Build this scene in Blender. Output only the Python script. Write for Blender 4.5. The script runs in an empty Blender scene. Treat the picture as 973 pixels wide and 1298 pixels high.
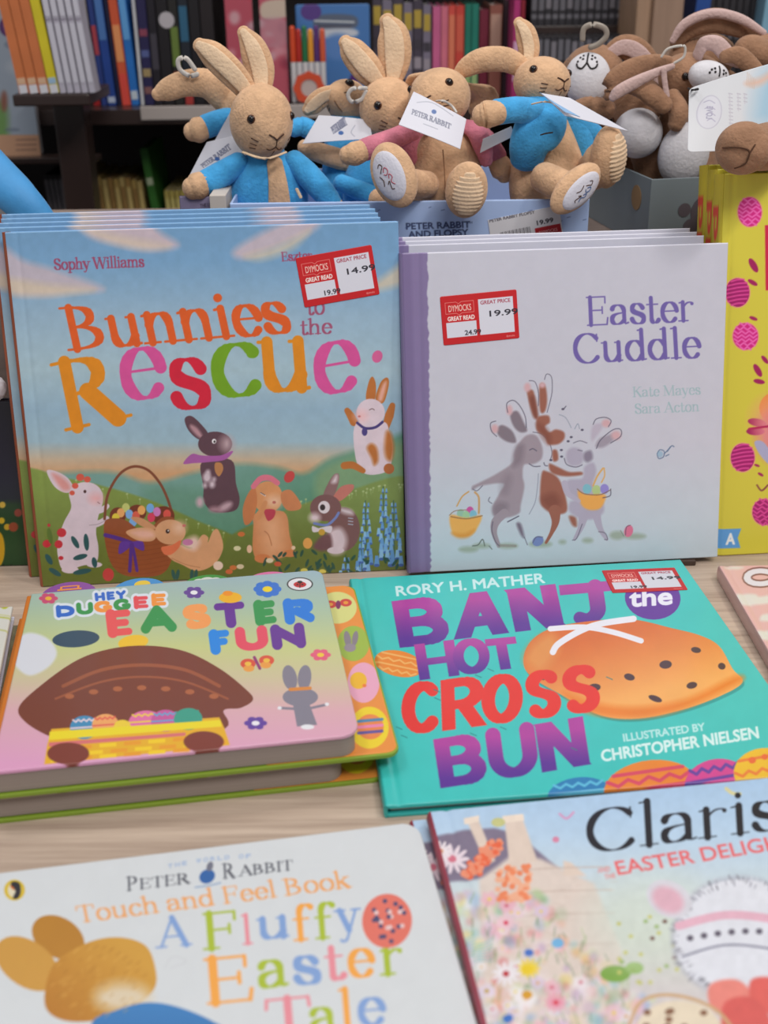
import bpy, bmesh, math, random
import numpy as np
from mathutils import Vector, Matrix

C = bpy.context.scene.collection
SC = bpy.context.scene
TZ = 0.80            # height of the table top
CH = 0.446           # camera height above the table top
FPX, PITCH, ROLL = 1500.0, 0.44272211, -0.01312489
CX, CY = 486.5, 649.0

# ------------------------------------------------------------------ camera
_fw = Vector((0, math.cos(PITCH), -math.sin(PITCH)))
_up = Vector((0, math.sin(PITCH), math.cos(PITCH)))
_rt = Vector((1, 0, 0))
AR = _rt * math.cos(ROLL) + _up * math.sin(ROLL)
AU = -_rt * math.sin(ROLL) + _up * math.cos(ROLL)
AF = _fw
EYE = Vector((0, 0, TZ + CH))
cam_d = bpy.data.cameras.new('camera')
cam = bpy.data.objects.new('camera', cam_d)
C.objects.link(cam)
cam.matrix_world = Matrix.Translation(EYE) @ Matrix((AR, AU, -AF)).transposed().to_4x4()
cam_d.sensor_fit = 'VERTICAL'
cam_d.sensor_height = 36.0
cam_d.lens = FPX / 1298.0 * 36.0
cam_d.clip_start = 0.02
cam_d.dof.use_dof = True
cam_d.dof.focus_distance = 0.88
cam_d.dof.aperture_fstop = 7.0
SC.camera = cam

# ------------------------------------------------------------------ world, lamps, exposure
SC.view_settings.view_transform = 'Standard'
SC.view_settings.look = 'None'
SC.view_settings.gamma = 1.0
SC.view_settings.use_curve_mapping = False
SC.view_settings.exposure = 0.0
w = bpy.data.worlds.new('shop_light')
SC.world = w
w.use_nodes = True
w.node_tree.nodes['Background'].inputs[0].default_value = (0.92, 0.95, 1.0, 1)
w.node_tree.nodes['Background'].inputs[1].default_value = 0.26


def area(name, loc, target, size, power, col=(1, 0.97, 0.93)):
    d = bpy.data.lights.new(name, 'AREA')
    d.shape = 'RECTANGLE'
    d.size, d.size_y = size
    d.energy = power
    d.color = col
    o = bpy.data.objects.new(name, d)
    C.objects.link(o)
    o.location = loc
    o.rotation_euler = (Vector(target) - Vector(loc)).to_track_quat('-Z', 'Y').to_euler()
    return o


area('ceiling_panel_light', (0.5, -0.55, 2.75), (0.0, 0.95, 0.9), (1.2, 0.6), 26)
area('ceiling_spot_light', (1.1, 0.35, 2.7), (0.1, 1.0, 0.95), (0.16, 0.16), 10, (1, 0.95, 0.88))
area('aisle_panel_light', (-0.9, 0.9, 2.75), (-0.2, 1.1, 0.9), (1.2, 0.3), 9)
area('shelf_panel_light', (0.2, 1.35, 2.75), (0.1, 2.0, 0.9), (2.0, 0.3), 9)


# ------------------------------------------------------------------ measuring helpers (pixel of the photo -> point in the shop)
def ray(px, py):
    return (AF + AR * ((px - CX) / FPX) - AU * ((py - CY) / FPX))


def at(px, py, Y):
    d = ray(px, py)
    return EYE + d * (Y / d.y)


def atz(px, py, z):
    d = ray(px, py)
    return EYE + d * ((TZ + z - EYE.z) / d.z)


def depth(p):
    return (Vector(p) - EYE).dot(AF)


def proj(p):
    v = Vector(p) - EYE
    z = v.dot(AF)
    return (CX + FPX * v.dot(AR) / z, CY - FPX * v.dot(AU) / z)


def mpp(p):
    """metres per photo pixel at a point"""
    return depth(p) / FPX


def lin(c):
    return tuple(((v / 255.0) / 12.92 if v / 255.0 <= 0.04045 else ((v / 255.0 + 0.055) / 1.055) ** 2.4) for v in c)


# ------------------------------------------------------------------ materials
MATS = {}


def mat(name, col, rough=0.5, bump=0.0, bscale=400.0, var=0.0, vscale=30.0, sheen=0.0, metal=0.0, coat=0.0, trans=0.0, gain=1.0,
        stretch=None, col2=None, spec=0.5):
    if name in MATS:
        return MATS[name]
    m = bpy.data.materials.new(name)
    m.use_nodes = True
    nt = m.node_tree
    b = nt.nodes['Principled BSDF']
    c = tuple(min(1, v * gain) for v in lin(col))
    b.inputs['Base Color'].default_value = (*c, 1)
    b.inputs['Roughness'].default_value = rough
    b.inputs['Metallic'].default_value = metal
    b.inputs['Specular IOR Level'].default_value = spec
    if sheen:
        b.inputs['Sheen Weight'].default_value = sheen
        b.inputs['Sheen Roughness'].default_value = 0.5
        b.inputs['Sheen Tint'].default_value = (*[0.5 + 0.5 * v for v in c], 1)
    if coat:
        b.inputs['Coat Weight'].default_value = coat
        b.inputs['Coat Roughness'].default_value = 0.12
    if trans:
        b.inputs['Transmission Weight'].default_value = trans
    tc = nt.nodes.new('ShaderNodeTexCoord')
    src = tc.outputs['Object']
    if stretch:
        mp = nt.nodes.new('ShaderNodeMapping')
        mp.inputs['Scale'].default_value = stretch
        nt.links.new(src, mp.inputs['Vector'])
        src = mp.outputs['Vector']
    if var:
        n = nt.nodes.new('ShaderNodeTexNoise')
        n.inputs['Scale'].default_value = vscale
        n.inputs['Detail'].default_value = 4
        nt.links.new(src, n.inputs['Vector'])
        mx = nt.nodes.new('ShaderNodeMix')
        mx.data_type = 'RGBA'
        c2 = tuple(min(1, v * gain) for v in lin(col2)) if col2 else tuple(max(0, v * (1 - var)) for v in c)
        mx.inputs[6].default_value = (*tuple(min(1, v * (1 + (0 if col2 else var))) for v in c), 1)
        mx.inputs[7].default_value = (*c2, 1)
        rp = nt.nodes.new('ShaderNodeMapRange')
        rp.inputs[1].default_value = 0.35
        rp.inputs[2].default_value = 0.65
        nt.links.new(n.outputs['Fac'], rp.inputs[0])
        nt.links.new(rp.outputs[0], mx.inputs[0])
        nt.links.new(mx.outputs[2], b.inputs['Base Color'])
    if bump:
        n2 = nt.nodes.new('ShaderNodeTexNoise')
        n2.inputs['Scale'].default_value = bscale
        n2.inputs['Detail'].default_value = 3
        nt.links.new(src, n2.inputs['Vector'])
        bp = nt.nodes.new('ShaderNodeBump')
        bp.inputs['Strength'].default_value = min(1, bump)
        bp.inputs['Distance'].default_value = 0.002
        nt.links.new(n2.outputs['Fac'], bp.inputs['Height'])
        nt.links.new(bp.outputs['Normal'], b.inputs['Normal'])
    MATS[name] = m
    return m


def print_mat(name, rough, coat):
    if name in MATS:
        return MATS[name]
    m = mat(name, (200, 200, 200), rough, coat=coat)
    nt = m.node_tree
    a = nt.nodes.new('ShaderNodeVertexColor')
    a.layer_name = 'Col'
    nt.links.new(a.outputs['Color'], nt.nodes['Principled BSDF'].inputs['Base Color'])
    return m


# ------------------------------------------------------------------ object helpers
def link(name, me, m=None, parent=None, smooth=False):
    o = bpy.data.objects.new(name, me)
    C.objects.link(o)
    if m is not None:
        for mm in (m if isinstance(m, (list, tuple)) else [m]):
            me.materials.append(mm)
    if parent is not None:
        o.parent = parent
    if smooth:
        me.polygons.foreach_set('use_smooth', np.ones(len(me.polygons), bool))
    return o


def tag(o, label, cat, group=None, kind=None):
    if kind:
        o['kind'] = kind
    if label:
        o['label'] = label
    if cat:
        o['category'] = cat
    if group:
        o['group'] = group
    return o


def empty(name, mw, label, cat, group=None):
    o = bpy.data.objects.new(name, None)
    o.empty_display_size = 0.02
    C.objects.link(o)
    o.matrix_world = mw
    return tag(o, label, cat, group)


def dup(root, mw, label, group=None):
    r = root.copy()
    C.objects.link(r)
    r.matrix_world = mw
    r['label'] = label
    if group:
        r['group'] = group
    for ch in list(root.children):
        c = ch.copy()
        C.objects.link(c)
        c.parent = r
        for g in list(ch.children):
            d = g.copy()
            C.objects.link(d)
            d.parent = c
    return r


def bm_mesh(name, bm):
    me = bpy.data.meshes.new(name)
    bm.to_mesh(me)
    bm.free()
    return me


def box_bm(x0, x1, y0, y1, z0, z1, bev=0.0, bm=None, seg=2):
    bm = bm or bmesh.new()
    n0 = len(bm.verts)
    vs = [bm.verts.new((x, y, z)) for x in (x0, x1) for y in (y0, y1) for z in (z0, z1)]
    fs = []
    for q in ((0, 1, 3, 2), (4, 6, 7, 5), (0, 4, 5, 1), (2, 3, 7, 6), (0, 2, 6, 4), (1, 5, 7, 3)):
        fs.append(bm.faces.new([vs[i] for i in q]))
    bmesh.ops.recalc_face_normals(bm, faces=fs)
    if bev:
        es = list({e for f in fs for e in f.edges})
        bmesh.ops.bevel(bm, geom=es, offset=bev, segments=seg, affect='EDGES', profile=0.5)
    return bm


def box(name, x0, x1, y0, y1, z0, z1, m, parent=None, bev=0.001):
    return link(name, bm_mesh(name, box_bm(x0, x1, y0, y1, z0, z1, bev)), m, parent)


def np_mesh(name, verts, quads):
    me = bpy.data.meshes.new(name)
    verts = np.asarray(verts, np.float32)
    quads = np.asarray(quads, np.int32)
    me.vertices.add(len(verts))
    me.vertices.foreach_set('co', verts.ravel())
    k = quads.shape[1]
    me.loops.add(quads.size)
    me.loops.foreach_set('vertex_index', quads.ravel())
    me.polygons.add(len(quads))
    me.polygons.foreach_set('loop_start', np.arange(0, quads.size, k, dtype=np.int32))
    try:
        me.polygons.foreach_set('loop_total', np.full(len(quads), k, np.int32))
    except Exception:
        pass
    me.update(calc_edges=True)
    me.validate()
    return me


def catmull(P, n=8, closed=False):
    P = np.asarray(P, float)
    out = []
    N = len(P)
    rng = range(N) if closed else range(N - 1)
    for i in rng:
        if closed:
            p0, p1, p2, p3 = P[(i - 1) % N], P[i], P[(i + 1) % N], P[(i + 2) % N]
        else:
            p0, p1, p2, p3 = P[max(i - 1, 0)], P[i], P[i + 1], P[min(i + 2, N - 1)]
        for k in range(n):
            t = k / n
            out.append(0.5 * ((2 * p1) + (-p0 + p2) * t + (2 * p0 - 5 * p1 + 4 * p2 - p3) * t * t + (-p0 + 3 * p1 - 3 * p2 + p3) * t ** 3))
    if not closed:
        out.append(P[-1])
    return np.array(out)


def loft_mesh(name, pts, radii, flat=1.0, side=None, nseg=20, n=5, round_ends=True, wob=0.0, seed=0, cup=0.0):
    """smooth tube through pts; radii in the side direction, flat*radii across it; ends rounded."""
    P = catmull(pts, n)
    R = np.maximum(catmull(np.asarray(radii, float).reshape(-1, 1), n)[:, 0], 1e-5)
    FL = np.interp(np.linspace(0, 1, len(P)), np.linspace(0, 1, len(np.atleast_1d(flat))), np.atleast_1d(flat)) if np.ndim(flat) else np.full(len(P), flat)
    T = np.gradient(P, axis=0)
    T /= np.linalg.norm(T, axis=1)[:, None] + 1e-12
    if round_ends:
        def cap(p, t, r, sgn, fl):
            a = np.linspace(0.15, math.pi / 2, 6)
            pp = [p + sgn * t * r * 0.85 * math.sin(x) for x in a]
            rr = [r * max(math.cos(x), 0.03) for x in a]
            return pp, rr
        p1, r1 = cap(P[-1], T[-1], R[-1], 1, 1)
        p0, r0 = cap(P[0], T[0], R[0], -1, 1)
        P = np.vstack([p0[::-1], P, p1])
        R = np.concatenate([r0[::-1], R, r1])
        T = np.vstack([[T[0]] * 6, T, [T[-1]] * 6])
        FL = np.concatenate([[FL[0]] * 6, FL, [FL[-1]] * 6])
    sv = np.asarray(side if side is not None else (1, 0, 0), float)
    V = []
    rs = np.random.RandomState(seed)
    ph = rs.rand(6) * 6.28
    for i, (p, r, t) in enumerate(zip(P, R, T)):
        s = sv - t * sv.dot(t)
        if np.linalg.norm(s) < 1e-3:
            s = np.cross(t, (0, 0, 1.0))
        s /= np.linalg.norm(s)
        b = np.cross(t, s)
        for k in range(nseg):
            a = 2 * math.pi * k / nseg
            q = r * (1 + wob * math.sin(3 * a + ph[0] + i * 0.35) * math.sin(i * 0.5 + ph[1]))
            off = s * math.cos(a) * q + b * math.sin(a) * q * FL[i]
            if cup and math.sin(a) < 0:
                off = off + b * q * cup * (1 - math.cos(a) ** 2)
            V.append(p + off)
    M = len(P)
    Q = []
    for i in range(M - 1):
        for k in range(nseg):
            k2 = (k + 1) % nseg
            Q.append((i * nseg + k, i * nseg + k2, (i + 1) * nseg + k2, (i + 1) * nseg + k))
    bm = bmesh.new()
    vv = [bm.verts.new(v) for v in V]
    for q in Q:
        bm.faces.new([vv[i] for i in q])
    bm.faces.new(vv[:nseg][::-1])
    bm.faces.new(vv[-nseg:])
    bmesh.ops.recalc_face_normals(bm, faces=bm.faces[:])
    return bm_mesh(name, bm)


def loft(name, pts, radii, m, parent=None, **k):
    return link(name, loft_mesh(name, pts, radii, **k), m, parent, smooth=True)


# ------------------------------------------------------------------ printing: a small painter that colours the fine grid of a cover
_glyph_cache = {}


def sans_edges(s):
    """outline edges of a string in the built-in typeface; height of capitals about 0.7"""
    if s in _glyph_cache:
        return _glyph_cache[s]
    cu = bpy.data.curves.new('lettering', 'FONT')
    cu.body = s
    cu.fill_mode = 'NONE'
    cu.dimensions = '2D'
    cu.resolution_u = 4
    o = bpy.data.objects.new('lettering', cu)
    C.objects.link(o)
    dg = bpy.context.evaluated_depsgraph_get()
    ev = o.evaluated_get(dg)
    me = ev.to_mesh()
    v = np.array([x.co[:2] for x in me.vertices])
    e = np.array([x.vertices[:] for x in me.edges])
    seg = np.stack([v[e[:, 0]], v[e[:, 1]]], 1) if len(e) else np.zeros((0, 2, 2))
    ev.to_mesh_clear()
    bpy.data.objects.remove(o)
    bpy.data.curves.remove(cu)
    _glyph_cache[s] = seg
    return seg


def _L(*a):
    return [np.array([(a[i], a[i + 1]) for i in range(0, len(a), 2)], float)]


def _A(cx, cy, rx, ry, a0, a1, n=22):
    t = np.radians(np.linspace(a0, a1, n))
    return [np.stack([cx + rx * np.cos(t), cy + ry * np.sin(t)], 1)]


def _B(*p, n=14):
    p = np.array(p, float).reshape(-1, 2)
    t = np.linspace(0, 1, n)[:, None]
    return [(1 - t) ** 3 * p[0] + 3 * (1 - t) ** 2 * t * p[1] + 3 * (1 - t) * t * t * p[2] + t ** 3 * p[3]]


def _S(x, y, h=0.075):
    return ('s', x, y, h)


XH = 0.46
# every glyph: advance, strokes. ('v' auto pen, 'T' thick, 't' thin, 's' serif, 'd' dot)
GLY = {
    'a': (.46, [('v', _B(.07, .37, .10, .50, .34, .50, .34, .30)), ('v', _L(.34, .3, .34, .06)), ('t', _L(.34, .06, .37, .01, .43, .03)),
                ('v', _B(.34, .27, .2, .27, .06, .24, .06, .12)), ('v', _B(.06, .12, .06, -.02, .24, -.04, .34, .10)), ('d', .09, .36, .8)]),
    'b': (.5, [('v', _L(.1, .72, .1, .02)), ('t', _L(.02, .71, .1, .72)), ('v', _A(.27, .23, .17, .235, 150, -150))]),
    'c': (.42, [('v', _A(.23, .23, .17, .24, 40, 318)), ('d', .345, .37, .85)]),
    'd': (.5, [('v', _A(.22, .23, .17, .235, 30, 330)), ('v', _L(.38, .72, .38, .03)), ('t', _L(.30, .71, .38, .72)), ('t', _L(.38, .01, .46, .02))]),
    'e': (.44, [('t', _L(.06, .26, .385, .26)), ('v', _A(.23, .23, .165, .24, 8, 318))]),
    'f': (.3, [('v', _L(.13, .01, .13, .55)), ('v', _B(.13, .55, .13, .74, .26, .76, .33, .67)), ('t', _L(.03, .44, .28, .44)), ('d', .33, .66, .8), _S(.13, .01)]),
    'h': (.52, [('v', _L(.1, .72, .1, .01)), ('t', _L(.02, .71, .1, .72)), ('v', _B(.1, .30, .14, .5, .39, .54, .39, .28)), ('v', _L(.39, .28, .39, .01)), _S(.1, .01), _S(.39, .01)]),
    'i': (.24, [('v', _L(.12, .46, .12, .01)), ('t', _L(.03, .445, .12, .46)), ('d', .115, .63, 1.25), _S(.12, .01)]),
    'k': (.48, [('v', _L(.1, .72, .1, .01)), ('t', _L(.02, .71, .1, .72)), ('t', _L(.1, .18, .36, .45)), ('T', _L(.2, .28, .39, .01)), _S(.1, .01), _S(.40, .01, .06), _S(.36, .45, .06)]),
    'l': (.24, [('v', _L(.12, .72, .12, .01)), ('t', _L(.03, .71, .12, .72)), _S(.12, .01)]),
    'm': (.78, [('v', _L(.1, .46, .1, .01)), ('t', _L(.02, .445, .1, .46)), ('v', _B(.1, .30, .14, .5, .37, .54, .37, .28)), ('v', _L(.37, .28, .37, .01)),
                ('v', _B(.37, .30, .41, .5, .65, .54, .65, .28)), ('v', _L(.65, .28, .65, .01)), _S(.1, .01), _S(.37, .01), _S(.65, .01)]),
    'n': (.52, [('v', _L(.1, .46, .1, .01)), ('t', _L(.02, .445, .1, .46)), ('v', _B(.1, .30, .14, .5, .39, .54, .39, .28)), ('v', _L(.39, .28, .39, .01)), _S(.1, .01), _S(.39, .01)]),
    'o': (.48, [('v', _A(.24, .23, .18, .24, 0, 360, 34))]),
    'p': (.5, [('v', _L(.1, .46, .1, -.21)), ('t', _L(.02, .445, .1, .46)), ('v', _A(.27, .23, .17, .235, 150, -150)), _S(.1, -.21)]),
    'r': (.36, [('v', _L(.1, .46, .1, .01)), ('t', _L(.02, .445, .1, .46)), ('t', _B(.1, .28, .14, .44, .24, .48, .32, .43)), ('d', .31, .415, .9), _S(.1, .01)]),
    's': (.38, [('v', _B(.31, .37, .24, .53, .07, .48, .07, .36)), ('T', _B(.07, .36, .07, .22, .33, .26, .33, .11)), ('v', _B(.33, .11, .33, -.04, .1, -.05, .06, .11)), ('t', _L(.06, .13, .06, .05)), ('t', _L(.31, .34, .31, .43))]),
    't': (.32, [('v', _L(.13, .6, .13, .1)), ('v', _B(.13, .1, .13, -.03, .24, -.03, .29, .06)), ('t', _L(.03, .44, .28, .44))]),
    'u': (.52, [('v', _L(.1, .45, .1, .17)), ('v', _B(.1, .17, .1, -.04, .31, -.05, .39, .14)), ('v', _L(.39, .45, .39, .02)), ('t', _L(.02, .45, .1, .45)), ('t', _L(.31, .45, .39, .45)), ('t', _L(.39, .01, .46, .02))]),
    'w': (.7, [('T', _L(.06, .45, .2, .01)), ('t', _L(.2, .01, .35, .45)), ('T', _L(.35, .45, .49, .01)), ('t', _L(.49, .01, .64, .45)), _S(.06, .45), _S(.64, .45, .06)]),
    'y': (.46, [('T', _L(.06, .45, .23, .03)), ('t', _L(.4, .45, .2, -.1)), ('t', _B(.2, -.1, .16, -.22, .08, -.22, .05, -.17)), _S(.06, .45), _S(.4, .45, .06)]),
    'z': (.42, [('t', _L(.06, .44, .36, .44)), ('T', _L(.36, .44, .06, .01)), ('t', _L(.06, .01, .37, .01, .37, .1))]),
    'A': (.68, [('t', _L(.08, .01, .34, .69)), ('T', _L(.34, .69, .6, .01)), ('t', _L(.18, .24, .5, .24)), _S(.08, .01), _S(.6, .01)]),
    'B': (.6, [('v', _L(.13, .68, .13, .01)), ('v', _B(.13, .67, .5, .7, .5, .36, .15, .36)), ('v', _B(.15, .36, .6, .38, .6, -.01, .13, .02)), _S(.1, .68, .06), _S(.1, .01, .06)]),
    'C': (.64, [('v', _A(.35, .34, .27, .345, 42, 320, 30)), ('t', _L(.56, .5, .56, .66))]),
    'E': (.56, [('v', _L(.13, .68, .13, .01)), ('t', _L(.05, .68, .47, .68)), ('t', _L(.13, .36, .4, .36)), ('t', _L(.05, .01, .5, .01)), ('t', _L(.47, .68, .47, .53)), ('t', _L(.4, .44, .4, .28)), ('t', _L(.5, .01, .52, .17))]),
    'F': (.54, [('v', _L(.13, .68, .13, .01)), ('t', _L(.05, .68, .48, .68)), ('t', _L(.13, .36, .4, .36)), ('t', _L(.48, .68, .48, .53)), ('t', _L(.4, .44, .4, .28)), _S(.13, .01)]),
    'I': (.28, [('v', _L(.14, .68, .14, .01)), _S(.14, .68), _S(.14, .01)]),
    'K': (.64, [('v', _L(.13, .68, .13, .01)), ('t', _L(.13, .28, .52, .68)), ('T', _L(.27, .42, .56, .01)), _S(.13, .68), _S(.13, .01), _S(.52, .68), _S(.57, .01)]),
    'M': (.84, [('t', _L(.12, .01, .14, .68)), ('T', _L(.14, .68, .41, .05)), ('t', _L(.41, .05, .69, .68)), ('v', _L(.69, .68, .71, .01)), _S(.12, .01), _S(.71, .01), _S(.11, .68, .05), _S(.72, .68, .05)]),
    'P': (.54, [('v', _L(.13, .68, .13, .01)), ('v', _B(.13, .67, .56, .72, .56, .28, .13, .31)), _S(.1, .68, .06), _S(.13, .01)]),
    'R': (.62, [('v', _L(.13, .68, .13, .01)), ('v', _B(.13, .67, .54, .72, .54, .32, .13, .34)), ('T', _L(.3, .34, .54, .01)), _S(.1, .68, .06), _S(.13, .01), _S(.57, .01, .06)]),
    'S': (.5, [('v', _B(.41, .56, .33, .76, .08, .70, .08, .53)), ('T', _B(.08, .53, .08, .33, .43, .38, .43, .17)), ('v', _B(.43, .17, .43, -.06, .13, -.05, .07, .17)), ('t', _L(.07, .2, .07, .06)), ('t', _L(.41, .5, .41, .65))]),
    'T': (.58, [('v', _L(.29, .68, .29, .01)), ('t', _L(.04, .68, .54, .68)), ('t', _L(.04, .68, .03, .53)), ('t', _L(.54, .68, .55, .53)), _S(.29, .01)]),
    'W': (.92, [('T', _L(.06, .68, .26, .01)), ('t', _L(.26, .01, .46, .66)), ('T', _L(.46, .66, .66, .01)), ('t', _L(.66, .01, .86, .68)), _S(.06, .68), _S(.86, .68), _S(.46, .68, .05)]),
    ' ': (.22, []),
    ':': (.24, [('d', .12, .05, 1.2), ('d', .12, .38, 1.2)]),
    '™': (.1, []),
}


def serif_strokes(s, thick, thin, track=0.0, serif=1.0):
    """list of (points Nx2, widths N), and the total advance"""
    out = []
    x = 0.0
    for ch in s:
        adv, st = GLY.get(ch, GLY[' '])
        for q in st:
            k = q[0]
            if k == 'd':
                out.append((np.array([(x + q[1], q[2]), (x + q[1] + .001, q[2])]), np.full(2, max(thick, .06) * q[3])))
            elif k == 's':
                if serif > 0:
                    h = q[3] * serif + thick * 0.35
                    out.append((np.array([(x + q[1] - h, q[2]), (x + q[1] + h, q[2])]), np.full(2, thin)))
            else:
                p = q[1][0] + np.array([x, 0])
                if k == 'T':
                    w = np.full(len(p), thick)
                elif k == 't':
                    w = np.full(len(p), thin)
                else:
                    d = np.gradient(p, axis=0)
                    d /= np.linalg.norm(d, axis=1)[:, None] + 1e-9
                    w = thin + (thick - thin) * np.abs(d[:, 1]) ** 1.5
                out.append((p, w))
        x += adv + track
    return out, x - track


def solve_h(src, dst):
    A, b = [], []
    for (x, y), (u, v) in zip(src, dst):
        A.append([x, y, 1, 0, 0, 0, -u * x, -u * y]); b.append(u)
        A.append([0, 0, 0, x, y, 1, -v * x, -v * y]); b.append(v)
    return np.append(np.linalg.solve(np.array(A, float), np.array(b, float)), 1).reshape(3, 3)


def vnoise(X, Y, seed, oct=4):
    out = np.zeros_like(X)
    amp, tot = 1.0, 0.0
    rs = np.random.RandomState(seed)
    for o in range(oct):
        G = rs.rand(64, 64)
        xi, yi = np.floor(X).astype(int), np.floor(Y).astype(int)
        fx, fy = X - xi, Y - yi
        fx, fy = fx * fx * (3 - 2 * fx), fy * fy * (3 - 2 * fy)
        g = lambda a, b: G[a % 64, b % 64]
        out += amp * ((g(yi, xi) * (1 - fx) + g(yi, xi + 1) * fx) * (1 - fy) + (g(yi + 1, xi) * (1 - fx) + g(yi + 1, xi + 1) * fx) * fy)
        tot += amp
        amp *= 0.5
        X, Y = X * 2.03 + 7.1, Y * 2.03 + 3.3
    return out / tot


class Canvas:
    """colours of a printed sheet. quad: where the sheet's corners TL, TR, BR, BL were measured in the photograph,
    so that its artwork can be drawn with measured coordinates"""

    def __init__(self, quad, W, H, n, base=(255, 255, 255)):
        self.W, self.H = W, H
        self.nx = n
        self.ny = max(4, int(round(n * H / W)))
        q = [tuple(p) for p in quad]
        self.Hm = solve_h([(0, 0), (1, 0), (1, 1), (0, 1)], q)
        u, v = np.meshgrid(np.linspace(0, 1, self.nx), np.linspace(0, 1, self.ny))
        d = self.Hm[2, 0] * u + self.Hm[2, 1] * v + 1
        self.X = (self.Hm[0, 0] * u + self.Hm[0, 1] * v + self.Hm[0, 2]) / d
        self.Y = (self.Hm[1, 0] * u + self.Hm[1, 1] * v + self.Hm[1, 2]) / d
        self.u, self.v = u, v
        self.px = np.hypot(self.X[0, -1] - self.X[0, 0], self.Y[0, -1] - self.Y[0, 0]) / self.nx
        self.A = np.empty((self.ny, self.nx, 3))
        self.A[:] = base
        self.off, self.sc = (0, 0), 1.0

    def frame(self, x=0, y=0, s=1.0):
        """read the following coordinates off an enlarged crop: photo = (x,y) + p/s"""
        self.off, self.sc = (x, y), s
        return self

    def _p(self, pts):
        return np.asarray(pts, float).reshape(-1, 2) / self.sc + np.array(self.off)

    def _win(self, lo, hi, m):
        msk = (self.X > lo[0] - m) & (self.X < hi[0] + m) & (self.Y > lo[1] - m) & (self.Y < hi[1] + m)
        r = np.flatnonzero(msk.any(1))
        c = np.flatnonzero(msk.any(0))
        if not len(r) or not len(c):
            return None
        return slice(r[0], r[-1] + 1), slice(c[0], c[-1] + 1)

    def _blend(self, sl, cov, col, a, X, Y, col2=None, grad=None):
        cov = np.clip(cov, 0, 1)[..., None] * a
        c = np.asarray(col, float)
        if col2 is not None:
            (x0, y0), (x1, y1) = self._p(grad)
            t = np.clip(((X - x0) * (x1 - x0) + (Y - y0) * (y1 - y0)) / ((x1 - x0) ** 2 + (y1 - y0) ** 2 + 1e-9), 0, 1)[..., None]
            c = c * (1 - t) + np.asarray(col2, float) * t
        self.A[sl] = self.A[sl] * (1 - cov) + c * cov

    @staticmethod
    def _segdist(X, Y, seg, w=None):
        best = np.full(X.shape, 1e9)
        for i in range(len(seg)):
            (ax, ay), (bx, by) = seg[i]
            dx, dy = bx - ax, by - ay
            t = np.clip(((X - ax) * dx + (Y - ay) * dy) / (dx * dx + dy * dy + 1e-12), 0, 1)
            d = np.hypot(X - ax - t * dx, Y - ay - t * dy)
            if w is not None:
                d = d - (w[i][0] * (1 - t) + w[i][1] * t) / 2
            np.minimum(best, d, out=best)
        return best

    @staticmethod
    def _inside(X, Y, seg):
        ins = np.zeros(X.shape, bool)
        for (ax, ay), (bx, by) in seg:
            if ay == by:
                continue
            c = (ay > Y) != (by > Y)
            ins ^= c & (X < (bx - ax) * (Y - ay) / (by - ay) + ax)
        return ins

    def _fillseg(self, seg, col, soft, a, grow=0.0, col2=None, grad=None):
        lo, hi = seg.reshape(-1, 2).min(0), seg.reshape(-1, 2).max(0)
        soft = max(soft, self.px * 1.1)
        sl = self._win(lo, hi, soft + grow + 2)
        if sl is None:
            return
        X, Y = self.X[sl], self.Y[sl]
        d = self._segdist(X, Y, seg)
        d = np.where(self._inside(X, Y, seg), -d, d) - grow
        self._blend(sl, 0.5 - d / soft, col, a, X, Y, col2, grad)

    def poly(self, pts, col, soft=0.0, a=1.0, smooth=True, col2=None, grad=None, raw=False, grow=0.0):
        p = np.asarray(pts, float).reshape(-1, 2) if raw else self._p(pts)
        if smooth:
            p = catmull(p, 6, True)
        self._fillseg(np.stack([p, np.roll(p, -1, 0)], 1), col, soft, a, grow, col2, grad)

    def ell(self, cx, cy, rx, ry, col, rot=0.0, soft=0.0, a=1.0, col2=None, grad=None):
        t = np.linspace(0, 2 * math.pi, 30, endpoint=False)
        r = math.radians(rot)
        x, y = rx * np.cos(t), ry * np.sin(t)
        self.poly(np.stack([cx + x * math.cos(r) - y * math.sin(r), cy + x * math.sin(r) + y * math.cos(r)], 1), col, soft, a, False, col2, grad)

    def line(self, pts, w, col, a=1.0, soft=0.0, smooth=True):
        p = self._p(pts)
        ws = np.atleast_1d(np.asarray(w, float)) / self.sc
        if smooth and len(p) > 2:
            p = catmull(p, 6)
        ws = np.interp(np.linspace(0, 1, len(p)), np.linspace(0, 1, len(ws)), ws) if len(ws) > 1 else np.full(len(p), ws[0])
        seg = np.stack([p[:-1], p[1:]], 1)
        soft = max(soft, self.px * 1.1)
        sl = self._win(p.min(0), p.max(0), ws.max() + soft + 2)
        if sl is None:
            return
        X, Y = self.X[sl], self.Y[sl]
        d = self._segdist(X, Y, seg, np.stack([ws[:-1], ws[1:]], 1))
        self._blend(sl, 0.5 - d / soft, col, a, X, Y)

    def grad_v(self, stops, x0=None):
        """bands of colour by measured height (photo y)"""
        ys = [s[0] / self.sc + self.off[1] for s in stops]
        for k in range(3):
            self.A[..., k] = np.interp(self.Y, ys, [s[1][k] for s in stops])

    def mottle(self, amt, scale, seed=0):
        n = vnoise(self.X / scale, self.Y / scale, seed) - 0.5
        self.A *= (1 + amt * 2 * n)[..., None]

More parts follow.
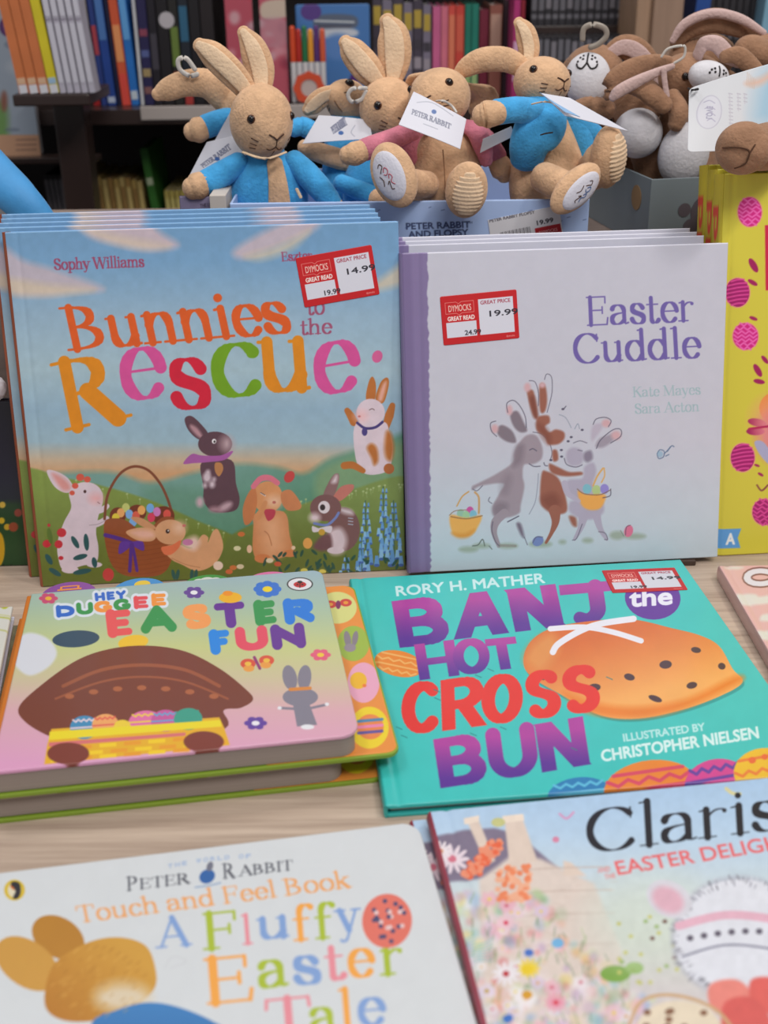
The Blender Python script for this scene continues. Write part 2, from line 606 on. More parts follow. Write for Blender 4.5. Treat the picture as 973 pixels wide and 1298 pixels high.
    def text(self, s, base, right, top, col, font='sans', thick=0.09, thin=0.03, grow=0.0, a=1.0, soft=0.0, col2=None, grad=None, track=0.0,
             serif=1.0, capH=None):
        """base: left end of the base line, right: its right end, top: top of the first capital (all measured)"""
        b, r, t = self._p(base)[0], self._p(right)[0], self._p(top)[0]
        if font == 'sans':
            seg = sans_edges(s)
            x0, x1 = seg[..., 0].min(), seg[..., 0].max()
            ch = capH or 0.7
        else:
            st, adv = serif_strokes(s, thick, thin, track, serif)
            x0 = min((p[:, 0] - w_ / 2).min() for p, w_ in st)
            x1 = max((p[:, 0] + w_ / 2).max() for p, w_ in st)
            ch = capH or 0.68
        ex, ey = (r - b) / (x1 - x0), (t - b) / ch
        tr = lambda q: b + (q[..., :1] - x0) * ex + q[..., 1:] * ey
        if font == 'sans':
            self._fillseg(tr(seg), col, soft, a, grow / self.sc, col2, grad)
            return
        segs, ws = [], []
        sx, sy = np.hypot(*ex), np.hypot(*ey)
        for p, wv in st:
            q = tr(p)
            d = np.gradient(p, axis=0)
            d /= np.linalg.norm(d, axis=1)[:, None] + 1e-9
            k = np.abs(d[:, 1]) * sx + np.abs(d[:, 0]) * sy
            wv = wv * k
            segs.append(np.stack([q[:-1], q[1:]], 1))
            ws.append(np.stack([wv[:-1], wv[1:]], 1))
        seg, w_ = np.concatenate(segs), np.concatenate(ws)
        soft = max(soft, self.px * 1.1)
        sl = self._win(seg.reshape(-1, 2).min(0), seg.reshape(-1, 2).max(0), w_.max() + soft + 2)
        if sl is None:
            return
        X, Y = self.X[sl], self.Y[sl]
        self._blend(sl, 0.5 - (self._segdist(X, Y, seg, w_) - grow / self.sc) / soft, col, a, X, Y, col2, grad)


def _cat(*parts):
    return np.concatenate([p[0] for p in parts])


# heavy capitals: skeletons in a unit box
BOLD = {
    'A': [_L(0, 0, .5, 1)[0], _L(.5, 1, 1, 0)[0], _L(.2, .3, .8, .3)[0]],
    'B': [_L(0, 0, 0, 1)[0], _cat(_L(0, 1, .5, 1), _A(.5, .76, .42, .24, 90, -90, 10), _L(.5, .52, 0, .52)), _cat(_L(0, .52, .55, .52), _A(.55, .26, .45, .26, 90, -90, 10), _L(.55, 0, 0, 0))],
    'C': [_A(.55, .5, .55, .5, 48, 312)[0]],
    'D': [_L(0, 0, 0, 1)[0], _cat(_L(0, 1, .4, 1), _A(.4, .5, .6, .5, 90, -90), _L(.4, 0, 0, 0))],
    'E': [_L(1, 1, 0, 1, 0, 0, 1, 0)[0], _L(0, .5, .85, .5)[0]],
    'F': [_L(1, 1, 0, 1, 0, 0)[0], _L(0, .48, .8, .48)[0]],
    'G': [_A(.5, .5, .5, .5, 48, 345)[0], _L(.98, .42, .6, .42)[0]],
    'H': [_L(0, 0, 0, 1)[0], _L(1, 0, 1, 1)[0], _L(0, .48, 1, .48)[0]],
    'J': [_L(0, 1, 1, 1)[0], _cat(_L(.68, 1, .68, .35), _A(.36, .34, .32, .34, 0, -120, 12))],
    'N': [_L(0, 0, 0, 1)[0], _L(0, 1, 1, 0)[0], _L(1, 0, 1, 1)[0]],
    'O': [_A(.5, .5, .5, .5, 0, 360, 34)[0]],
    'R': [_L(0, 0, 0, 1)[0], _cat(_L(0, 1, .5, 1), _A(.5, .74, .45, .26, 90, -90, 10), _L(.5, .48, 0, .48)), _L(.4, .48, 1, 0)[0]],
    'S': [_cat(_A(.5, .76, .46, .24, 35, 180), _B(.04, .76, .04, .5, .96, .54, .96, .25), _A(.5, .25, .46, .25, 0, -145))],
    'T': [_L(0, 1, 1, 1)[0], _L(.5, 1, .5, 0)[0]],
    'U': [_cat(_L(0, 1, 0, .42), _A(.5, .42, .5, .42, 180, 360), _L(1, .42, 1, 1))],
    'Y': [_L(0, 1, .5, .5)[0], _L(1, 1, .5, .5)[0], _L(.5, .5, .5, 0)[0]],
}


def _bold(self, ch, bl, br, tl, w, col, ratio=.62, grow=0.0, square=False, **k):
    """heavy capital filling the measured box bl, br, tl; w stroke width across"""
    b, r, t = self._p(bl)[0], self._p(br)[0], self._p(tl)[0]
    w = w / self.sc
    ex, ey = r - b, t - b
    lx, ly = np.hypot(*ex), np.hypot(*ey)
    b2 = b + ex / lx * w / 2 + ey / ly * w * ratio / 2
    ex2, ey2 = ex * (1 - w / lx), ey * (1 - w * ratio / ly)
    segs, ws, bars = [], [], []
    for p in BOLD[ch]:
        q = b2 + p[:, :1] * ex2 + p[:, 1:] * ey2
        if square and len(q) == 2:
            bars.append(q)
        a, c = q[:-1], q[1:]
        d = (c - a) / (np.linalg.norm(c - a, axis=1)[:, None] + 1e-9)
        ww = w * (np.abs(d @ (ey / ly)) * 1.0 + (1 - np.abs(d @ (ey / ly))) * ratio)
        segs.append(np.stack([a, c], 1))
        ws.append(np.stack([ww, ww], 1))
    seg, w_ = np.concatenate(segs), np.concatenate(ws)
    soft = self.px * 1.1
    sl = self._win(seg.reshape(-1, 2).min(0), seg.reshape(-1, 2).max(0), w_.max() + 3 + grow)
    if sl is None:
        return
    X, Y = self.X[sl], self.Y[sl]
    keep = np.concatenate([np.full(len(s_), not (square and len(s_) == 1)) for s_ in segs])
    dd = self._segdist(X, Y, seg[keep], w_[keep])
    for q in bars:                      # square ends on straight strokes, cut along the line of the lettering
        d = (q[1] - q[0]) / (np.linalg.norm(q[1] - q[0]) + 1e-9)
        up = abs(d @ (ey / ly))
        wv = w * (up + (1 - up) * ratio)
        cut = ex / lx if up > .6 else ey / ly
        h = (ey / ly * w * ratio / 2) if up > .6 else (ex / lx * w / 2)
        s = 1 if (q[1] - q[0]) @ h > 0 else -1
        side = cut * (wv / 2) / max(.45, abs(d[0] * cut[1] - d[1] * cut[0]))
        a, c = q[0] - h * s, q[1] + h * s
        P = np.array([a - side, c - side, c + side, a + side])
        sg = np.stack([P, np.roll(P, -1, 0)], 1)
        e = self._segdist(X, Y, sg)
        dd = np.minimum(dd, np.where(self._inside(X, Y, sg), -e, e))
    self._blend(sl, 0.5 - (dd - grow / self.sc) / soft, col, 1.0, X, Y, k.get('col2'), k.get('grad'))


Canvas.bold = _bold


def sheet_mesh(name, cv, thick, radii=(0, 0, 0, 0), groove=None, gain=1.0, rounded=0.0006):
    """a printed board: fine coloured grid on top, plain rim and back. Local x 0..W, y 0..H, top face at z=thick.
    radii: corner radii TL, TR, BR, BL."""
    nx, ny, W, H = cv.nx, cv.ny, cv.W, cv.H
    vv = np.linspace(0, H, ny)          # from the top edge downwards

    def inset(r_top, r_bot):
        o = np.zeros(ny)
        if r_top:
            k = vv < r_top
            o[k] = r_top - np.sqrt(np.maximum(r_top ** 2 - (r_top - vv[k]) ** 2, 0))
        if r_bot:
            k = vv > H - r_bot
            o[k] = r_bot - np.sqrt(np.maximum(r_bot ** 2 - (r_bot - (H - vv[k])) ** 2, 0))
        return o
    li, ri = inset(radii[0], radii[3]), inset(radii[1], radii[2])
    s = np.linspace(0, 1, nx)
    x = li[:, None] + s[None, :] * (W - li - ri)[:, None]
    y = np.repeat((H - vv)[:, None], nx, 1)
    z = np.full_like(x, thick)
    e = np.minimum(np.minimum(s * W, (1 - s) * W)[None, :], np.minimum(vv, H - vv)[:, None])
    z -= np.where(e < rounded, rounded - np.sqrt(np.maximum(rounded ** 2 - (rounded - e) ** 2, 0)), 0)
    if groove:
        gx, gw, gd = groove
        z -= gd * np.exp(-((x - gx) / gw) ** 2)
    # colours taken where the grid point really lies
    iu = np.clip(x / W * (nx - 1), 0, nx - 1)
    i0 = np.floor(iu).astype(int)
    i1 = np.minimum(i0 + 1, nx - 1)
    f = (iu - i0)[..., None]
    rows = np.arange(ny)[:, None]
    col = cv.A[rows, i0] * (1 - f) + cv.A[rows, i1] * f
    V = np.stack([x, y, z], -1).reshape(-1, 3)
    idx = np.arange(nx * ny).reshape(ny, nx)
    Q = np.stack([idx[1:, :-1], idx[1:, 1:], idx[:-1, 1:], idx[:-1, :-1]], -1).reshape(-1, 4)
    rim = np.concatenate([idx[0, :-1], idx[:-1, -1], idx[-1, :0:-1], idx[:0:-1, 0]])
    RV = V[rim].copy()
    RV[:, 2] = 0
    nb = len(V)
    k = np.arange(len(rim))
    k2 = (k + 1) % len(rim)
    SQ = np.stack([rim[k], rim[k2], nb + k2, nb + k], -1)
    # back face as quads between the two long sides
    low = np.full((ny, nx), -1)
    V2 = np.vstack([V, RV])
    mesh = np_mesh(name, V2, np.vstack([Q, SQ]))
    c = np.clip(np.vstack([col.reshape(-1, 3), col.reshape(-1, 3)[rim]]) / 255.0, 0, 1)
    lc = np.where(c <= 0.04045, c / 12.92, ((c + 0.055) / 1.055) ** 2.4) * gain
    at_ = mesh.attributes.new('Col', 'BYTE_COLOR', 'POINT')
    rgba = np.ones((len(c), 4), np.float32)
    rgba[:, :3] = np.clip(lc, 0, 0.95)
    at_.data.foreach_set('color', rgba.ravel())
    return mesh

# ------------------------------------------------------------------ setting and display table
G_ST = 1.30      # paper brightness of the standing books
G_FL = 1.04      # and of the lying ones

fl = box('floor', -3, 3, -1.5, 3.2, -0.02, 0, mat('floor_tiles', (120, 108, 98), 0.4, var=.08, vscale=6), bev=0)
tag(fl, None, None, kind='structure')
wl = box('wall_back', -3, 3, 2.62, 2.7, 0, 3.0, mat('wall_paint', (150, 145, 142), 0.8), bev=0)
tag(wl, None, None, kind='structure')


def wood_mat():
    m = mat('pale_wood', (176, 156, 141), 0.42, bump=.12, bscale=3.0, stretch=(10, 260, 40))
    nt = m.node_tree
    b = nt.nodes['Principled BSDF']
    tc = nt.nodes.new('ShaderNodeTexCoord')
    mp = nt.nodes.new('ShaderNodeMapping')
    mp.inputs['Scale'].default_value = (4, 90, 20)
    mp.inputs['Rotation'].default_value = (0, 0, 0.05)
    n1 = nt.nodes.new('ShaderNodeTexNoise')
    n1.inputs['Scale'].default_value = 1.6
    n1.inputs['Detail'].default_value = 6
    n1.inputs['Roughness'].default_value = .65
    cr = nt.nodes.new('ShaderNodeValToRGB')
    cr.color_ramp.elements[0].position = .30
    cr.color_ramp.elements[0].color = (*lin((160, 139, 124)), 1)
    cr.color_ramp.elements[1].position = .68
    cr.color_ramp.elements[1].color = (*lin((199, 179, 162)), 1)
    nt.links.new(tc.outputs['Object'], mp.inputs['Vector'])
    nt.links.new(mp.outputs['Vector'], n1.inputs['Vector'])
    nt.links.new(n1.outputs['Fac'], cr.inputs['Fac'])
    nt.links.new(cr.outputs['Color'], b.inputs['Base Color'])
    return m


WOOD = wood_mat()
TBACK = 1.30
tb = empty('display_table', Matrix.Translation((0, .72, 0)), 'pale wood display table under the lying books', 'table')
box('tabletop', -1.1, 1.1, -.62, TBACK - .72, TZ - .032, TZ, WOOD, tb, .003)
for sx in (-1, 1):
    box('side_panel', sx * 1.04 - .016, sx * 1.04 + .016, -.56, TBACK - .78, 0, TZ - .032, WOOD, tb, .002)
box('back_panel', -1.024, 1.024, .48, .5, .08, TZ - .032, WOOD, tb, .001)
RZ, RY0, RY1 = .203, .986, 1.27
rs = empty('display_riser', Matrix.Translation((0, RY0, TZ)), 'wooden riser on the table carrying the plush toy boxes', 'riser')
RM = mat('riser_wood', (150, 132, 124), .5, bump=.1, bscale=4, stretch=(8, 120, 30), var=.1, vscale=3)
box('riser_top', -.85, .85, 0, RY1 - RY0, RZ - .018, RZ, RM, rs, .002)
box('front_panel', -.84, .84, .004, .02, 0, RZ - .018, RM, rs, .001)
for sx in (-1, 1):
    box('side_panel', sx * .82 - .009, sx * .82 + .009, .02, RY1 - RY0 - .004, 0, RZ - .018, RM, rs, .001)

# ------------------------------------------------------------------ books
GLOSS = print_mat('printed_gloss', .38, .25)
MATTE = print_mat('printed_matte', .6, 0.0)
STICK = print_mat('printed_label', .45, .1)


def page_mat(name, col, sc=(1, 1, 900)):
    m = mat(name, col, .8)
    nt = m.node_tree
    b = nt.nodes['Principled BSDF']
    tc = nt.nodes.new('ShaderNodeTexCoord')
    mp = nt.nodes.new('ShaderNodeMapping')
    mp.inputs['Scale'].default_value = sc
    n = nt.nodes.new('ShaderNodeTexNoise')
    n.inputs['Scale'].default_value = 1.0
    n.inputs['Detail'].default_value = 2
    mx = nt.nodes.new('ShaderNodeMix')
    mx.data_type = 'RGBA'
    c = lin(col)
    mx.inputs[6].default_value = (*[v * .72 for v in c], 1)
    mx.inputs[7].default_value = (*[min(1, v * 1.2) for v in c], 1)
    nt.links.new(tc.outputs['Object'], mp.inputs['Vector'])
    nt.links.new(mp.outputs['Vector'], n.inputs['Vector'])
    nt.links.new(n.outputs['Fac'], mx.inputs[0])
    nt.links.new(mx.outputs[2], b.inputs['Base Color'])
    return m


PAPER = page_mat('paper_edges', (215, 210, 205))


def flat_mw(x, y, yaw, z):
    return Matrix.Translation((x, y, TZ + z)) @ Matrix.Rotation(yaw, 4, 'Z')


def stand_mw(x, y, yaw, lean, T):
    u = Vector((math.cos(yaw), math.sin(yaw), 0))
    n = Vector((-math.sin(yaw), math.cos(yaw), 0))
    v = n * math.sin(lean) + Vector((0, 0, math.cos(lean)))
    z = u.cross(v)
    o = Vector((x, y, TZ)) - z * T
    m = Matrix((u, v, z)).transposed().to_4x4()
    return Matrix.Translation(o + Vector((0, 0, T * math.sin(lean) * .0 + .0004))) @ m


def quad_of(mw, W, H, T, x0=0, y0=0):
    return [proj(mw @ Vector(p)) for p in ((x0, y0 + H, T), (x0 + W, y0 + H, T), (x0 + W, y0, T), (x0, y0, T))]


def on_plane(mw, T, px, py):
    """local coordinates of a measured point on the plane z=T of a book"""
    inv = mw.inverted()
    o = inv @ EYE
    d = inv.to_3x3() @ ray(px, py)
    return o + d * ((T - o.z) / d.z)


def spine_mesh(H, T, bulge, t=.0022, n=12):
    bm = bmesh.new()
    ring = []
    for k in range(n + 1):
        a = k / n
        z = T * a
        x = -bulge * math.sin(math.pi * a) ** .55 if bulge else 0
        ring.append((x, z))
    ring += [(x + t, min(max(z, t), T - t)) for x, z in reversed(ring)]
    lo = [bm.verts.new((x, 0, z)) for x, z in ring]
    hi = [bm.verts.new((x, H, z)) for x, z in ring]
    m = len(ring)
    for i in range(m):
        bm.faces.new((lo[i], lo[(i + 1) % m], hi[(i + 1) % m], hi[i]))
    for i in range(n):
        bm.faces.new((lo[i], lo[m - 1 - i], lo[m - 2 - i], lo[i + 1]))
        bm.faces.new((hi[i + 1], hi[m - 2 - i], hi[m - 1 - i], hi[i]))
    bmesh.ops.recalc_face_normals(bm, faces=bm.faces[:])
    return bm_mesh('spine', bm)


def hardcover(name, label, mw, W, H, T, cv, spine_m, back_m, group=None, board=.0024, groove=(.009, .0022, .0007), gain=1.0, pm=None, bulge=.003, printm=None,
              page=None):
    root = empty(name, mw, label, 'book', group)
    o = link('front_cover', sheet_mesh('front_cover', cv, board, groove=groove, gain=gain), printm or GLOSS, root, smooth=False)
    o.location = (0, 0, T - board)
    box('back_cover', 0, W, 0, H, 0, board, back_m, root, .0006)
    box('page_block', .003, W - .0035, .0035, H - .0035, board, T - board, pm or PAPER, root, .0003)
    link('spine', spine_mesh(H, T, bulge), spine_m, root, smooth=False)
    return root


def sticker(book, mw, T, quad, kind, now, was):
    """price sticker stuck on the cover; quad measured TL TR BR BL"""
    L = [on_plane(mw, T, *q) for q in quad]
    o, xa, ya = L[3], (L[2] - L[3]), (L[0] - L[3])
    W, H = xa.length, ya.length
    cv = Canvas(quad, W, H, 240, (182, 22, 28))
    qf = lambda u, v: tuple((np.array(quad[0]) * (1 - u) + np.array(quad[1]) * u) * (1 - v) + (np.array(quad[3]) * (1 - u) + np.array(quad[2]) * u) * v)
    P = lambda *a: [qf(a[i], a[i + 1]) for i in range(0, len(a), 2)]
    pc = lambda pts, c: cv.poly(pts, c, smooth=False)
    wh = (200, 200, 212)
    pc(P(.49, .13, .945, .13, .945, .86, .49, .86), wh)
    pc(P(.055, .55, .45, .55, .45, .86, .055, .86), wh)
    cv.line(P(.06, .14, .2, .14, .235, .18, .27, .14, .43, .14, .43, .37, .27, .37, .235, .41, .2, .37, .06, .37, .06, .14), .5, (225, 150, 140), smooth=False)
    tx = lambda s, u0, u1, vb, vt, c, g=.1, **k: cv.text(s, qf(u0, vb), qf(u1, vb), qf(u0, vt), c, grow=g, **k)
    cv.text('DYMOCKS' if False else 'DYMOCKS', qf(.1, .33), qf(.395, .33), qf(.1, .2), (235, 190, 180), grow=.1)
    tx('GREAT READ', .08, .43, .515, .43, (240, 215, 210), .25)
    tx('GREAT PRICE', .52, .91, .24, .165, (150, 40, 60), .1)
    tx(now, .63, 1.0, .5, .385, (40, 38, 48), .25)
    tx(was, .29, .5, .83, .735, (40, 38, 48), .2)
    tx('dymocks', .83, .94, .95, .91, (225, 170, 165), 0)
    s = link('price_sticker', sheet_mesh('price_sticker', cv, .0003, radii=(.0012,) * 4, gain=G_ST if kind == 'st' else G_FL, rounded=.0001), STICK, book)
    ux = xa.normalized()
    uz = Vector((0, 0, 1))
    uy = uz.cross(ux)
    s.matrix_local = Matrix.Translation(o + uz * .00012) @ Matrix((ux, uy, uz)).transposed().to_4x4()
    s['label'] = 'red and white price sticker'
    return s


# ---- rabbits rescue book: sky blue picture book standing at the left
S = .446
BUN = dict(x=-.59891 * S, y=1.81957 * S, yaw=.0715, lean=.1706)
BW, BH, BT = .63779 * S, .60474 * S, .013
mw_b = stand_mw(BUN['x'], BUN['y'], BUN['yaw'], BUN['lean'], BT)


def art_bunnies(cv):
    cv.grad_v([(270, (104, 144, 182)), (330, (112, 152, 188)), (400, (142, 170, 192)), (470, (156, 180, 192)), (520, (140, 168, 188)), (560, (146, 172, 186)),
               (582, (186, 166, 142)), (600, (196, 150, 110)), (740, (196, 150, 110))])
    pk, cr = (196, 172, 178), (200, 184, 160)
    for q, c, a in (([(84, 262), (172, 262), (200, 292), (226, 311), (190, 318), (140, 309), (108, 296)], pk, .85), ([(100, 286), (150, 298), (215, 311), (180, 316), (130, 304)], cr, .6),
                    ([(0, 312), (30, 330), (70, 342), (132, 366), (90, 372), (50, 376), (10, 368)], pk, .75), ([(0, 352), (60, 360), (120, 367), (70, 374), (10, 372)], cr, .75),
                    ([(296, 318), (330, 296), (370, 278), (412, 262), (400, 290), (360, 310), (310, 328)], pk, .8), ([(310, 324), (350, 312), (392, 292), (370, 316), (330, 330)], cr, .7),
                    ([(466, 366), (490, 348), (530, 320), (530, 350), (490, 366)], cr, .8)):
        cv.poly(q, c, soft=11, a=a)
    # far hills
    cv.poly([(20, 604), (60, 600), (140, 598), (190, 612), (240, 600), (300, 588), (350, 592), (385, 600), (420, 580), (470, 566), (530, 556), (530, 700), (20, 700)], (112, 150, 142), soft=9,
            col2=(82, 132, 104), grad=[(260, 590), (300, 690)])
    cv.poly([(400, 606), (440, 580), (530, 562), (530, 640), (420, 650)], (128, 152, 110), soft=12, a=.7)
    cv.poly([(180, 620), (260, 622), (330, 640), (330, 690), (240, 690)], (92, 134, 112), soft=16, a=.6)
    cv.poly([(20, 604), (80, 606), (130, 616), (190, 634), (250, 660), (310, 690), (340, 760), (20, 760)], (122, 140, 66), soft=3, smooth=True, col2=(96, 104, 42), grad=[(160, 620), (160, 735)])
    cv.poly([(285, 690), (330, 660), (380, 640), (440, 622), (530, 612), (530, 760), (300, 760)], (120, 138, 74), soft=3, col2=(92, 100, 44), grad=[(420, 620), (420, 735)])
    rnd = random.Random(5)
    for _ in range(46):
        t = rnd.random()
        x, y = (60 + 250 * t, 606 + 84 * t ** 1.5 + rnd.uniform(-4, 3)) if rnd.random() < .5 else (380 + 135 * t, 638 - 24 * t + rnd.uniform(-4, 3))
        cv.ell(x, y, 1.4, 1.2, (178, 190, 140), a=.7)
        cv.line([(x, y), (x + rnd.uniform(-1, 1), y + 6)], .8, (150, 168, 110), a=.7)
    # lettering
    cv.text('Sophy Williams', (69, 342), (183, 338), (68, 328.5), (146, 66, 98), 'serif', .1, .045, grow=.1)
    cv.text('Eszter', (357, 331), (396, 329), (356, 320), (146, 66, 98), 'serif', .1, .045, grow=.1)
    cv.frame(0, 250, 1.871)
    cv.text('Bunnies', (160, 364), (692, 318), (138, 264), (206, 86, 30), 'serif', .108, .034, grow=.2)
    cv.text('to', (728, 279), (770, 276), (727, 252), (150, 74, 104), 'serif', .08, .04, capH=.46, grow=.3)
    cv.text('the', (712, 326), (788, 322), (711, 290), (150, 74, 104), 'serif', .08, .04, capH=.72, grow=.3)
    cv.frame()
    cv.text('R', (80, 547), (168, 527), (63, 463), (208, 128, 22), 'serif', .12, .03, grow=.2)
    cv.text('e', (156, 507), (214, 499), (149, 446), (200, 76, 142), 'serif', .098, .024, capH=.47, grow=.1)
    cv.text('s', (219, 518), (268, 514), (213, 458), (196, 28, 54), 'serif', .098, .03, capH=.47, grow=.1)
    cv.text('c', (271, 503), (331, 497), (265, 440), (106, 150, 24), 'serif', .098, .024, capH=.47, grow=.1)
    cv.text('u', (330, 496), (394, 494), (325, 434), (208, 128, 22), 'serif', .105, .03, capH=.45, grow=.1)
    cv.text('e', (400, 500), (458, 490), (396, 439), (200, 76, 142), 'serif', .098, .024, capH=.47, grow=.1)
    cv.ell(478, 452, 6.5, 8, (198, 90, 140), rot=20)
    # white rabbit with berries, basket, tan rabbit
    f = cv.frame(40, 510, 3.892)
    W1 = (206, 188, 198)
    f.poly([(75, 338), (125, 342), (180, 375), (208, 430), (165, 446), (110, 412)], W1)
    f.poly([(100, 355), (135, 360), (180, 395), (190, 428), (150, 430)], (206, 142, 138), soft=6)
    f.poly([(195, 440), (330, 430), (352, 485), (330, 560), (318, 640), (330, 720), (318, 790), (250, 806), (160, 830), (130, 760), (130, 680), (160, 590), (195, 520)], W1)
    f.ell(266, 455, 82, 62, W1)
    f.ell(318, 474, 28, 18, (222, 160, 160), soft=14)
    f.line([(285, 605), (335, 595), (370, 573)], [44, 30, 26], W1)
    f.line([(310, 535), (350, 528), (372, 512)], [40, 30, 24], W1)
    f.ell(190, 826, 42, 18, W1)
    f.ell(310, 801, 38, 14, W1)
    f.line([(285, 606), (330, 600), (368, 580)], 3, (160, 140, 150))
    f.ell(263, 440, 7, 8, (70, 40, 40))
    f.line([(326, 492), (336, 500)], 3, (130, 80, 80))
    for x, y, r in ((240, 370, 20), (275, 380, 17), (215, 412, 16), (200, 447, 13)):
        f.ell(x, y, r, r * .9, (202, 84, 66))
    for x, y, rx, ry in ((148, 643, 23, 22), (133, 700, 20, 20), (75, 698, 21, 19), (145, 768, 12, 10), (85, 607, 8, 8)):
        f.ell(x, y, rx, ry, (186, 44, 54))
    for x, y, a, l in ((85, 775, 60, 30), (115, 838, 30, 34), (215, 690, 60, 34), (240, 763, -15, 36), (270, 690, 85, 42), (310, 790, 80, 26), (250, 835, -10, 46), (90, 660, 80, 40)):
        f.ell(x, y, l, 13, (44, 82, 84) if y > 660 else (86, 108, 40), rot=a)
    f.line([(360, 575), (372, 470), (405, 395), (450, 340), (510, 316), (575, 335), (630, 395), (668, 470), (697, 560)], 13, (120, 66, 44))
    f.ell(425, 560, 40, 42, (110, 50, 30)); f.ell(520, 545, 46, 40, (110, 50, 30)); f.ell(650, 560, 55, 48, (110, 50, 30))
    for x, y, c in ((465, 520, (186, 190, 110)), (440, 545, (224, 160, 96)), (415, 570, (214, 190, 60)), (482, 552, (120, 164, 214)), (515, 560, (206, 90, 70)), (542, 532, (226, 160, 90)),
                    (585, 522, (110, 160, 214)), (618, 540, (198, 120, 180)), (590, 568, (204, 60, 90)), (668, 552, (206, 80, 70)), (500, 590, (120, 164, 214)), (385, 600, (200, 84, 70))):
        f.ell(x, y, 19, 23, c)
    f.poly([(360, 590), (420, 572), (470, 585), (560, 640), (640, 570), (704, 575), (704, 660), (690, 780), (640, 848), (540, 862), (450, 850), (395, 800), (364, 700)], (142, 76, 42))
    for k in range(9):
        f.line([(366 + k * 2, 640 + k * 24), (530, 664 + k * 23), (694 - k * 3, 640 + k * 23)], 2.5, (112, 56, 32), a=.55)
    f.line([(364, 655), (430, 672), (495, 695)], 20, (84, 48, 130))
    f.poly([(490, 690), (440, 690), (428, 740), (445, 745), (495, 705)], (96, 56, 146))
    f.poly([(490, 690), (545, 685), (556, 725), (540, 730), (495, 705)], (96, 56, 146))
    f.line([(492, 700), (488, 770), (484, 832)], 17, (84, 48, 130)); f.line([(496, 700), (510, 770), (520, 830)], 15, (84, 48, 130))
    TN = (206, 152, 112)
    f.poly([(490, 570), (540, 570), (600, 605), (610, 625), (550, 615)], (196, 140, 100))
    f.poly([(648, 720), (720, 700), (790, 720), (840, 655), (870, 665), (870, 690), (895, 635), (922, 632), (945, 715), (905, 795), (820, 832), (740, 800), (690, 775)], TN)
    f.poly([(740, 700), (800, 660), (830, 690), (800, 730)], (222, 190, 176), soft=8)
    f.ell(920, 806, 24, 22, (224, 196, 180))
    f.ell(684, 640, 76, 62, TN)
    f.ell(730, 618, 28, 26, (220, 178, 150), soft=12)
    f.poly([(465, 640), (530, 618), (600, 625), (615, 660), (590, 685), (520, 680)], TN)
    f.poly([(490, 642), (540, 630), (595, 640), (600, 665), (540, 668)], (222, 170, 150), soft=6)
    f.poly([(640, 715), (690, 705), (735, 680), (728, 715), (690, 750), (655, 750)], (214, 112, 76))
    f.ell(770, 690, 26, 16, (190, 120, 160))
    f.ell(671, 636, 10, 11, (60, 40, 36)); f.ell(674, 633, 4, 4, (220, 210, 205))
    f.ell(752, 608, 9, 7, (196, 110, 104))
    f.line([(690, 768), (760, 800), (830, 815)], 3, (170, 116, 80))
    f.ell(378, 850, 28, 32, (186, 62, 60))
    for x in (700, 720, 790, 810):
        f.ell(x, 850, 9, 26, (44, 84, 78), rot=random.Random(x).uniform(-20, 20))
    # dark rabbit
    DK = (88, 60, 70)
    f.poly([(755, 82), (790, 68), (845, 118), (870, 160), (828, 184), (775, 140)], DK)
    f.poly([(785, 110), (815, 125), (842, 165), (825, 172), (785, 130)], (170, 130, 138), soft=4)
    f.poly([(840, 295), (985, 285), (1008, 400), (1026, 480), (1000, 535), (900, 540), (850, 490), (848, 420)], DK)
    f.ell(905, 206, 84, 62, DK)
    f.ell(962, 205, 28, 34, (176, 150, 156), soft=14)
    f.poly([(748, 302), (790, 255), (840, 262), (930, 262), (985, 240), (990, 250), (950, 284), (860, 296), (800, 300)], (156, 84, 150))
    f.poly([(905, 300), (935, 300), (945, 330), (925, 365), (905, 340)], (176, 120, 76))
    for x, y, r in ((865, 370, 20), (890, 405, 14), (870, 345, 10), (855, 410, 10), (900, 380, 8)):
        f.ell(x, y, r, r * 1.2, (198, 180, 190), soft=5)
    f.ell(830, 492, 18, 24, (190, 160, 170), soft=6); f.ell(955, 515, 38, 18, (180, 150, 160), rot=-30, soft=6); f.ell(905, 528, 30, 14, (160, 124, 134), soft=6)
    f.ell(900, 192, 11, 12, (224, 218, 222)); f.ell(902, 194, 5, 6, (40, 28, 32))
    # right hand rabbits
    f = cv.frame(280, 460, 3.892)
    LP = (196, 130, 86)
    f.poly([(165, 745), (310, 735), (338, 850), (356, 940), (300, 960), (200, 985), (158, 930), (160, 800)], LP)
    f.poly([(200, 780), (290, 770), (310, 900), (280, 945), (220, 940)], (216, 160, 120), soft=22)
    f.ell(205, 965, 40, 22, (198, 122, 76)); f.ell(340, 940, 34, 18, (198, 122, 76)); f.ell(140, 918, 13, 20, (220, 180, 150)); f.ell(357, 912, 10, 10, (220, 190, 160))
    f.ell(230, 662, 74, 78, (204, 140, 92))
    f.ell(262, 684, 36, 28, (222, 178, 146), soft=12)
    f.poly([(165, 612), (178, 690), (155, 775), (118, 798), (107, 725), (128, 655)], (188, 116, 72))
    f.poly([(298, 640), (345, 628), (392, 690), (388, 722), (330, 728), (300, 690)], (192, 122, 80))
    f.line([(160, 610), (195, 572), (240, 568), (278, 592)], [26, 30, 26], (208, 110, 130))
    f.poly([(215, 725), (265, 725), (262, 760), (235, 780), (220, 760)], (176, 60, 76))
    f.line([(196, 642), (218, 655)], 6, (220, 210, 205)); f.line([(196, 640), (216, 652)], 3, (60, 36, 30)); f.ell(262, 688, 9, 7, (180, 100, 90))
    f.line([(180, 760), (205, 720), (218, 690)], [34, 26, 22], (200, 136, 90)); f.line([(250, 900), (235, 850), (215, 830)], 4, (170, 106, 70))
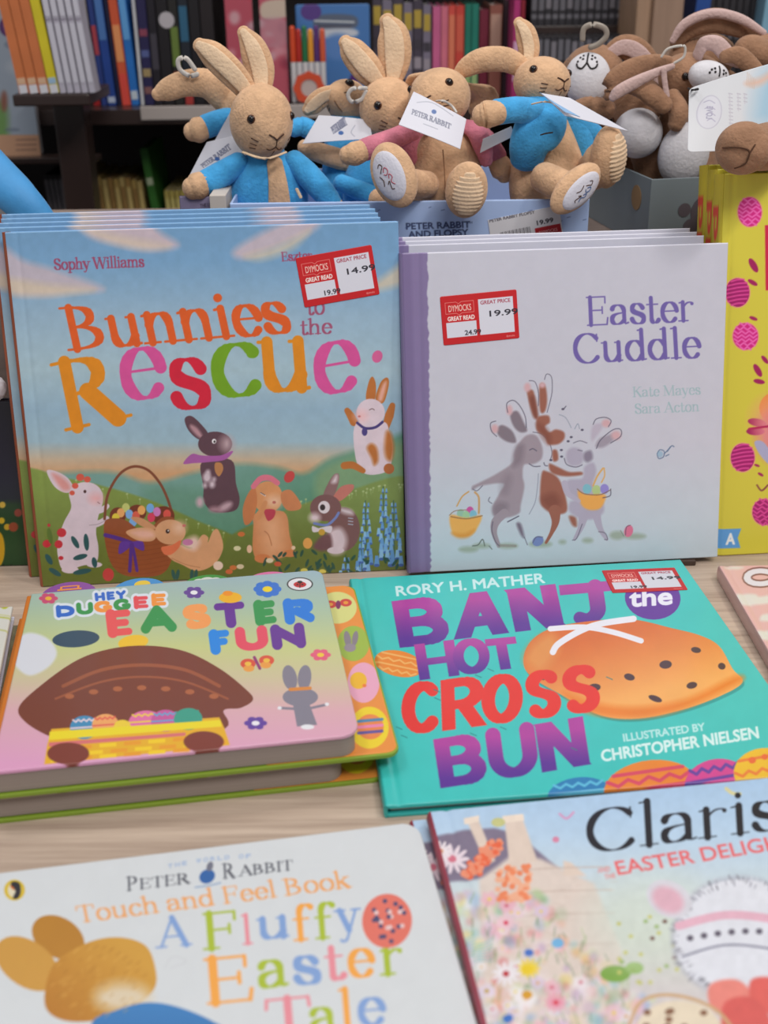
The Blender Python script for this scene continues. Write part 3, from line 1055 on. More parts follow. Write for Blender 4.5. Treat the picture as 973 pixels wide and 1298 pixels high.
    f.ell(337, 562, 24, 31, (186, 66, 64), rot=35)
    WB, BR = (208, 190, 200), (176, 104, 48)
    f.poly([(715, 178), (728, 95), (748, 68), (764, 110), (757, 182)], BR)
    f.poly([(762, 182), (785, 100), (818, 72), (828, 105), (802, 195)], BR); f.poly([(775, 178), (795, 110), (814, 90), (815, 115), (795, 185)], (214, 158, 140), soft=4)
    f.line([(655, 292), (640, 262), (622, 235)], [40, 38, 28], BR); f.line([(812, 318), (830, 260), (845, 210)], [34, 44, 28], BR)
    f.poly([(665, 300), (800, 290), (830, 340), (848, 420), (830, 520), (770, 550), (700, 540), (662, 460)], WB)
    f.poly([(815, 340), (840, 350), (853, 420), (840, 480), (815, 470), (806, 420)], BR, soft=6)
    f.ell(738, 245, 70, 68, WB); f.ell(690, 262, 26, 22, (226, 176, 178), soft=14)
    f.line([(672, 296), (710, 322), (760, 318), (796, 292)], 13, (66, 54, 112)); f.ell(708, 340, 14, 20, (72, 60, 120))
    f.line([(732, 232), (745, 226), (756, 232)], 3.5, (90, 60, 60)); f.ell(682, 264, 7, 5, (190, 110, 110))
    f.poly([(720, 420), (742, 398), (768, 420), (775, 480), (755, 505), (742, 470)], BR, soft=5)
    f.line([(608, 507), (650, 505), (700, 532)], [36, 36, 26], BR); f.ell(828, 522, 26, 26, (168, 96, 50))
    GB = (116, 80, 80)
    f.poly([(505, 655), (530, 590), (560, 548), (582, 552), (578, 600), (548, 668)], (132, 98, 98)); f.poly([(545, 590), (565, 555), (575, 560), (568, 590)], (206, 190, 196), soft=5)
    f.poly([(548, 675), (590, 612), (650, 600), (648, 630), (590, 680)], (184, 110, 100))
    f.ell(605, 820, 80, 108, GB); f.poly([(580, 715), (640, 725), (650, 750), (600, 740)], (200, 184, 190), soft=6)
    f.poly([(535, 830), (590, 815), (620, 870), (600, 935), (545, 940), (530, 880)], (206, 186, 194), soft=8)
    f.poly([(455, 905), (500, 850), (540, 850), (545, 915), (490, 928)], (110, 76, 80), soft=5); f.ell(565, 925, 42, 17, (206, 188, 196))
    f.ell(516, 715, 77, 66, GB); f.ell(508, 712, 29, 31, (212, 200, 206)); f.ell(501, 713, 13, 15, (52, 40, 44)); f.ell(462, 764, 26, 22, (212, 192, 198), soft=8)
    f.line([(460, 792), (520, 800), (560, 770), (580, 740)], 13, (110, 124, 180)); f.poly([(450, 805), (480, 815), (495, 812), (545, 805), (540, 838), (500, 830), (455, 835)], (208, 196, 204))
    f.ell(497, 835, 16, 16, (190, 150, 60)); f.ell(427, 890, 23, 27, (216, 156, 84))
    for y in (765, 780, 795):
        f.line([(628, y), (650, y + 3)], 4, (170, 180, 200))
    rnd = random.Random(11)
    for x, y0, y1 in ((712, 690, 1030), (800, 620, 960), (690, 860, 1040), (850, 690, 980), (615, 960, 1040)):
        f.line([(x, y0 - 10), (x + 6, y1)], 5, (58, 92, 76))
        yy = y0
        while yy < y1:
            for sx in (-1, 1):
                xx = x + sx * rnd.uniform(6, 12 + 26 * (yy - y0) / (y1 - y0 + 1)) + 4
                h = 10 + 16 * (yy - y0) / (y1 - y0 + 1)
                f.poly([(xx - h * .3, yy), (xx + h * .3, yy), (xx + h * .55, yy + h * 1.9), (xx - h * .55, yy + h * 1.9)], rnd.choice(((112, 160, 206), (96, 144, 196), (132, 176, 212))), smooth=False)
                f.ell(xx, yy + h * 1.9, h * .55, h * .3, (66, 96, 160))
            yy += rnd.uniform(24, 34)
    for k in range(36):
        x, y = rnd.uniform(130, 900), rnd.uniform(930, 1040)
        f.ell(x, y, rnd.uniform(14, 24), 7, (40, 76, 66), rot=rnd.choice((-50, 40, 70, 110)), a=.9)
    for x, y, c in ((60, 1010, (190, 110, 60)), (95, 1005, (206, 190, 160)), (40, 1030, (196, 100, 60)), (240, 975, (214, 200, 170)), (280, 992, (190, 90, 60)), (80, 915, (206, 200, 160)), (100, 845, (196, 110, 60)),
                    (500, 1030, (206, 190, 90)), (410, 1025, (196, 186, 90))):
        f.ell(x, y, 18, 12, c)
    cv.frame()
    cv.mottle(.035, 9, 3)


def mk_canvas(mw, W, H, T, n, base=(255, 255, 255)):
    return Canvas(quad_of(mw, W, H, T), W, H, n, base)


cv = mk_canvas(mw_b, BW, BH, BT, 600)
art_bunnies(cv)
BLUEB = mat('sky_blue_board', (112, 156, 200), .4, gain=G_ST, var=.12, vscale=9)
ORSP = mat('rust_spine', (150, 78, 52), .45, gain=1.1, var=.2, vscale=12)
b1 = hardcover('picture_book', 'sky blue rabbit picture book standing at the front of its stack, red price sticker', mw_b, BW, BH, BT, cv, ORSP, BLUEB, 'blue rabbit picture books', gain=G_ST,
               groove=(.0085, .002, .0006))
sticker(b1, mw_b, BT, [(376, 327), (472, 310), (481, 373), (386, 390)], 'st', '14.99', '19.99')
back_dir = Vector((-math.sin(BUN['yaw']), math.cos(BUN['yaw']), 0))
for i, sh in enumerate((-.012, -.0125, -.0135, -.0165)):
    r = dup(b1, Matrix.Translation(back_dir * .0165 * (i + 1) + Vector((sh, 0, 0))) @ mw_b,
            'sky blue rabbit picture book standing ' + ('directly', 'second', 'third', 'fourth and last')[i] + ' behind the front copy with the sticker', 'blue rabbit picture books')
    for c in list(r.children):
        if c.name.startswith('price_sticker'):
            bpy.data.objects.remove(c)

# ---- white watercolour book standing in the middle
CK = S * .9890
CU = dict(x=.0453 * CK, y=1.85164 * CK, yaw=.0838, lean=.2148)
CW, CHH, CT = .55952 * CK, .55544 * CK, .0115
mw_c = Matrix.Translation((0, 0, .0049)) @ stand_mw(CU['x'], CU['y'], CU['yaw'], CU['lean'], CT)


def art_cuddle(cv):
    cv.grad_v([(300, (184, 184, 197)), (560, (188, 188, 200)), (660, (184, 194, 204)), (722, (176, 190, 200))])
    rnd = random.Random(2)
    e = [(500, 290)]
    y = 290
    while y < 740:
        e.append((541.5 + (y - 322) * .0115 + rnd.uniform(-1.3, 1.3), y))
        y += 4
    e += [(545, 750), (500, 750)]
    cv.poly(e, (122, 108, 148), smooth=False, soft=1.5)
    cv.poly([(500, 290), (520, 290), (531, 740), (500, 740)], (108, 94, 134), smooth=False, soft=5, a=.6)
    cv.frame(490, 260, 2.0145)
    cv.text('Easter', (511, 308), (785, 295), (508, 236), (104, 90, 156), 'serif', .088, .03, grow=.2)
    cv.text('Cuddle', (478, 404), (804, 388), (474, 331), (104, 90, 156), 'serif', .088, .03, grow=.2)
    cv.frame(490, 460, 2.0145)
    cv.text('Kate Mayes', (628, 87), (801, 80), (627, 62), (146, 172, 178), 'serif', .075, .03)
    cv.text('Sara Acton', (634, 130), (798, 123), (633, 105), (146, 172, 178), 'serif', .075, .03)
    for p in ([(690, 232), (697, 222), (708, 226), (706, 240), (694, 244), (690, 232)], [(708, 232), (718, 222), (724, 214)], [(716, 226), (727, 212), (733, 214)], [(712, 238), (720, 234)]):
        cv.line(p, 2.4, (90, 110, 140))
    cv.ell(698, 233, 7, 8, (130, 166, 190), a=.7)
    f = cv.frame(560, 470, 3.604)
    gr, gd, gp = (150, 138, 148), (124, 112, 122), (198, 160, 166)
    br, bd = (146, 92, 76), (122, 70, 58)
    ink = (84, 80, 98)
    # grass
    for x, y, rx, ry in ((120, 816, 44, 14), (180, 800, 40, 12), (300, 800, 46, 13), (450, 792, 52, 15), (550, 782, 16, 10), (665, 775, 24, 12), (800, 752, 34, 20), (880, 756, 52, 14)):
        f.ell(x, y, rx, ry, (146, 160, 146), soft=5, a=.9)
    f.line([(140, 800), (165, 795), (185, 770), (195, 800)], 5, (96, 106, 100)); f.line([(215, 800), (228, 815)], 4, (96, 106, 100))
    # left grey rabbit
    f.poly([(345, 340), (385, 296), (430, 296), (458, 350), (455, 400), (420, 425), (375, 430), (368, 480), (376, 530), (360, 610), (352, 650), (300, 670), (240, 665), (232, 620), (262, 560), (280, 515), (180, 525), (140, 545), (138, 528),
            (165, 514), (250, 470), (322, 420), (328, 380)], gr, soft=3)
    f.poly([(345, 340), (375, 345), (365, 410), (325, 440), (328, 380)], gd, soft=8, a=.8)
    f.poly([(232, 625), (262, 600), (300, 610), (290, 655), (245, 665)], gd, soft=8, a=.8)
    f.poly([(270, 515), (300, 470), (320, 490), (300, 560), (270, 560)], gd, soft=10, a=.5)
    f.line([(285, 650), (245, 690), (238, 740), (260, 800)], [40, 40, 26, 18], gr); f.line([(262, 798), (335, 800)], 12, (140, 140, 134))
    f.line([(300, 690), (350, 664)], 5, ink); f.line([(232, 690), (228, 730), (244, 780), (262, 800)], 3.5, ink)
    f.poly([(250, 268), (275, 248), (320, 275), (338, 325), (300, 325), (262, 300)], gd, soft=3); f.ell(241, 265, 16, 20, gp, soft=4)
    f.line([(245, 230), (222, 240), (226, 275), (250, 300)], 3.5, ink)
    f.poly([(312, 200), (345, 185), (375, 240), (388, 275), (355, 280), (325, 250)], gd, soft=3); f.ell(308, 180, 14, 22, gp, soft=4)
    f.line([(300, 190), (296, 150), (325, 135), (355, 160), (380, 210), (385, 260)], 3.5, ink)
    f.line([(415, 280), (455, 290), (490, 330), (502, 375), (495, 405)], 3, ink); f.line([(400, 362), (415, 356), (432, 366)], 4, ink)
    f.line([(398, 425), (420, 437), (448, 436)], 4, ink); f.line([(465, 420), (470, 432), (482, 434)], 4, ink)
    f.line([(440, 470), (436, 530), (425, 600), (398, 655)], 3, (130, 134, 150)); f.line([(218, 578), (212, 594), (228, 606)], 3, ink)
    f.line([(140, 540), (160, 548), (185, 525)], 3, ink)
    f.poly([(340, 700), (360, 700), (376, 760), (360, 750)], (110, 100, 116), soft=4); f.line([(376, 760), (390, 795)], 3, ink)
    # basket on the left
    f.line([(122, 552), (92, 575), (68, 618)], 6, (196, 150, 84)); f.line([(150, 555), (168, 580), (168, 650)], 9, (190, 150, 100))
    for x, y, c in ((85, 652, (140, 180, 160)), (128, 640, (190, 84, 150)), (142, 656, (120, 176, 196)), (110, 660, (150, 190, 150))):
        f.ell(x, y, 17, 20, c)
    f.poly([(38, 660), (110, 672), (180, 662), (160, 720), (130, 752), (75, 758), (45, 735)], (220, 164, 84), soft=3); f.poly([(44, 740), (100, 745), (150, 725), (120, 758), (75, 762)], (206, 140, 60), soft=6)
    f.line([(34, 660), (60, 640), (110, 636)], 3, (130, 96, 66)); f.line([(40, 666), (110, 676), (184, 662)], 4, (130, 96, 66))
    # brown rabbit
    f.poly([(388, 92), (415, 90), (425, 130), (436, 210), (420, 208), (400, 150)], br, soft=3); f.ell(390, 76, 15, 20, gp, soft=4); f.poly([(400, 130), (422, 120), (438, 210), (418, 208)], bd, soft=6)
    f.poly([(445, 70), (470, 65), (480, 130), (470, 185), (448, 182)], br, soft=3); f.ell(458, 66, 13, 12, gp, soft=4)
    f.line([(398, 45), (425, 52), (440, 100), (440, 160)], 3, ink); f.line([(468, 40), (478, 15), (500, 30), (502, 100), (480, 190)], 3, ink)
    f.poly([(440, 210), (485, 205), (492, 235), (470, 255), (490, 280), (520, 268), (556, 280), (558, 310), (530, 335), (485, 335), (470, 300), (435, 275), (430, 240)], br, soft=3)
    f.poly([(432, 240), (470, 255), (500, 310), (485, 335), (450, 290)], bd, soft=8, a=.7)
    f.poly([(505, 365), (525, 365), (530, 405), (508, 412)], br, soft=3)
    f.poly([(490, 425), (530, 440), (580, 462), (635, 462), (636, 476), (560, 482), (500, 465)], br, soft=3)
    f.poly([(455, 470), (480, 460), (530, 490), (560, 560), (570, 640), (520, 655), (470, 630), (448, 590)], br, soft=3); f.poly([(455, 580), (510, 560), (540, 600), (510, 640), (470, 620)], bd, soft=10, a=.8)
    f.line([(515, 640), (518, 690), (500, 740), (475, 785)], [56, 34, 18, 12], br); f.poly([(580, 665), (610, 670), (615, 710), (595, 705)], br, soft=4)
    # small grey rabbit
    sg = (166, 160, 178)
    f.poly([(570, 370), (600, 350), (640, 365), (640, 420), (600, 435), (570, 415)], sg, soft=4); f.poly([(650, 375), (680, 365), (688, 400), (665, 418), (648, 405)], (130, 122, 140), soft=4)
    f.poly([(575, 500), (640, 490), (650, 440), (690, 420), (704, 460), (690, 520), (720, 560), (740, 620), (730, 655), (680, 680), (620, 670), (580, 640), (585, 600), (615, 585), (570, 545)], sg, soft=4)
    f.line([(645, 670), (632, 720), (605, 770)], [44, 26, 14], sg); f.line([(705, 660), (722, 720), (752, 770)], [40, 26, 14], sg)
    f.line([(640, 700), (615, 765), (595, 774)], 3, ink); f.line([(715, 735), (745, 742), (756, 770), (742, 770)], 3, ink)
    f.poly([(690, 250), (725, 240), (735, 255), (705, 300), (685, 320), (680, 290)], (176, 168, 184), soft=4); f.ell(750, 240, 20, 18, gp, soft=4)
    f.poly([(702, 345), (720, 310), (770, 290), (800, 285), (780, 320), (735, 350)], (150, 142, 156), soft=4); f.ell(795, 295, 22, 20, gp, soft=5)
    f.line([(690, 245), (705, 220), (745, 213), (772, 228), (760, 255)], 3.5, ink); f.line([(705, 355), (725, 315), (780, 270), (815, 268), (815, 300), (770, 330)], 3.5, ink)
    f.line([(600, 330), (630, 320), (662, 330)], 3, ink); f.line([(558, 400), (570, 428), (610, 440), (640, 430)], 3.5, ink); f.line([(620, 362), (640, 366)], 3, ink)
    for x, y in ((545, 362), (546, 392), (590, 303), (576, 322), (497, 408), (640, 270), (552, 175)):
        f.ell(x, y, 7, 5, ink)
    f.line([(535, 200), (565, 215), (590, 260)], 3, (130, 140, 156)); f.line([(606, 265), (620, 242), (628, 265)], 3, (130, 140, 156)); f.line([(555, 175), (566, 162)], 4, ink)
    f.line([(690, 525), (710, 480), (735, 445)], 8, (206, 160, 96)); f.line([(740, 445), (742, 480), (728, 510)], 6, (206, 160, 96))
    for x, y, c in ((662, 540, (120, 176, 190)), (705, 545, (170, 190, 130)), (742, 540, (140, 130, 196))):
        f.ell(x, y, 20, 23, c)
    f.poly([(620, 550), (660, 565), (740, 565), (745, 590), (720, 630), (670, 635), (635, 610)], (222, 160, 80), soft=3); f.line([(618, 540), (650, 562), (720, 566), (768, 545)], 3.5, (120, 90, 70))
    f.line([(560, 515), (575, 560), (625, 595)], [30, 26, 16], (172, 166, 184)); f.line([(770, 540), (768, 570), (735, 580)], 4, ink)
    f.ell(438, 778, 27, 22, (110, 126, 176), rot=-30); f.line([(415, 785), (430, 760), (460, 760)], 3, ink)
    f.ell(852, 732, 20, 28, (206, 110, 140), rot=15); f.line([(838, 750), (842, 715), (860, 705)], 3, ink); f.line([(815, 730), (830, 755)], 3, (110, 120, 110))
    cv.frame()
    cv.mottle(.012, 12, 8)


cv = mk_canvas(mw_c, CW, CHH, CT, 520)
art_cuddle(cv)
PURP = mat('purple_cloth_spine', (120, 108, 146), .7, gain=G_ST, bump=.2, bscale=900)
WHB = mat('white_board', (190, 190, 204), .45, gain=G_ST)
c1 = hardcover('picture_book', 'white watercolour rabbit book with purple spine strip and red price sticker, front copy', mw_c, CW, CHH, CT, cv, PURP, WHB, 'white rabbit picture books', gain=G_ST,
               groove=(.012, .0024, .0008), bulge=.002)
sticker(c1, mw_c, CT, [(558, 376), (655, 366.5), (658, 428.5), (562, 438)], 'st', '19.99', '24.99')
bd = Vector((-math.sin(CU['yaw']), math.cos(CU['yaw']), 0))
for i, sh in enumerate((-.0105, -.0115, -.0125)):
    r = dup(c1, Matrix.Translation(bd * (.0125 + .0135 * (i + 1)) + Vector((sh, 0, 0))) @ mw_c @ Matrix.Translation((.12, 0, 0)) @ Matrix.Rotation(-.03, 4, 'Y') @ Matrix.Translation((-.12, 0, 0)),
            'white rabbit book with purple spine, ' + ('directly', 'second', 'third and last')[i] + ' behind the white copy with the sticker', 'white rabbit picture books')
    for c in list(r.children):
        if c.name.startswith('price_sticker'):
            bpy.data.objects.remove(c)

st = empty('book_stand', Matrix.Translation((CU['x'] + .12, CU['y'] + .052, TZ)), 'low dark wooden block carrying the white rabbit books', 'stand')
sb = box('block', -.10, .108, -.036, .03, 0, .0046, mat('dark_wood', (70, 52, 44), .5), st, .001)
# ---- yellow book at the right edge
YB = atz(902, 711, 0.0)
YYAW, YLEAN, YW, YH, YT = .08, .205, .25, .298, .019
mw_y = stand_mw(YB.x, YB.y + .007, YYAW, YLEAN, YT)


def art_yellow(cv):
    cv.A[:] = (198, 187, 62)
    f = cv.frame(840, 190, 2.2)
    mg, mp = (150, 18, 96), (206, 66, 140)
    for x, y, rx, ry, k in ((242, 173, 33, 41, 'z'), (208, 398, 33, 40, 's'), (230, 520, 35, 37, 'z'), (222, 858, 33, 39, 's'), (282, 1010, 33, 36, 'd'), (345, 300, 30, 36, 's'), (420, 980, 33, 38, 'z')):
        f.ell(x, y, rx + 3, ry + 3, (214, 150, 120))
        f.ell(x, y, rx, ry, mg if k != 'z' else (196, 30, 120))
        for j in range(-3, 4):
            o = j * 11
            h = math.sqrt(max(0, 1 - (o / ry) ** 2)) * rx * .93
            if h < 6:
                continue
            if k == 's':
                f.line([(x - h, y + o + h * .12), (x, y + o - 3), (x + h, y + o - h * .2)], 4.5, mp)
            else:
                n = max(3, int(h / 5))
                f.line([(x - h + 2 * h * i / n, y + o + (4 if i % 2 else -4)) for i in range(n + 1)], 4.5, (222, 96, 170) if k == 'z' else mp, smooth=False)
    for x, y, a, l in ((252, 322, 60, 22), (250, 370, 30, 15), (252, 470, 20, 12), (264, 615, 60, 20), (268, 646, 10, 16), (284, 585, 50, 14), (262, 760, 10, 26), (258, 785, 0, 26), (350, 610, 110, 20), (262, 880, 20, 8), (272, 905, 30, 9)):
        f.ell(x, y, l, l * .42, (150, 24, 84), rot=a)
    f.poly([(284, 210), (360, 205), (362, 225), (330, 230), (330, 390), (286, 392)], (190, 30, 70), smooth=False)
    f.ell(330, 720, 62, 50, (222, 130, 54)); f.ell(318, 750, 66, 60, (222, 150, 120), soft=26, a=.7); f.ell(318, 800, 55, 70, (214, 120, 140), soft=20, a=.8)
    f.poly([(255, 815), (280, 815), (310, 860), (300, 880), (270, 850)], (160, 160, 190)); f.line([(262, 935), (275, 950), (292, 935)], 5, (130, 70, 60)); f.line([(240, 778), (300, 770)], 6, (170, 30, 80))
    f.poly([(150, 1058), (218, 1056), (208, 1082), (216, 1110), (150, 1112)], (86, 146, 204), smooth=False)
    f.text('A', (176, 1100), (199, 1099), (177, 1070), (220, 226, 236), grow=1.6)
    cv.frame()


cv = mk_canvas(mw_y, YW, YH, YT, 420)
art_yellow(cv)
YEL = mat('yellow_board', (198, 187, 62), .4, gain=G_ST)
YSP = mat('yellow_spine', (190, 172, 50), .45, gain=1.1)
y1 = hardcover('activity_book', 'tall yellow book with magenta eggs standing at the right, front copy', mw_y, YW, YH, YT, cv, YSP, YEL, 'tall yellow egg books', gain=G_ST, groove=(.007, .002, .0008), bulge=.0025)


def spine_text(book, txt, H, T, col, bulge, y1):
    """lettering printed on a spine, laid on its curve"""
    seg = sans_edges(txt)
    x0, x1 = seg[..., 0].min(), seg[..., 0].max()
    n, m = 26, 420
    L = .12
    W = T * .62
    A = np.zeros((m, n, 3))
    base = np.array((190, 172, 50.))
    A[:] = base
    uu, vv = np.meshgrid(np.linspace(0, .72, n), np.linspace(x0 - .05, x1 + .05, m))
    d = Canvas._segdist(vv, uu - .02, seg)
    ins = Canvas._inside(vv, uu - .02, seg)
    d = np.where(ins, -d, d) - .02
    cov = np.clip(.5 - d / .06, 0, 1)[..., None]
    A = A * (1 - cov) + np.array(col, float) * cov
    z = T / 2 + W * (np.linspace(0, 1, n) - .5)
    xs = -bulge * np.sin(np.pi * z / T) ** .55 - .0002
    ys = y1 - np.linspace(0, L, m)
    V = np.stack([np.repeat(xs[None], m, 0), np.repeat(ys[:, None], n, 1), np.repeat(z[None], m, 0)], -1).reshape(-1, 3)
    idx = np.arange(n * m).reshape(m, n)
    me = np_mesh('spine_title', V, np.stack([idx[:-1, :-1], idx[:-1, 1:], idx[1:, 1:], idx[1:, :-1]], -1).reshape(-1, 4))
    a = me.attributes.new('Col', 'BYTE_COLOR', 'POINT')
    c = A.reshape(-1, 3) / 255
    lc = np.where(c <= .04045, c / 12.92, ((c + .055) / 1.055) ** 2.4) * 1.1
    a.data.foreach_set('color', np.concatenate([lc, np.ones((len(lc), 1))], 1).astype(np.float32).ravel())
    return link('spine_title', me, MATTE, book)


spine_text(y1, 'PINK', YH, YT, (206, 70, 50), .0025, YH - .022)
bd = Vector((-math.sin(YYAW), math.cos(YYAW), 0))
for i in range(2):
    dup(y1, Matrix.Translation(bd * .0207 * (i + 1) + Vector((.002, 0, 0))) @ mw_y,
        'tall yellow book whose spine shows ' + ('directly behind the front yellow copy', 'hindmost of the three yellow copies')[i], 'tall yellow egg books')

# ---- teal book lying in the middle
JW, JL, JT = .58544 * S, .6057 * S, .0089
mw_j = flat_mw(-.0022 * S, 1.19693 * S, .09407, 0.0)


def egg_band(f, x, y, rx, ry, base, c2, rot=0, n=3, seed=0):
    f.ell(x, y, rx, ry, base, rot)
    r = math.radians(rot)
    for j in range(n):
        o = ry * (-.6 + 1.2 * j / max(1, n - 1))
        h = math.sqrt(max(0, 1 - (o / ry) ** 2)) * rx * .94
        pts = []
        m = 8
        for i in range(m + 1):
            a = -h + 2 * h * i / m
            b = o + (ry * .1 * (1 if i % 2 else -1) if (j + seed) % 2 else 0)
            pts.append((x + a * math.cos(r) - b * math.sin(r), y + a * math.sin(r) + b * math.cos(r)))
        f.line(pts, ry * .13, c2, smooth=False)


def art_banjo(cv):
    cv.A[:] = (58, 186, 182)
    f = cv.frame(460, 700, 1.8967)
    m1, m2 = (168, 62, 152), (86, 44, 142)

    def big(ch, x0, x1, base0, base1, top, c1, c2=None, grow=5.0, lean=0):
        h = base0 - top
        k = dict(col2=c2, grad=[((x0 + x1) / 2, top + h * .1), ((x0 + x1) / 2, base0 - h * .2)]) if c2 else {}
        f.bold(ch, (x0 + lean, base0), (x1 + lean, base1), (x0, top), grow, c1, square=True, **k)
    sh = (40, 150, 150)
    f.text('RORY H. MATHER', (81, 105), (437, 73), (78, 82), (196, 226, 228), grow=1.0)
    egg_band(f, 86, 268, 60, 31, (222, 130, 44), (228, 170, 96), rot=12, n=4)
    for a in (('B', 68, 192, 230, 216, 118, 20), ('A', 212, 342, 210, 194, 104, 8), ('N', 344, 462, 192, 178, 90, 22), ('J', 470, 606, 176, 164, 80, 14)):
        big(a[0], *a[1:6], m1, m2, 38, a[6])
    f.ell(696, 110, 67, 52, (92, 40, 146), rot=4)
    f.text('the', (642, 130), (742, 124), (641, 90), (222, 222, 236), grow=2.2)
    for a in (('H', 122, 218, 308, 296, 222, 14), ('O', 212, 300, 296, 288, 212, 8), ('T', 292, 366, 285, 278, 210, 14)):
        big(a[0], *a[1:6], m1, m2, 26, a[6])
    # currant bun with its white cross
    bun = [(385, 262), (402, 215), (455, 182), (550, 165), (650, 162), (740, 182), (810, 200), (856, 226), (888, 280), (912, 312), (862, 344), (770, 378), (662, 400), (570, 392), (480, 345), (405, 300)]
    f.poly([(x + 4, y + 7) for x, y in bun], (36, 150, 148))
    f.poly(bun, (206, 104, 46), col2=(232, 166, 92), grad=[(620, 190), (660, 350)])
    f.poly([(540, 385), (660, 398), (770, 376), (905, 312), (890, 300), (780, 352), (660, 372), (560, 362), (480, 335)], (222, 124, 44), soft=10)
    f.poly([(390, 262), (405, 222), (450, 195), (470, 230), (430, 285)], (214, 140, 76), soft=16)
    f.line([(456, 240), (470, 220), (520, 190), (570, 172), (650, 160)], 15, (222, 222, 232)); f.line([(450, 184), (530, 180), (600, 192), (668, 213)], 13, (222, 222, 232))
    for x, y, rx, ry, r in ((556, 325, 15, 9, -5), (702, 352, 17, 7, 20), (727, 270, 15, 10, -5), (862, 274, 9, 8, 20), (430, 300, 12, 7, 10), (640, 300, 13, 8, 15), (800, 235, 12, 7, 10), (790, 320, 13, 8, -12)):
        f.ell(x, y, rx, ry, (70, 48, 56), rot=r)
    rd = (218, 50, 42)
    for a in (('C', 92, 188, 440, 428, 318, 0), ('R', 186, 292, 430, 416, 308, 4), ('O', 284, 384, 416, 404, 300, 0), ('S', 386, 474, 404, 392, 290, 6), ('S', 474, 566, 392, 380, 278, 8)):
        big(a[0], *a[1:6], rd, None, 33, a[6])
    for a in (('B', 168, 284, 568, 550, 450, 18), ('U', 292, 410, 550, 530, 432, 16), ('N', 412, 528, 530, 510, 414, 18)):
        big(a[0], *a[1:6], m1, m2, 37, a[6])
    f.text('ILLUSTRATED BY', (627, 455), (822, 428), (624, 437), (176, 222, 222), grow=.8)
    f.text('CHRISTOPHER NIELSEN', (575, 503), (951, 446), (571, 476), (206, 232, 232), grow=1.2)
    egg_band(f, 520, 585, 78, 44, (40, 120, 176), (90, 180, 214), -6, 4, 1)
    egg_band(f, 690, 566, 112, 66, (222, 128, 48), (204, 66, 96), -8, 5)
    egg_band(f, 850, 555, 78, 58, (200, 64, 140), (96, 60, 150), -10, 4, 1)
    egg_band(f, 960, 525, 70, 54, (226, 180, 50), (222, 120, 60), -10, 3)
    f.ell(935, 500, 9, 8, (222, 100, 60)); f.ell(965, 492, 8, 7, (222, 100, 60))
    for x, y in ((300, 280), (270, 295), (80, 420), (92, 440), (170, 330), (172, 350), (500, 470), (585, 300), (258, 435), (330, 420)):
        f.line([(x, y), (x + 14, y + 6)], 2, (34, 120, 122))
    cv.frame()
    cv.mottle(.02, 20, 4)


cv = mk_canvas(mw_j, JW, JL, JT, 620)
art_banjo(cv)
TEAL = mat('teal_board', (52, 176, 172), .4)
j1 = hardcover('picture_book', 'teal hot cross bun picture book lying flat in the middle of the table', mw_j, JW, JL, JT, cv, TEAL, TEAL, gain=G_FL, groove=(.0075, .002, .0007), bulge=.0015)
sticker(j1, mw_j, JT, [(763, 723.5), (856, 721), (871.5, 748), (776, 752)], 'fl', '14.99', '19.99')

# ---- tabbed board books lying at the left
DW, DL, DT = .46345 * S, .45913 * S, .0185
DX, DY, DYAW = -.49321 * S, 1.19254 * S, .14997
mw_d = flat_mw(DX, DY, DYAW, DT)


def flower(f, x, y, r, c, cc, n=6):
    for k in range(n):
        a = k * 2 * math.pi / n
        f.ell(x + math.cos(a) * r * .62, y + math.sin(a) * r * .36, r * .36, r * .22, c)
    f.ell(x, y, r * .34, r * .2, cc)


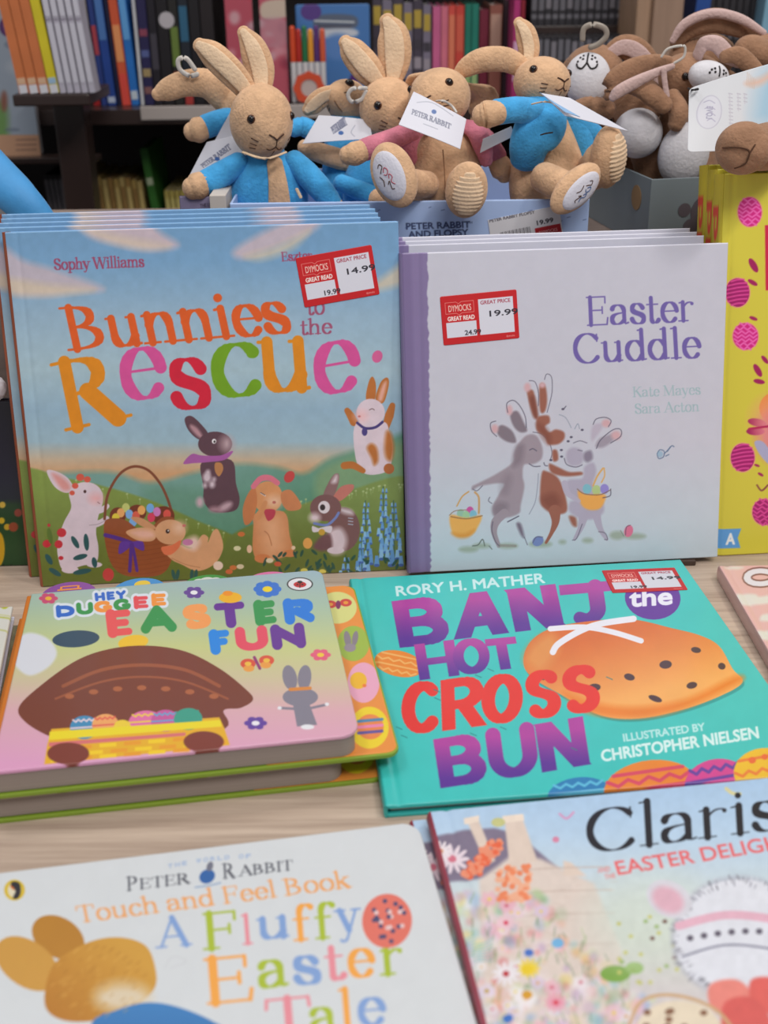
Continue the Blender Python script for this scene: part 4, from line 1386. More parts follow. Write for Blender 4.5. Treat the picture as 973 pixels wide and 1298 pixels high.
def art_dug(cv):
    cv.grad_v([(725, (148, 172, 184)), (770, (160, 182, 160)), (820, (188, 194, 132)), (860, (196, 184, 150)), (900, (208, 164, 172)), (970, (212, 152, 188))])
    f = cv.frame(0, 710, 1.871)
    f.poly([(35, 250), (20, 215), (60, 175), (110, 185), (135, 220), (115, 255), (70, 275)], (206, 208, 216), soft=4)
    flower(f, 115, 92, 23, (190, 74, 110), (222, 170, 60)); flower(f, 460, 78, 25, (96, 66, 142), (222, 222, 226)); flower(f, 634, 70, 34, (52, 110, 196), (226, 200, 40), 8)
    flower(f, 606, 388, 28, (96, 66, 150), (226, 222, 230)); flower(f, 760, 226, 25, (214, 90, 120), (226, 190, 60))
    # maker's mark: ladybird in a ring
    f.ell(711, 58, 31, 16, (40, 36, 40)); f.ell(711, 58, 28, 14, (214, 214, 220)); f.ell(711, 59, 15, 7, (180, 34, 44)); f.ell(711, 53, 6, 3, (30, 26, 30)); f.line([(711, 52), (711, 66)], 2, (30, 26, 30))
    for sx in (-6, 6):
        f.ell(711 + sx, 59, 2.4, 1.6, (30, 26, 30))
    blu, grn, orr, red, pur = (44, 98, 190), (52, 140, 74), (228, 140, 60), (216, 76, 84), (98, 50, 140)
    hey = [('H', 224, 250, 98, 80, blu), ('E', 252, 274, 96, 77, blu), ('Y', 274, 300, 94, 75, blu)]
    dg = [('D', 132, 178, 136, 110, blu), ('U', 180, 222, 131, 104, grn), ('G', 222, 268, 126, 99, orr), ('G', 268, 312, 122, 94, grn), ('E', 316, 354, 116, 88, red), ('E', 358, 396, 110, 82, orr)]
    for grow, wh in ((11, True), (4, False)):
        for ch, x0, x1, b, t, c in hey + dg:
            f.bold(ch, (x0 + 2, b), (x1, b - 2), (x0, t), 12 if b > 101 else 8, (206, 214, 224) if wh else c, ratio=.7, grow=6 if wh else 0)
    for ch, x0, x1, b, t, c in (('E', 250, 318, 182, 124, (220, 82, 84)), ('A', 328, 420, 172, 116, grn), ('S', 430, 503, 166, 110, (230, 150, 84)), ('T', 503, 588, 160, 106, pur), ('E', 600, 660, 154, 102, grn),
                               ('R', 670, 748, 150, 98, (36, 116, 206)), ('F', 494, 552, 222, 172, (36, 130, 214)), ('U', 556, 638, 217, 166, (216, 76, 96)), ('N', 640, 726, 210, 160, pur)):
        f.bold(ch, (x0 + 6, b + 1), (x1 + 1, b - 5), (x0 - 1, t - 1), 25, c, ratio=.66)
    f.ell(546, 90, 27, 13, (226, 170, 40)); f.ell(540, 80, 12, 6, (226, 140, 40)); 
    for sx in (-1, 1):
        f.ell(610 + sx * 22, 243 - sx * 4, 18, 12, (206, 80, 60)); f.ell(610 + sx * 20, 254 - sx * 4, 13, 8, (222, 150, 70)); f.ell(610 + sx * 22, 243 - sx * 4, 8, 5, (226, 180, 70))
    f.line([(603, 232), (616, 258)], 7, (140, 50, 110))
    # plain eggs standing behind the basket
    f.ell(180, 188, 56, 20, (52, 74, 92), rot=-4)
    f.ell(316, 196, 36, 17, (226, 184, 50), rot=-8)
    f.poly([(60, 385), (45, 350), (95, 300), (180, 240), (260, 212), (350, 204), (440, 218), (520, 258), (580, 305), (600, 332), (570, 352), (530, 358), (535, 400), (400, 440), (200, 440), (120, 420)], (116, 62, 46))
    f.line([(150, 300), (240, 262), (340, 250), (440, 262), (520, 300)], 8, (150, 84, 56)); f.line([(132, 330), (240, 290), (340, 278), (440, 290), (540, 330)], 5, (150, 84, 56))
    for k in range(7):
        x = 165 + k * 57
        f.ell(x, 330 - 26 * math.sin(math.pi * (k + .5) / 7), 11, 6, (166, 96, 62))
    f.poly([(122, 402), (520, 374), (532, 400), (545, 440), (105, 486), (112, 440)], (220, 168, 40), smooth=False)
    for x, y, rx, ry, c, c2 in ((200, 398, 34, 28, (66, 134, 176), (220, 200, 210)), (250, 392, 32, 26, (228, 160, 96), (214, 90, 80)), (345, 384, 40, 26, (214, 110, 160), (226, 200, 60)), (392, 382, 34, 26, (190, 90, 150), (90, 160, 200)),
                               (290, 396, 20, 16, (226, 196, 60), (226, 196, 60)), (446, 378, 34, 26, (62, 150, 130), (62, 150, 130))):
        egg_band(f, x, y, rx, ry, c, c2, -4, 3, 1)
    f.poly([(118, 408), (522, 380), (526, 396), (116, 428)], (226, 206, 40), smooth=False)
    f.poly([(116, 434), (440, 410), (440, 418), (116, 444)], (206, 110, 110), smooth=False)
    for r in range(3):
        for k in range(7):
            x = 120 + k * 58 + (r % 2) * 26
            y = 446 - k * 4.6 + r * 13
            f.poly([(x, y), (x + 40, y - 3), (x + 40, y + 6), (x, y + 9)], ((232, 196, 40), (222, 150, 44))[(k + r) % 2], smooth=False)
    f.ell(162, 460, 50, 26, (122, 58, 46)); f.ell(483, 432, 48, 25, (122, 58, 46))
    # plain grey rabbit shape
    gy = (126, 122, 136)
    f.ell(687, 280, 17, 30, gy, rot=-12); f.ell(722, 280, 16, 30, gy, rot=6); f.ell(712, 326, 42, 22, gy); f.poly([(694, 340), (732, 338), (752, 392), (704, 396)], gy, smooth=False)
    f.line([(700, 354), (664, 352)], 6, gy); f.line([(738, 352), (774, 344)], 6, gy); f.ell(729, 397, 16, 6, (220, 220, 226)); f.line([(688, 308), (735, 305)], 8, (206, 130, 60)); f.ell(663, 352, 5, 4, (220, 220, 226)); f.ell(775, 343, 5, 4, (220, 220, 226))
    cv.frame()


cv = mk_canvas(mw_d, DW, DL, DT, 560)
art_dug(cv)
PGB = page_mat('board_page_edges', (158, 144, 136), (1, 1, 520))
GREEN = mat('lime_board', (132, 158, 50), .4)
ORG = mat('orange_spine', (196, 112, 36), .45)
# right hand tab page artwork
TX0, TX1 = -.004, DW + .0225


def rounded_slab(name, x0, x1, y0, y1, z0, z1, r, m, parent, corners=(1, 1, 1, 1), bev=.0005):
    bm = bmesh.new()
    pts = []
    for (cx, cy, a0, on) in ((x1 - r, y1 - r, 0, corners[1]), (x0 + r, y1 - r, 90, corners[0]), (x0 + r, y0 + r, 180, corners[3]), (x1 - r, y0 + r, 270, corners[2])):
        if on:
            for k in range(9):
                a = math.radians(a0 + 90 * k / 8)
                pts.append((cx + r * math.cos(a), cy + r * math.sin(a)))
        else:
            s = {0: (1, 1), 90: (-1, 1), 180: (-1, -1), 270: (1, -1)}[a0]
            pts.append((cx + r * s[0], cy + r * s[1]))
    lo = [bm.verts.new((x, y, z0)) for x, y in pts]
    hi = [bm.verts.new((x, y, z1)) for x, y in pts]
    n = len(pts)
    for i in range(n):
        bm.faces.new((lo[i], lo[(i + 1) % n], hi[(i + 1) % n], hi[i]))
    top = bm.faces.new(hi)
    bm.faces.new(lo[::-1])
    bmesh.ops.recalc_face_normals(bm, faces=bm.faces[:])
    bmesh.ops.bevel(bm, geom=[e for e in bm.edges if abs(e.verts[0].co.z - e.verts[1].co.z) < 1e-7], offset=bev, segments=2, affect='EDGES', profile=.5)
    return link(name, bm_mesh(name, bm), m, parent)


def tab_board_book(label, mw, cv, group):
    root = empty('board_book', mw, label, 'book', group)
    o = link('front_cover', sheet_mesh('front_cover', cv, .0022, radii=(.001, .009, .011, .001), gain=G_FL, rounded=.0008), GLOSS, root)
    o.location = (0, 0, DT - .0022)
    rounded_slab('page_block', .001, DW - .002, .0006, DL - .001, .0034, DT - .0022, .009, PGB, root, (0, 1, 1, 0))
    box('spine', -.0032, .001, .0005, DL - .0005, .001, DT - .001, ORG, root, .001)
    # wide last page with the picture tabs along its right side
    T0 = .0034
    qx0, qW = DW - .055, .055 + .0225
    q = quad_of(mw, qW, DL, T0, qx0, 0)
    c2 = Canvas(q, qW, DL, 150, (222, 138, 60))
    f = c2.frame(0, 710, 1.871)
    f.ell(800, 115, 46, 38, (206, 206, 130)); f.ell(838, 200, 38, 42, (150, 176, 66)); f.ell(862, 293, 38, 48, (222, 160, 186)); f.ell(876, 400, 46, 50, (226, 200, 40))
    for sx in (-1, 1):
        f.ell(802 + sx * 18, 105 - sx * 2, 14, 9, (196, 60, 60)); f.ell(802 + sx * 18, 105 - sx * 2, 6, 4, (222, 150, 60))
    f.ell(802, 108, 6, 10, (120, 40, 90)); f.ell(824, 190, 8, 20, (130, 120, 130), rot=-10); f.ell(842, 188, 7, 18, (130, 120, 130), rot=10); f.ell(830, 210, 14, 10, (140, 130, 140))
    f.ell(850, 288, 20, 20, (226, 176, 44)); f.ell(864, 300, 5, 4, (222, 120, 50)); f.ell(878, 398, 32, 30, (222, 130, 70))
    for k, cc in enumerate(((70, 130, 170), (222, 130, 170), (90, 80, 150))):
        f.line([(850, 385 + k * 14), (906, 380 + k * 14)], 7, cc)
    c2.frame()
    t = link('tab_page', sheet_mesh('tab_page', c2, .0005, radii=(.001, .010, .007, .001), gain=G_FL), GLOSS, root)
    t.location = (qx0, 0.0006, T0 - .0005)
    t['label'] = 'orange page with picture tabs'
    rounded_slab('back_cover', -.003, DW + .0235, -.0012, DL + .0005, 0, .0029, .008, GREEN, root, (0, 1, 1, 0), .0006)
    # round picture tabs along the top
    inv = mw.inverted()
    for k, (px, py, zz, col) in enumerate(((86, 748, .0135, (132, 74, 150)), (175, 744, .0118, (70, 140, 200)), (262, 740, .0100, (70, 140, 66)), (343, 737, .0082, (206, 110, 160)))):
        c = on_plane(mw, DT, px, py)
        r = .0195
        bm = bmesh.new()
        bmesh.ops.create_cone(bm, cap_ends=True, segments=40, radius1=r, radius2=r, depth=.0015)
        bmesh.ops.translate(bm, verts=bm.verts, vec=(c.x, DL + .0015, zz))
        tb_ = link('page_tab', bm_mesh('page_tab', bm), mat('tab_%d' % k, col, .4), root)
        tb_['label'] = ('purple', 'blue', 'green', 'pink')[k] + ' round tab'
        # small printed sign on the tab
        bm = bmesh.new()
        if k == 0:
            s = .0085
            for (a0, b0, a1, b1) in ((-s, .0085, s, .0105), (-s * .8, .0105, -s * .62, .0145), (s * .62, .0105, s * .8, .0145), (-s * .62, .0135, s * .62, .015)):
                box_bm(c.x + a0, c.x + a1, DL + b0, DL + b1, zz + .0007, zz + .00095, bm=bm)
        elif k == 1:
            bmesh.ops.create_cone(bm, cap_ends=True, segments=24, radius1=.0058, radius2=.0058, depth=.0003)
            bmesh.ops.translate(bm, verts=bm.verts, vec=(c.x + .002, DL + .011, zz + .0008))
        elif k == 2:
            for dx, rr in ((-.006, .004), (0, .0055), (.006, .004)):
                b2 = bmesh.ops.create_cone(bm, cap_ends=True, segments=20, radius1=rr, radius2=rr, depth=.0003)
                bmesh.ops.translate(bm, verts=b2['verts'], vec=(c.x + dx, DL + .0115, zz + .0008 + abs(dx) * .002))
        else:
            bmesh.ops.create_cone(bm, cap_ends=True, segments=24, radius1=.009, radius2=.009, depth=.0003)
            bmesh.ops.translate(bm, verts=bm.verts, vec=(c.x, DL + .006, zz + .0008))
        link('tab_picture', bm_mesh('tab_picture', bm), mat('tab_sign_%d' % k, ((222, 140, 70), (220, 190, 70), (200, 206, 200), (150, 60, 120))[k], .4), tb_)
    return root


d1 = tab_board_book('chunky egg board book with rounded corners lying on top of its twin', mw_d, cv, 'tabbed board books')
dup(d1, Matrix.Translation((-.0085, .0015, -DT - .0003)) @ mw_d, 'chunky board book lying underneath, only its edges and green back showing', 'tabbed board books')
for r in (d1,):
    r.matrix_world = Matrix.Translation((0, 0, .0004)) @ mw_d

# ---- cream board book at the lower left
PT = .016
pTR, pTL = atz(529, 1041, PT), atz(0, 1106, PT)
pyaw = math.atan2(pTR.y - pTL.y, pTR.x - pTL.x)
PW = PL = .222
uu = Vector((math.cos(pyaw), math.sin(pyaw), 0))
vv = Vector((-math.sin(pyaw), math.cos(pyaw), 0))
po = Vector((pTR.x, pTR.y, 0)) - uu * PW - vv * PL
mw_p = flat_mw(po.x, po.y, pyaw, 0)


def art_cream(cv):
    cv.A[:] = (204, 208, 212)
    f = cv.frame(0, 1020, 1.7375)
    ink = (86, 88, 98)
    for s, a, b, t in (('P', (278, 190), (302, 187), (277, 160)), ('ETER', (308, 186), (421, 172), (307, 164)), ('R', (490, 163), (520, 160), (488, 131)), ('ABBIT', (524, 158), (645, 143), (523, 137))):
        f.text(s, a, b, t, ink, 'serif', .10, .03, grow=.1)
    f.ell(456, 158, 18, 15, (50, 96, 160), rot=-30); f.ell(462, 136, 7, 11, (110, 112, 128), rot=20); f.line([(430, 182), (460, 178), (485, 172)], 4, (150, 170, 196))
    for i, ch in enumerate('THE WORLD OF'):
        if ch != ' ':
            x = 370 + i * 15.6
            y = 140 - 22 * (i / 11) - 4 * math.sin(math.pi * i / 11)
            f.text(ch, (x, y), (x + 10, y - 1.3), (x, y - 9), (150, 172, 206), grow=.4)
    f.text('Touch and Feel Book', (172, 260), (776, 181), (165, 225), (226, 160, 100), 'serif', .085, .04, grow=.1)
    bl, gn, pk, og = (126, 156, 206), (164, 182, 52), (222, 138, 150), (232, 160, 72)

    def lt(ch, x0, x1, b, h, c, cap=.68, th=.095):
        f.text(ch, (x0, b), (x1, b - (x1 - x0) * .1), (x0 - h * .08, b - h), c, 'serif', th, .04, grow=.2, capH=cap)
    lt('A', 342, 424, 316, 62, bl); lt('F', 446, 524, 320, 78, gn); lt('l', 534, 558, 308, 64, pk, .72); lt('u', 566, 638, 297, 44, bl, .46); lt('f', 646, 694, 300, 76, og, .72); lt('f', 694, 742, 296, 76, gn, .72)
    lt('y', 738, 798, 282, 48, bl, .46)
    lt('E', 454, 560, 440, 98, og); lt('a', 570, 636, 404, 58, gn, .47); lt('s', 648, 708, 396, 58, bl, .47); lt('t', 716, 764, 386, 68, pk, .6); lt('e', 768, 828, 380, 58, og, .47); lt('r', 836, 890, 376, 56, gn, .47)
    lt('T', 588, 690, 520, 88, pk); lt('a', 684, 744, 506, 56, gn, .47); lt('l', 748, 784, 496, 88, og, .72); lt('e', 790, 852, 486, 56, bl, .47)
    f.ell(852, 256, 55, 60, (216, 112, 98), rot=5)
    rnd = random.Random(4)
    for k in range(26):
        a, r = rnd.uniform(0, 6.28), rnd.uniform(0, 1) ** .5 * .85
        f.ell(852 + math.cos(a) * r * 52, 256 + math.sin(a) * r * 56, 5, 5, (70, 72, 110) if k % 3 else (220, 190, 190))
    # plain golden eggs and a blue egg cup
    f.ell(128, 292, 62, 44, (176, 122, 44), rot=30); f.ell(60, 350, 78, 50, (196, 146, 66), rot=35)
    f.poly([(98, 420), (120, 350), (190, 305), (260, 292), (320, 310), (342, 360), (340, 405), (300, 440), (240, 470), (160, 478), (110, 460)], (200, 150, 62), col2=(176, 116, 40), grad=[(260, 300), (120, 470)])
    f.ell(270, 425, 60, 32, (212, 196, 170), soft=22)
    f.poly([(200, 485), (250, 455), (320, 436), (390, 445), (470, 478), (520, 520), (520, 640), (160, 640)], (62, 124, 184), col2=(44, 96, 156), grad=[(300, 440), (300, 620)])
    rnd = random.Random(9)
    for k in range(160):
        x, y = rnd.uniform(100, 335), rnd.uniform(300, 470)
        if ((x - 222) / 110) ** 2 + ((y - 385) / 82) ** 2 < 1:
            f.line([(x, y), (x - 9, y + 7)], 2, rnd.choice(((166, 112, 40), (216, 168, 84))), a=.6)
    # maker's mark: sea bird in a yellow ring
    f.ell(32, 188, 23, 23, (206, 176, 40)); f.ell(32, 188, 15, 17, (214, 206, 180)); f.poly([(26, 170), (42, 172), (46, 190), (40, 206), (28, 206), (34, 190), (24, 182)], (44, 42, 48)); f.line([(24, 180), (30, 186)], 4, (206, 110, 40))
    f.line([(362, 360), (380, 335), (410, 345), (375, 360)], 1.5, (190, 192, 198))
    cv.frame()
    cv.mottle(.01, 20, 4)


cv = mk_canvas(mw_p, PW, PL, PT, 620)
art_cream(cv)
CREAM = mat('cream_card', (206, 204, 198), .5)
p1 = empty('board_book', mw_p, 'cream touch and feel board book with rainbow lettering lying at the front edge', 'book')
o = link('front_cover', sheet_mesh('front_cover', cv, .0022, radii=(.001, .011, .011, .001), gain=G_FL, rounded=.0008), GLOSS, p1)
o.location = (0, 0, PT - .0022)
rounded_slab('page_block', .001, PW - .0003, .0003, PL - .0003, .0018, PT - .0022, .011, page_mat('cream_board_edges', (190, 186, 178), (1, 1, 520)), p1, (0, 1, 1, 0))
rounded_slab('back_cover', 0, PW, 0, PL, 0, .0018, .011, CREAM, p1, (0, 1, 1, 0))
box('spine', -.0015, .0012, .0003, PL - .0003, .0006, PT - .0006, CREAM, p1, .0006)

# ---- flower garden books lying at the lower right
KT = .0105
kTL, kTR = atz(545, 1029, 2 * KT), atz(973, 986, 2 * KT)
kyaw = math.atan2(kTR.y - kTL.y, kTR.x - kTL.x)
KW, KL = .275, .245
uk, vk = Vector((math.cos(kyaw), math.sin(kyaw), 0)), Vector((-math.sin(kyaw), math.cos(kyaw), 0))
ko = Vector((kTL.x, kTL.y, 0)) - vk * KL
mw_k = flat_mw(ko.x, ko.y, kyaw, KT)


def art_garden(cv):
    cv.grad_v([(985, (160, 190, 222)), (1060, (176, 200, 224)), (1130, (196, 208, 214)), (1190, (198, 204, 196)), (1300, (204, 192, 198)), (1500, (200, 180, 190))])
    f = cv.frame(500, 970, 2.057)
    f.poly([(90, 190), (180, 170), (260, 165), (320, 180), (430, 272), (300, 290), (100, 310)], (122, 112, 134), smooth=False, soft=4)
    cs = (214, 196, 184)
    f.poly([(300, 240), (380, 245), (520, 310), (590, 480), (600, 800), (240, 800), (220, 300)], (212, 198, 190), smooth=False, soft=6)
    for q in ([(185, 140), (215, 135), (262, 250), (240, 262)], [(285, 135), (330, 130), (372, 250), (300, 270)], [(440, 250), (460, 255), (500, 290), (440, 290)]):
        f.poly(q, cs, smooth=False, soft=3)
    f.poly([(180, 140), (220, 132), (220, 148), (182, 156)], (226, 210, 196), smooth=False); f.poly([(280, 134), (335, 128), (338, 145), (284, 152)], (226, 210, 196), smooth=False)
    for y in (270, 330, 390, 470):
        f.line([(260, y + 12), (400, y), (560 + (y - 270) * .1, y - 4)], 4, (190, 170, 160), a=.7)
    for k in range(60):
        rr = random.Random(k)
        x, y = rr.uniform(260, 570), rr.uniform(290, 560)
        f.line([(x, y), (x + 16, y - 1)], 2, (196, 176, 166), a=.6)
    rnd = random.Random(21)
    pal = [(206, 90, 100), (222, 150, 170), (226, 222, 226), (226, 218, 224), (222, 206, 216), (216, 196, 210), (220, 140, 100), (222, 200, 110), (130, 164, 210), (170, 140, 190), (160, 190, 140), (130, 164, 124), (222, 206, 214), (190, 206, 150), (230, 170, 180), (120, 180, 190)]
    for k in range(1500):
        x, y = rnd.uniform(60, 900), rnd.uniform(330, 1150)
        edge = 300 - 60 * math.sin(x / 130) + max(0, x - 330) * .75
        if x < 330:
            edge = 200 + x * .5
        if y < edge:
            continue
        r = rnd.uniform(5, 17)
        c = rnd.choice(pal)
        f.ell(x, y, r * 1.2, r, c, rot=rnd.uniform(0, 180), soft=7, a=rnd.uniform(.2, .62))
    for k in range(420):
        x, y = rnd.uniform(60, 620), rnd.uniform(330, 1100)
        if y > 300 + max(0, x - 330) * .8:
            f.line([(x, y), (x + rnd.uniform(-10, 10), y + rnd.uniform(10, 30))], 3, rnd.choice(((120, 150, 96), (156, 180, 120), (90, 124, 90))), a=.6)

    for k in range(60):
        x, y = rnd.uniform(90, 640), rnd.uniform(340, 900)
        if y < 330 + max(0, x - 330) * .8:
            continue
        c = rnd.choice(((224, 214, 222), (222, 196, 208), (226, 222, 226), (206, 186, 214), (222, 170, 186)))
        r = rnd.uniform(12, 30)
        for j in range(6):
            a = j * 1.047 + k
            f.ell(x + math.cos(a) * r * .55, y + math.sin(a) * r * .45, r * .42, r * .3, c, rot=math.degrees(a), soft=4, a=.7)
        f.ell(x, y, r * .2, r * .17, rnd.choice(((206, 150, 60), (196, 90, 110), (220, 196, 90))), soft=2)

    def daisy(x, y, r, c, cc):
        for k in range(11):
            a = k * 2 * math.pi / 11
            f.ell(x + math.cos(a) * r * .6, y + math.sin(a) * r * .5, r * .42, r * .13, c, rot=math.degrees(a))
        f.ell(x, y, r * .25, r * .22, cc)
    daisy(150, 245, 44, (222, 206, 216), (200, 110, 130)); daisy(120, 225, 30, (226, 216, 222), (206, 150, 120)); daisy(290, 545, 36, (226, 220, 226), (180, 50, 60)); daisy(350, 530, 30, (226, 200, 60), (220, 170, 40)); daisy(290, 412, 26, (226, 190, 200), (206, 60, 90))
    daisy(240, 590, 26, (214, 200, 220), (180, 150, 60)); daisy(180, 520, 30, (222, 200, 214), (206, 160, 60)); daisy(420, 620, 30, (222, 150, 170), (206, 60, 80))
    for k in range(70):
        t = rnd.random()
        f.ell(190 + t * 75 + rnd.uniform(-16, 16), 290 - t * 85 + rnd.uniform(-14, 14), 8, 7, rnd.choice(((222, 100, 66), (226, 140, 110))))
        f.ell(300 + rnd.uniform(-32, 52), 320 + rnd.uniform(-58, 36), 8, 7, rnd.choice(((226, 130, 90), (230, 170, 140))))
    for x, y, r, c in ((350, 490, 12, (70, 110, 190)), (425, 465, 16, (110, 170, 214)), (295, 660, 14, (60, 110, 190)), (345, 600, 14, (206, 150, 40)), (345, 535, 16, (226, 196, 40))):
        f.ell(x, y, r, r * .8, c)
    for x, y in ((90, 470), (170, 460), (215, 470)):
        for k in range(7):
            f.line([(x, y + k * 7), (x + 40, y - 16 + k * 9)], 3, (110, 176, 190), a=.7)
    f.ell(420, 195, 9, 8, (206, 130, 160)); f.line([(430, 128), (448, 140), (466, 124)], 6, (206, 150, 190)); f.line([(864, 62), (880, 74), (900, 76)], 9, (206, 200, 150)); f.ell(270, 150, 18, 12, (190, 190, 130))
    f.ell(575, 545, 40, 22, (120, 160, 70)); f.ell(625, 530, 24, 16, (140, 176, 96))
    f.ell(660, 400, 150, 110, (200, 210, 200), soft=60, a=.7)
    for k in range(26):
        f.ell(rnd.uniform(560, 760), rnd.uniform(390, 580), 6, 5, rnd.choice(((100, 60, 50), (150, 176, 110), (190, 190, 110))))
    # plain white egg with a pink band and a coral ribbon
    f.ell(900, 450, 178, 158, (170, 172, 186), soft=10); f.ell(900, 450, 172, 152, (214, 216, 226))
    for k in range(240):
        a = rnd.uniform(0, 6.28)
        r = rnd.uniform(.86, 1.02)
        x, y = 900 + math.cos(a) * r * 172, 450 + math.sin(a) * r * 152
        f.line([(x, y), (x + math.cos(a) * 12, y + math.sin(a) * 10)], 2.5, rnd.choice(((130, 130, 146), (214, 216, 226), (90, 88, 100))), a=.8)
    f.ell(715, 350, 62, 46, (206, 204, 214), rot=30); f.ell(712, 352, 44, 32, (214, 170, 186), rot=30, soft=8)
    f.line([(740, 420), (860, 392), (980, 402), (1070, 430)], 22, (218, 172, 190)); f.line([(750, 500), (860, 470), (980, 480), (1070, 505)], 6, (130, 130, 150))
    for k in range(9):
        f.ell(770 + k * 36, 452 - 18 * math.sin(k * .36), 9, 8, (96, 90, 106))
    for q, c in (([(820, 575), (890, 560), (930, 600), (900, 650), (830, 640)], (222, 130, 120)), ([(930, 560), (1000, 560), (1030, 620), (980, 650), (930, 620)], (214, 96, 90)), ([(860, 620), (940, 610), (990, 700), (930, 760), (860, 700)], (206, 90, 86))):
        f.poly(q, c, soft=4)
    f.line([(610, 680), (640, 620), (700, 600), (780, 612), (850, 650), (900, 720)], 9, (196, 160, 120)); f.ell(740, 690, 110, 76, (220, 206, 184), soft=5)
    for k in range(16):
        f.ell(rnd.uniform(650, 830), rnd.uniform(640, 760), 10, 8, (130, 92, 70))
    # title
    f.text('Claris', (503, 230), (1010, 166), (497, 122), (28, 28, 38), 'serif', .078, .018, grow=.1)
    f.text('EASTER DELIGHTS', (583, 287), (1075, 208), (572, 252), (222, 96, 100), grow=.8)
    f.text('AND', (530, 282), (562, 277), (528, 270), (222, 130, 130), grow=.3); f.text('THE', (548, 298), (576, 294), (546, 286), (222, 130, 130), grow=.3)
    cv.frame()
    cv.mottle(.03, 9, 14)


cv = mk_canvas(mw_k, KW, KL, KT, 600)
art_garden(cv)
ROSE = mat('rose_spine', (166, 66, 84), .45, var=.15, vscale=20)
SKY = mat('garden_board', (170, 176, 200), .45, var=.25, vscale=40, col2=(150, 160, 130))
k1 = hardcover('picture_book', 'garden picture book with black curly title lying on top at the lower right', mw_k, KW, KL, KT, cv, ROSE, SKY, 'garden picture books', gain=G_FL, groove=(.009, .002, .0007), bulge=.002)
kb = atz(522, 1039, KT)
dup(k1, Matrix.Translation((kb.x - kTL.x, kb.y - kTL.y, -KT - .0003)) @ mw_k, 'garden picture book lying underneath and poking out at the left', 'garden picture books')
k1.matrix_world = Matrix.Translation((0, 0, .0003)) @ mw_k

# ---- pink book lying at the right edge
NT = .012
n0, n1 = atz(911, 717, NT), atz(958, 798, NT)
nv = (n0 - n1).normalized()
nyaw = math.atan2(-nv.x, nv.y)
NW, NL = .25, .25
no = n0 - nv * NL
mw_n = flat_mw(no.x, no.y, nyaw, 0)
cv = mk_canvas(mw_n, NW, NL, NT, 320, (214, 172, 168))
f = cv.frame(830, 690, 6.8)
for q in ([(690, 440), (760, 425), (860, 430), (900, 450), (1000, 440), (1000, 500), (880, 520), (740, 520)], [(905, 630), (950, 600), (1100, 600), (1100, 660), (930, 660)], [(600, 200), (700, 190), (760, 200), (700, 215)],
          [(820, 760), (1000, 740), (1400, 760), (1300, 830), (900, 820)]):
    f.poly(q, (212, 210, 202), soft=4)
f.text('C', (780, 350), (990, 345), (770, 222), (112, 72, 66), grow=26); f.text('C', (780, 350), (990, 345), (770, 222), (214, 212, 220), grow=14)
cv.frame()
PINKB = mat('pink_board', (200, 154, 148), .3)
hardcover('picture_book', 'pale pink book with outlined white lettering lying at the right edge', mw_n, NW, NL, NT, cv, mat('pink_spine', (196, 150, 146), .3, coat=.4), PINKB, gain=G_FL, groove=(.006, .002, .0006), bulge=.001)

# ---- books at the left edge: two lying, one dark one standing
LT = .011
l0 = atz(16, 768, 2 * LT)
l1 = atz(1, 845, 2 * LT)
lv = (l0 - l1).normalized()
lyaw = math.atan2(-lv.x, lv.y)
LW, LL = .16, .2
lu = Vector((math.cos(lyaw), math.sin(lyaw), 0))
lo = l0 - lv * LL - lu * LW
mw_l = flat_mw(lo.x, lo.y, lyaw, LT)
cv = mk_canvas(mw_l, LW, LL, LT, 200, (204, 204, 198))
f = cv.frame(0, 680, 8.108)
f.ell(45, 700, 45, 45, (176, 182, 40)); f.ell(-60, 720, 40, 40, (196, 196, 60)); f.line([(-600, 790), (0, 830), (110, 850)], 16, (176, 180, 90)); f.line([(-600, 760), (0, 805), (115, 825)], 9, (190, 190, 130)); f.line([(-600, 870), (0, 960), (70, 980)], 14, (180, 182, 110))
cv.frame()
hardcover('picture_book', 'white book with olive leaf print lying on top at the left edge', mw_l, LW, LL, LT, cv, mat('white_spine', (200, 200, 196), .5), WHB, gain=G_FL, groove=None, bulge=.001)
mw_l2 = flat_mw(lo.x + .008, lo.y - .004, lyaw - .02, 0)
cv = mk_canvas(mw_l2, LW, LL, LT, 120, (126, 122, 96))
cv.mottle(.25, 8, 3)
hardcover('picture_book', 'olive green book lying beneath the white leaf book at the left edge', mw_l2, LW, LL, LT, cv, mat('olive_spine', (150, 140, 50), .5), mat('olive_board', (150, 140, 50), .5), gain=G_FL, groove=None, bulge=.001)

e0 = at(52, 752, .835)
EW, EH, ET = .2, .136, .012
mw_e = stand_mw(e0.x - EW, .842, .03, .12, ET)
cv = mk_canvas(mw_e, EW, EH, ET, 260, (16, 16, 30))
cv.grad_v([(500, (18, 15, 26)), (600, (20, 18, 44)), (632, (24, 30, 44)), (640, (30, 62, 30)), (690, (36, 74, 34)), (760, (22, 62, 30))])
cv.ell(-2, 696, 8, 22, (206, 160, 20)); cv.ell(2, 660, 4, 4, (206, 170, 30)); cv.ell(9, 668, 4, 4, (200, 160, 40)); cv.ell(17, 668, 6, 6, (150, 70, 40)); cv.ell(23, 650, 5, 5, (150, 66, 50)); cv.ell(3, 640, 4, 4, (206, 170, 60))
for k in range(7):
    cv.line([(-4 + k * 2, 732), (-6 + k * 3.4, 716 + (k % 3) * 4)], 2, (10, 32, 16))
hardcover('picture_book', 'dark night sky and meadow book standing behind the blue stack at the left', mw_e, EW, EH, ET, cv, mat('navy_spine', (30, 28, 44), .5), mat('navy_board', (30, 28, 44), .5), gain=1.1, groove=None, bulge=.001)

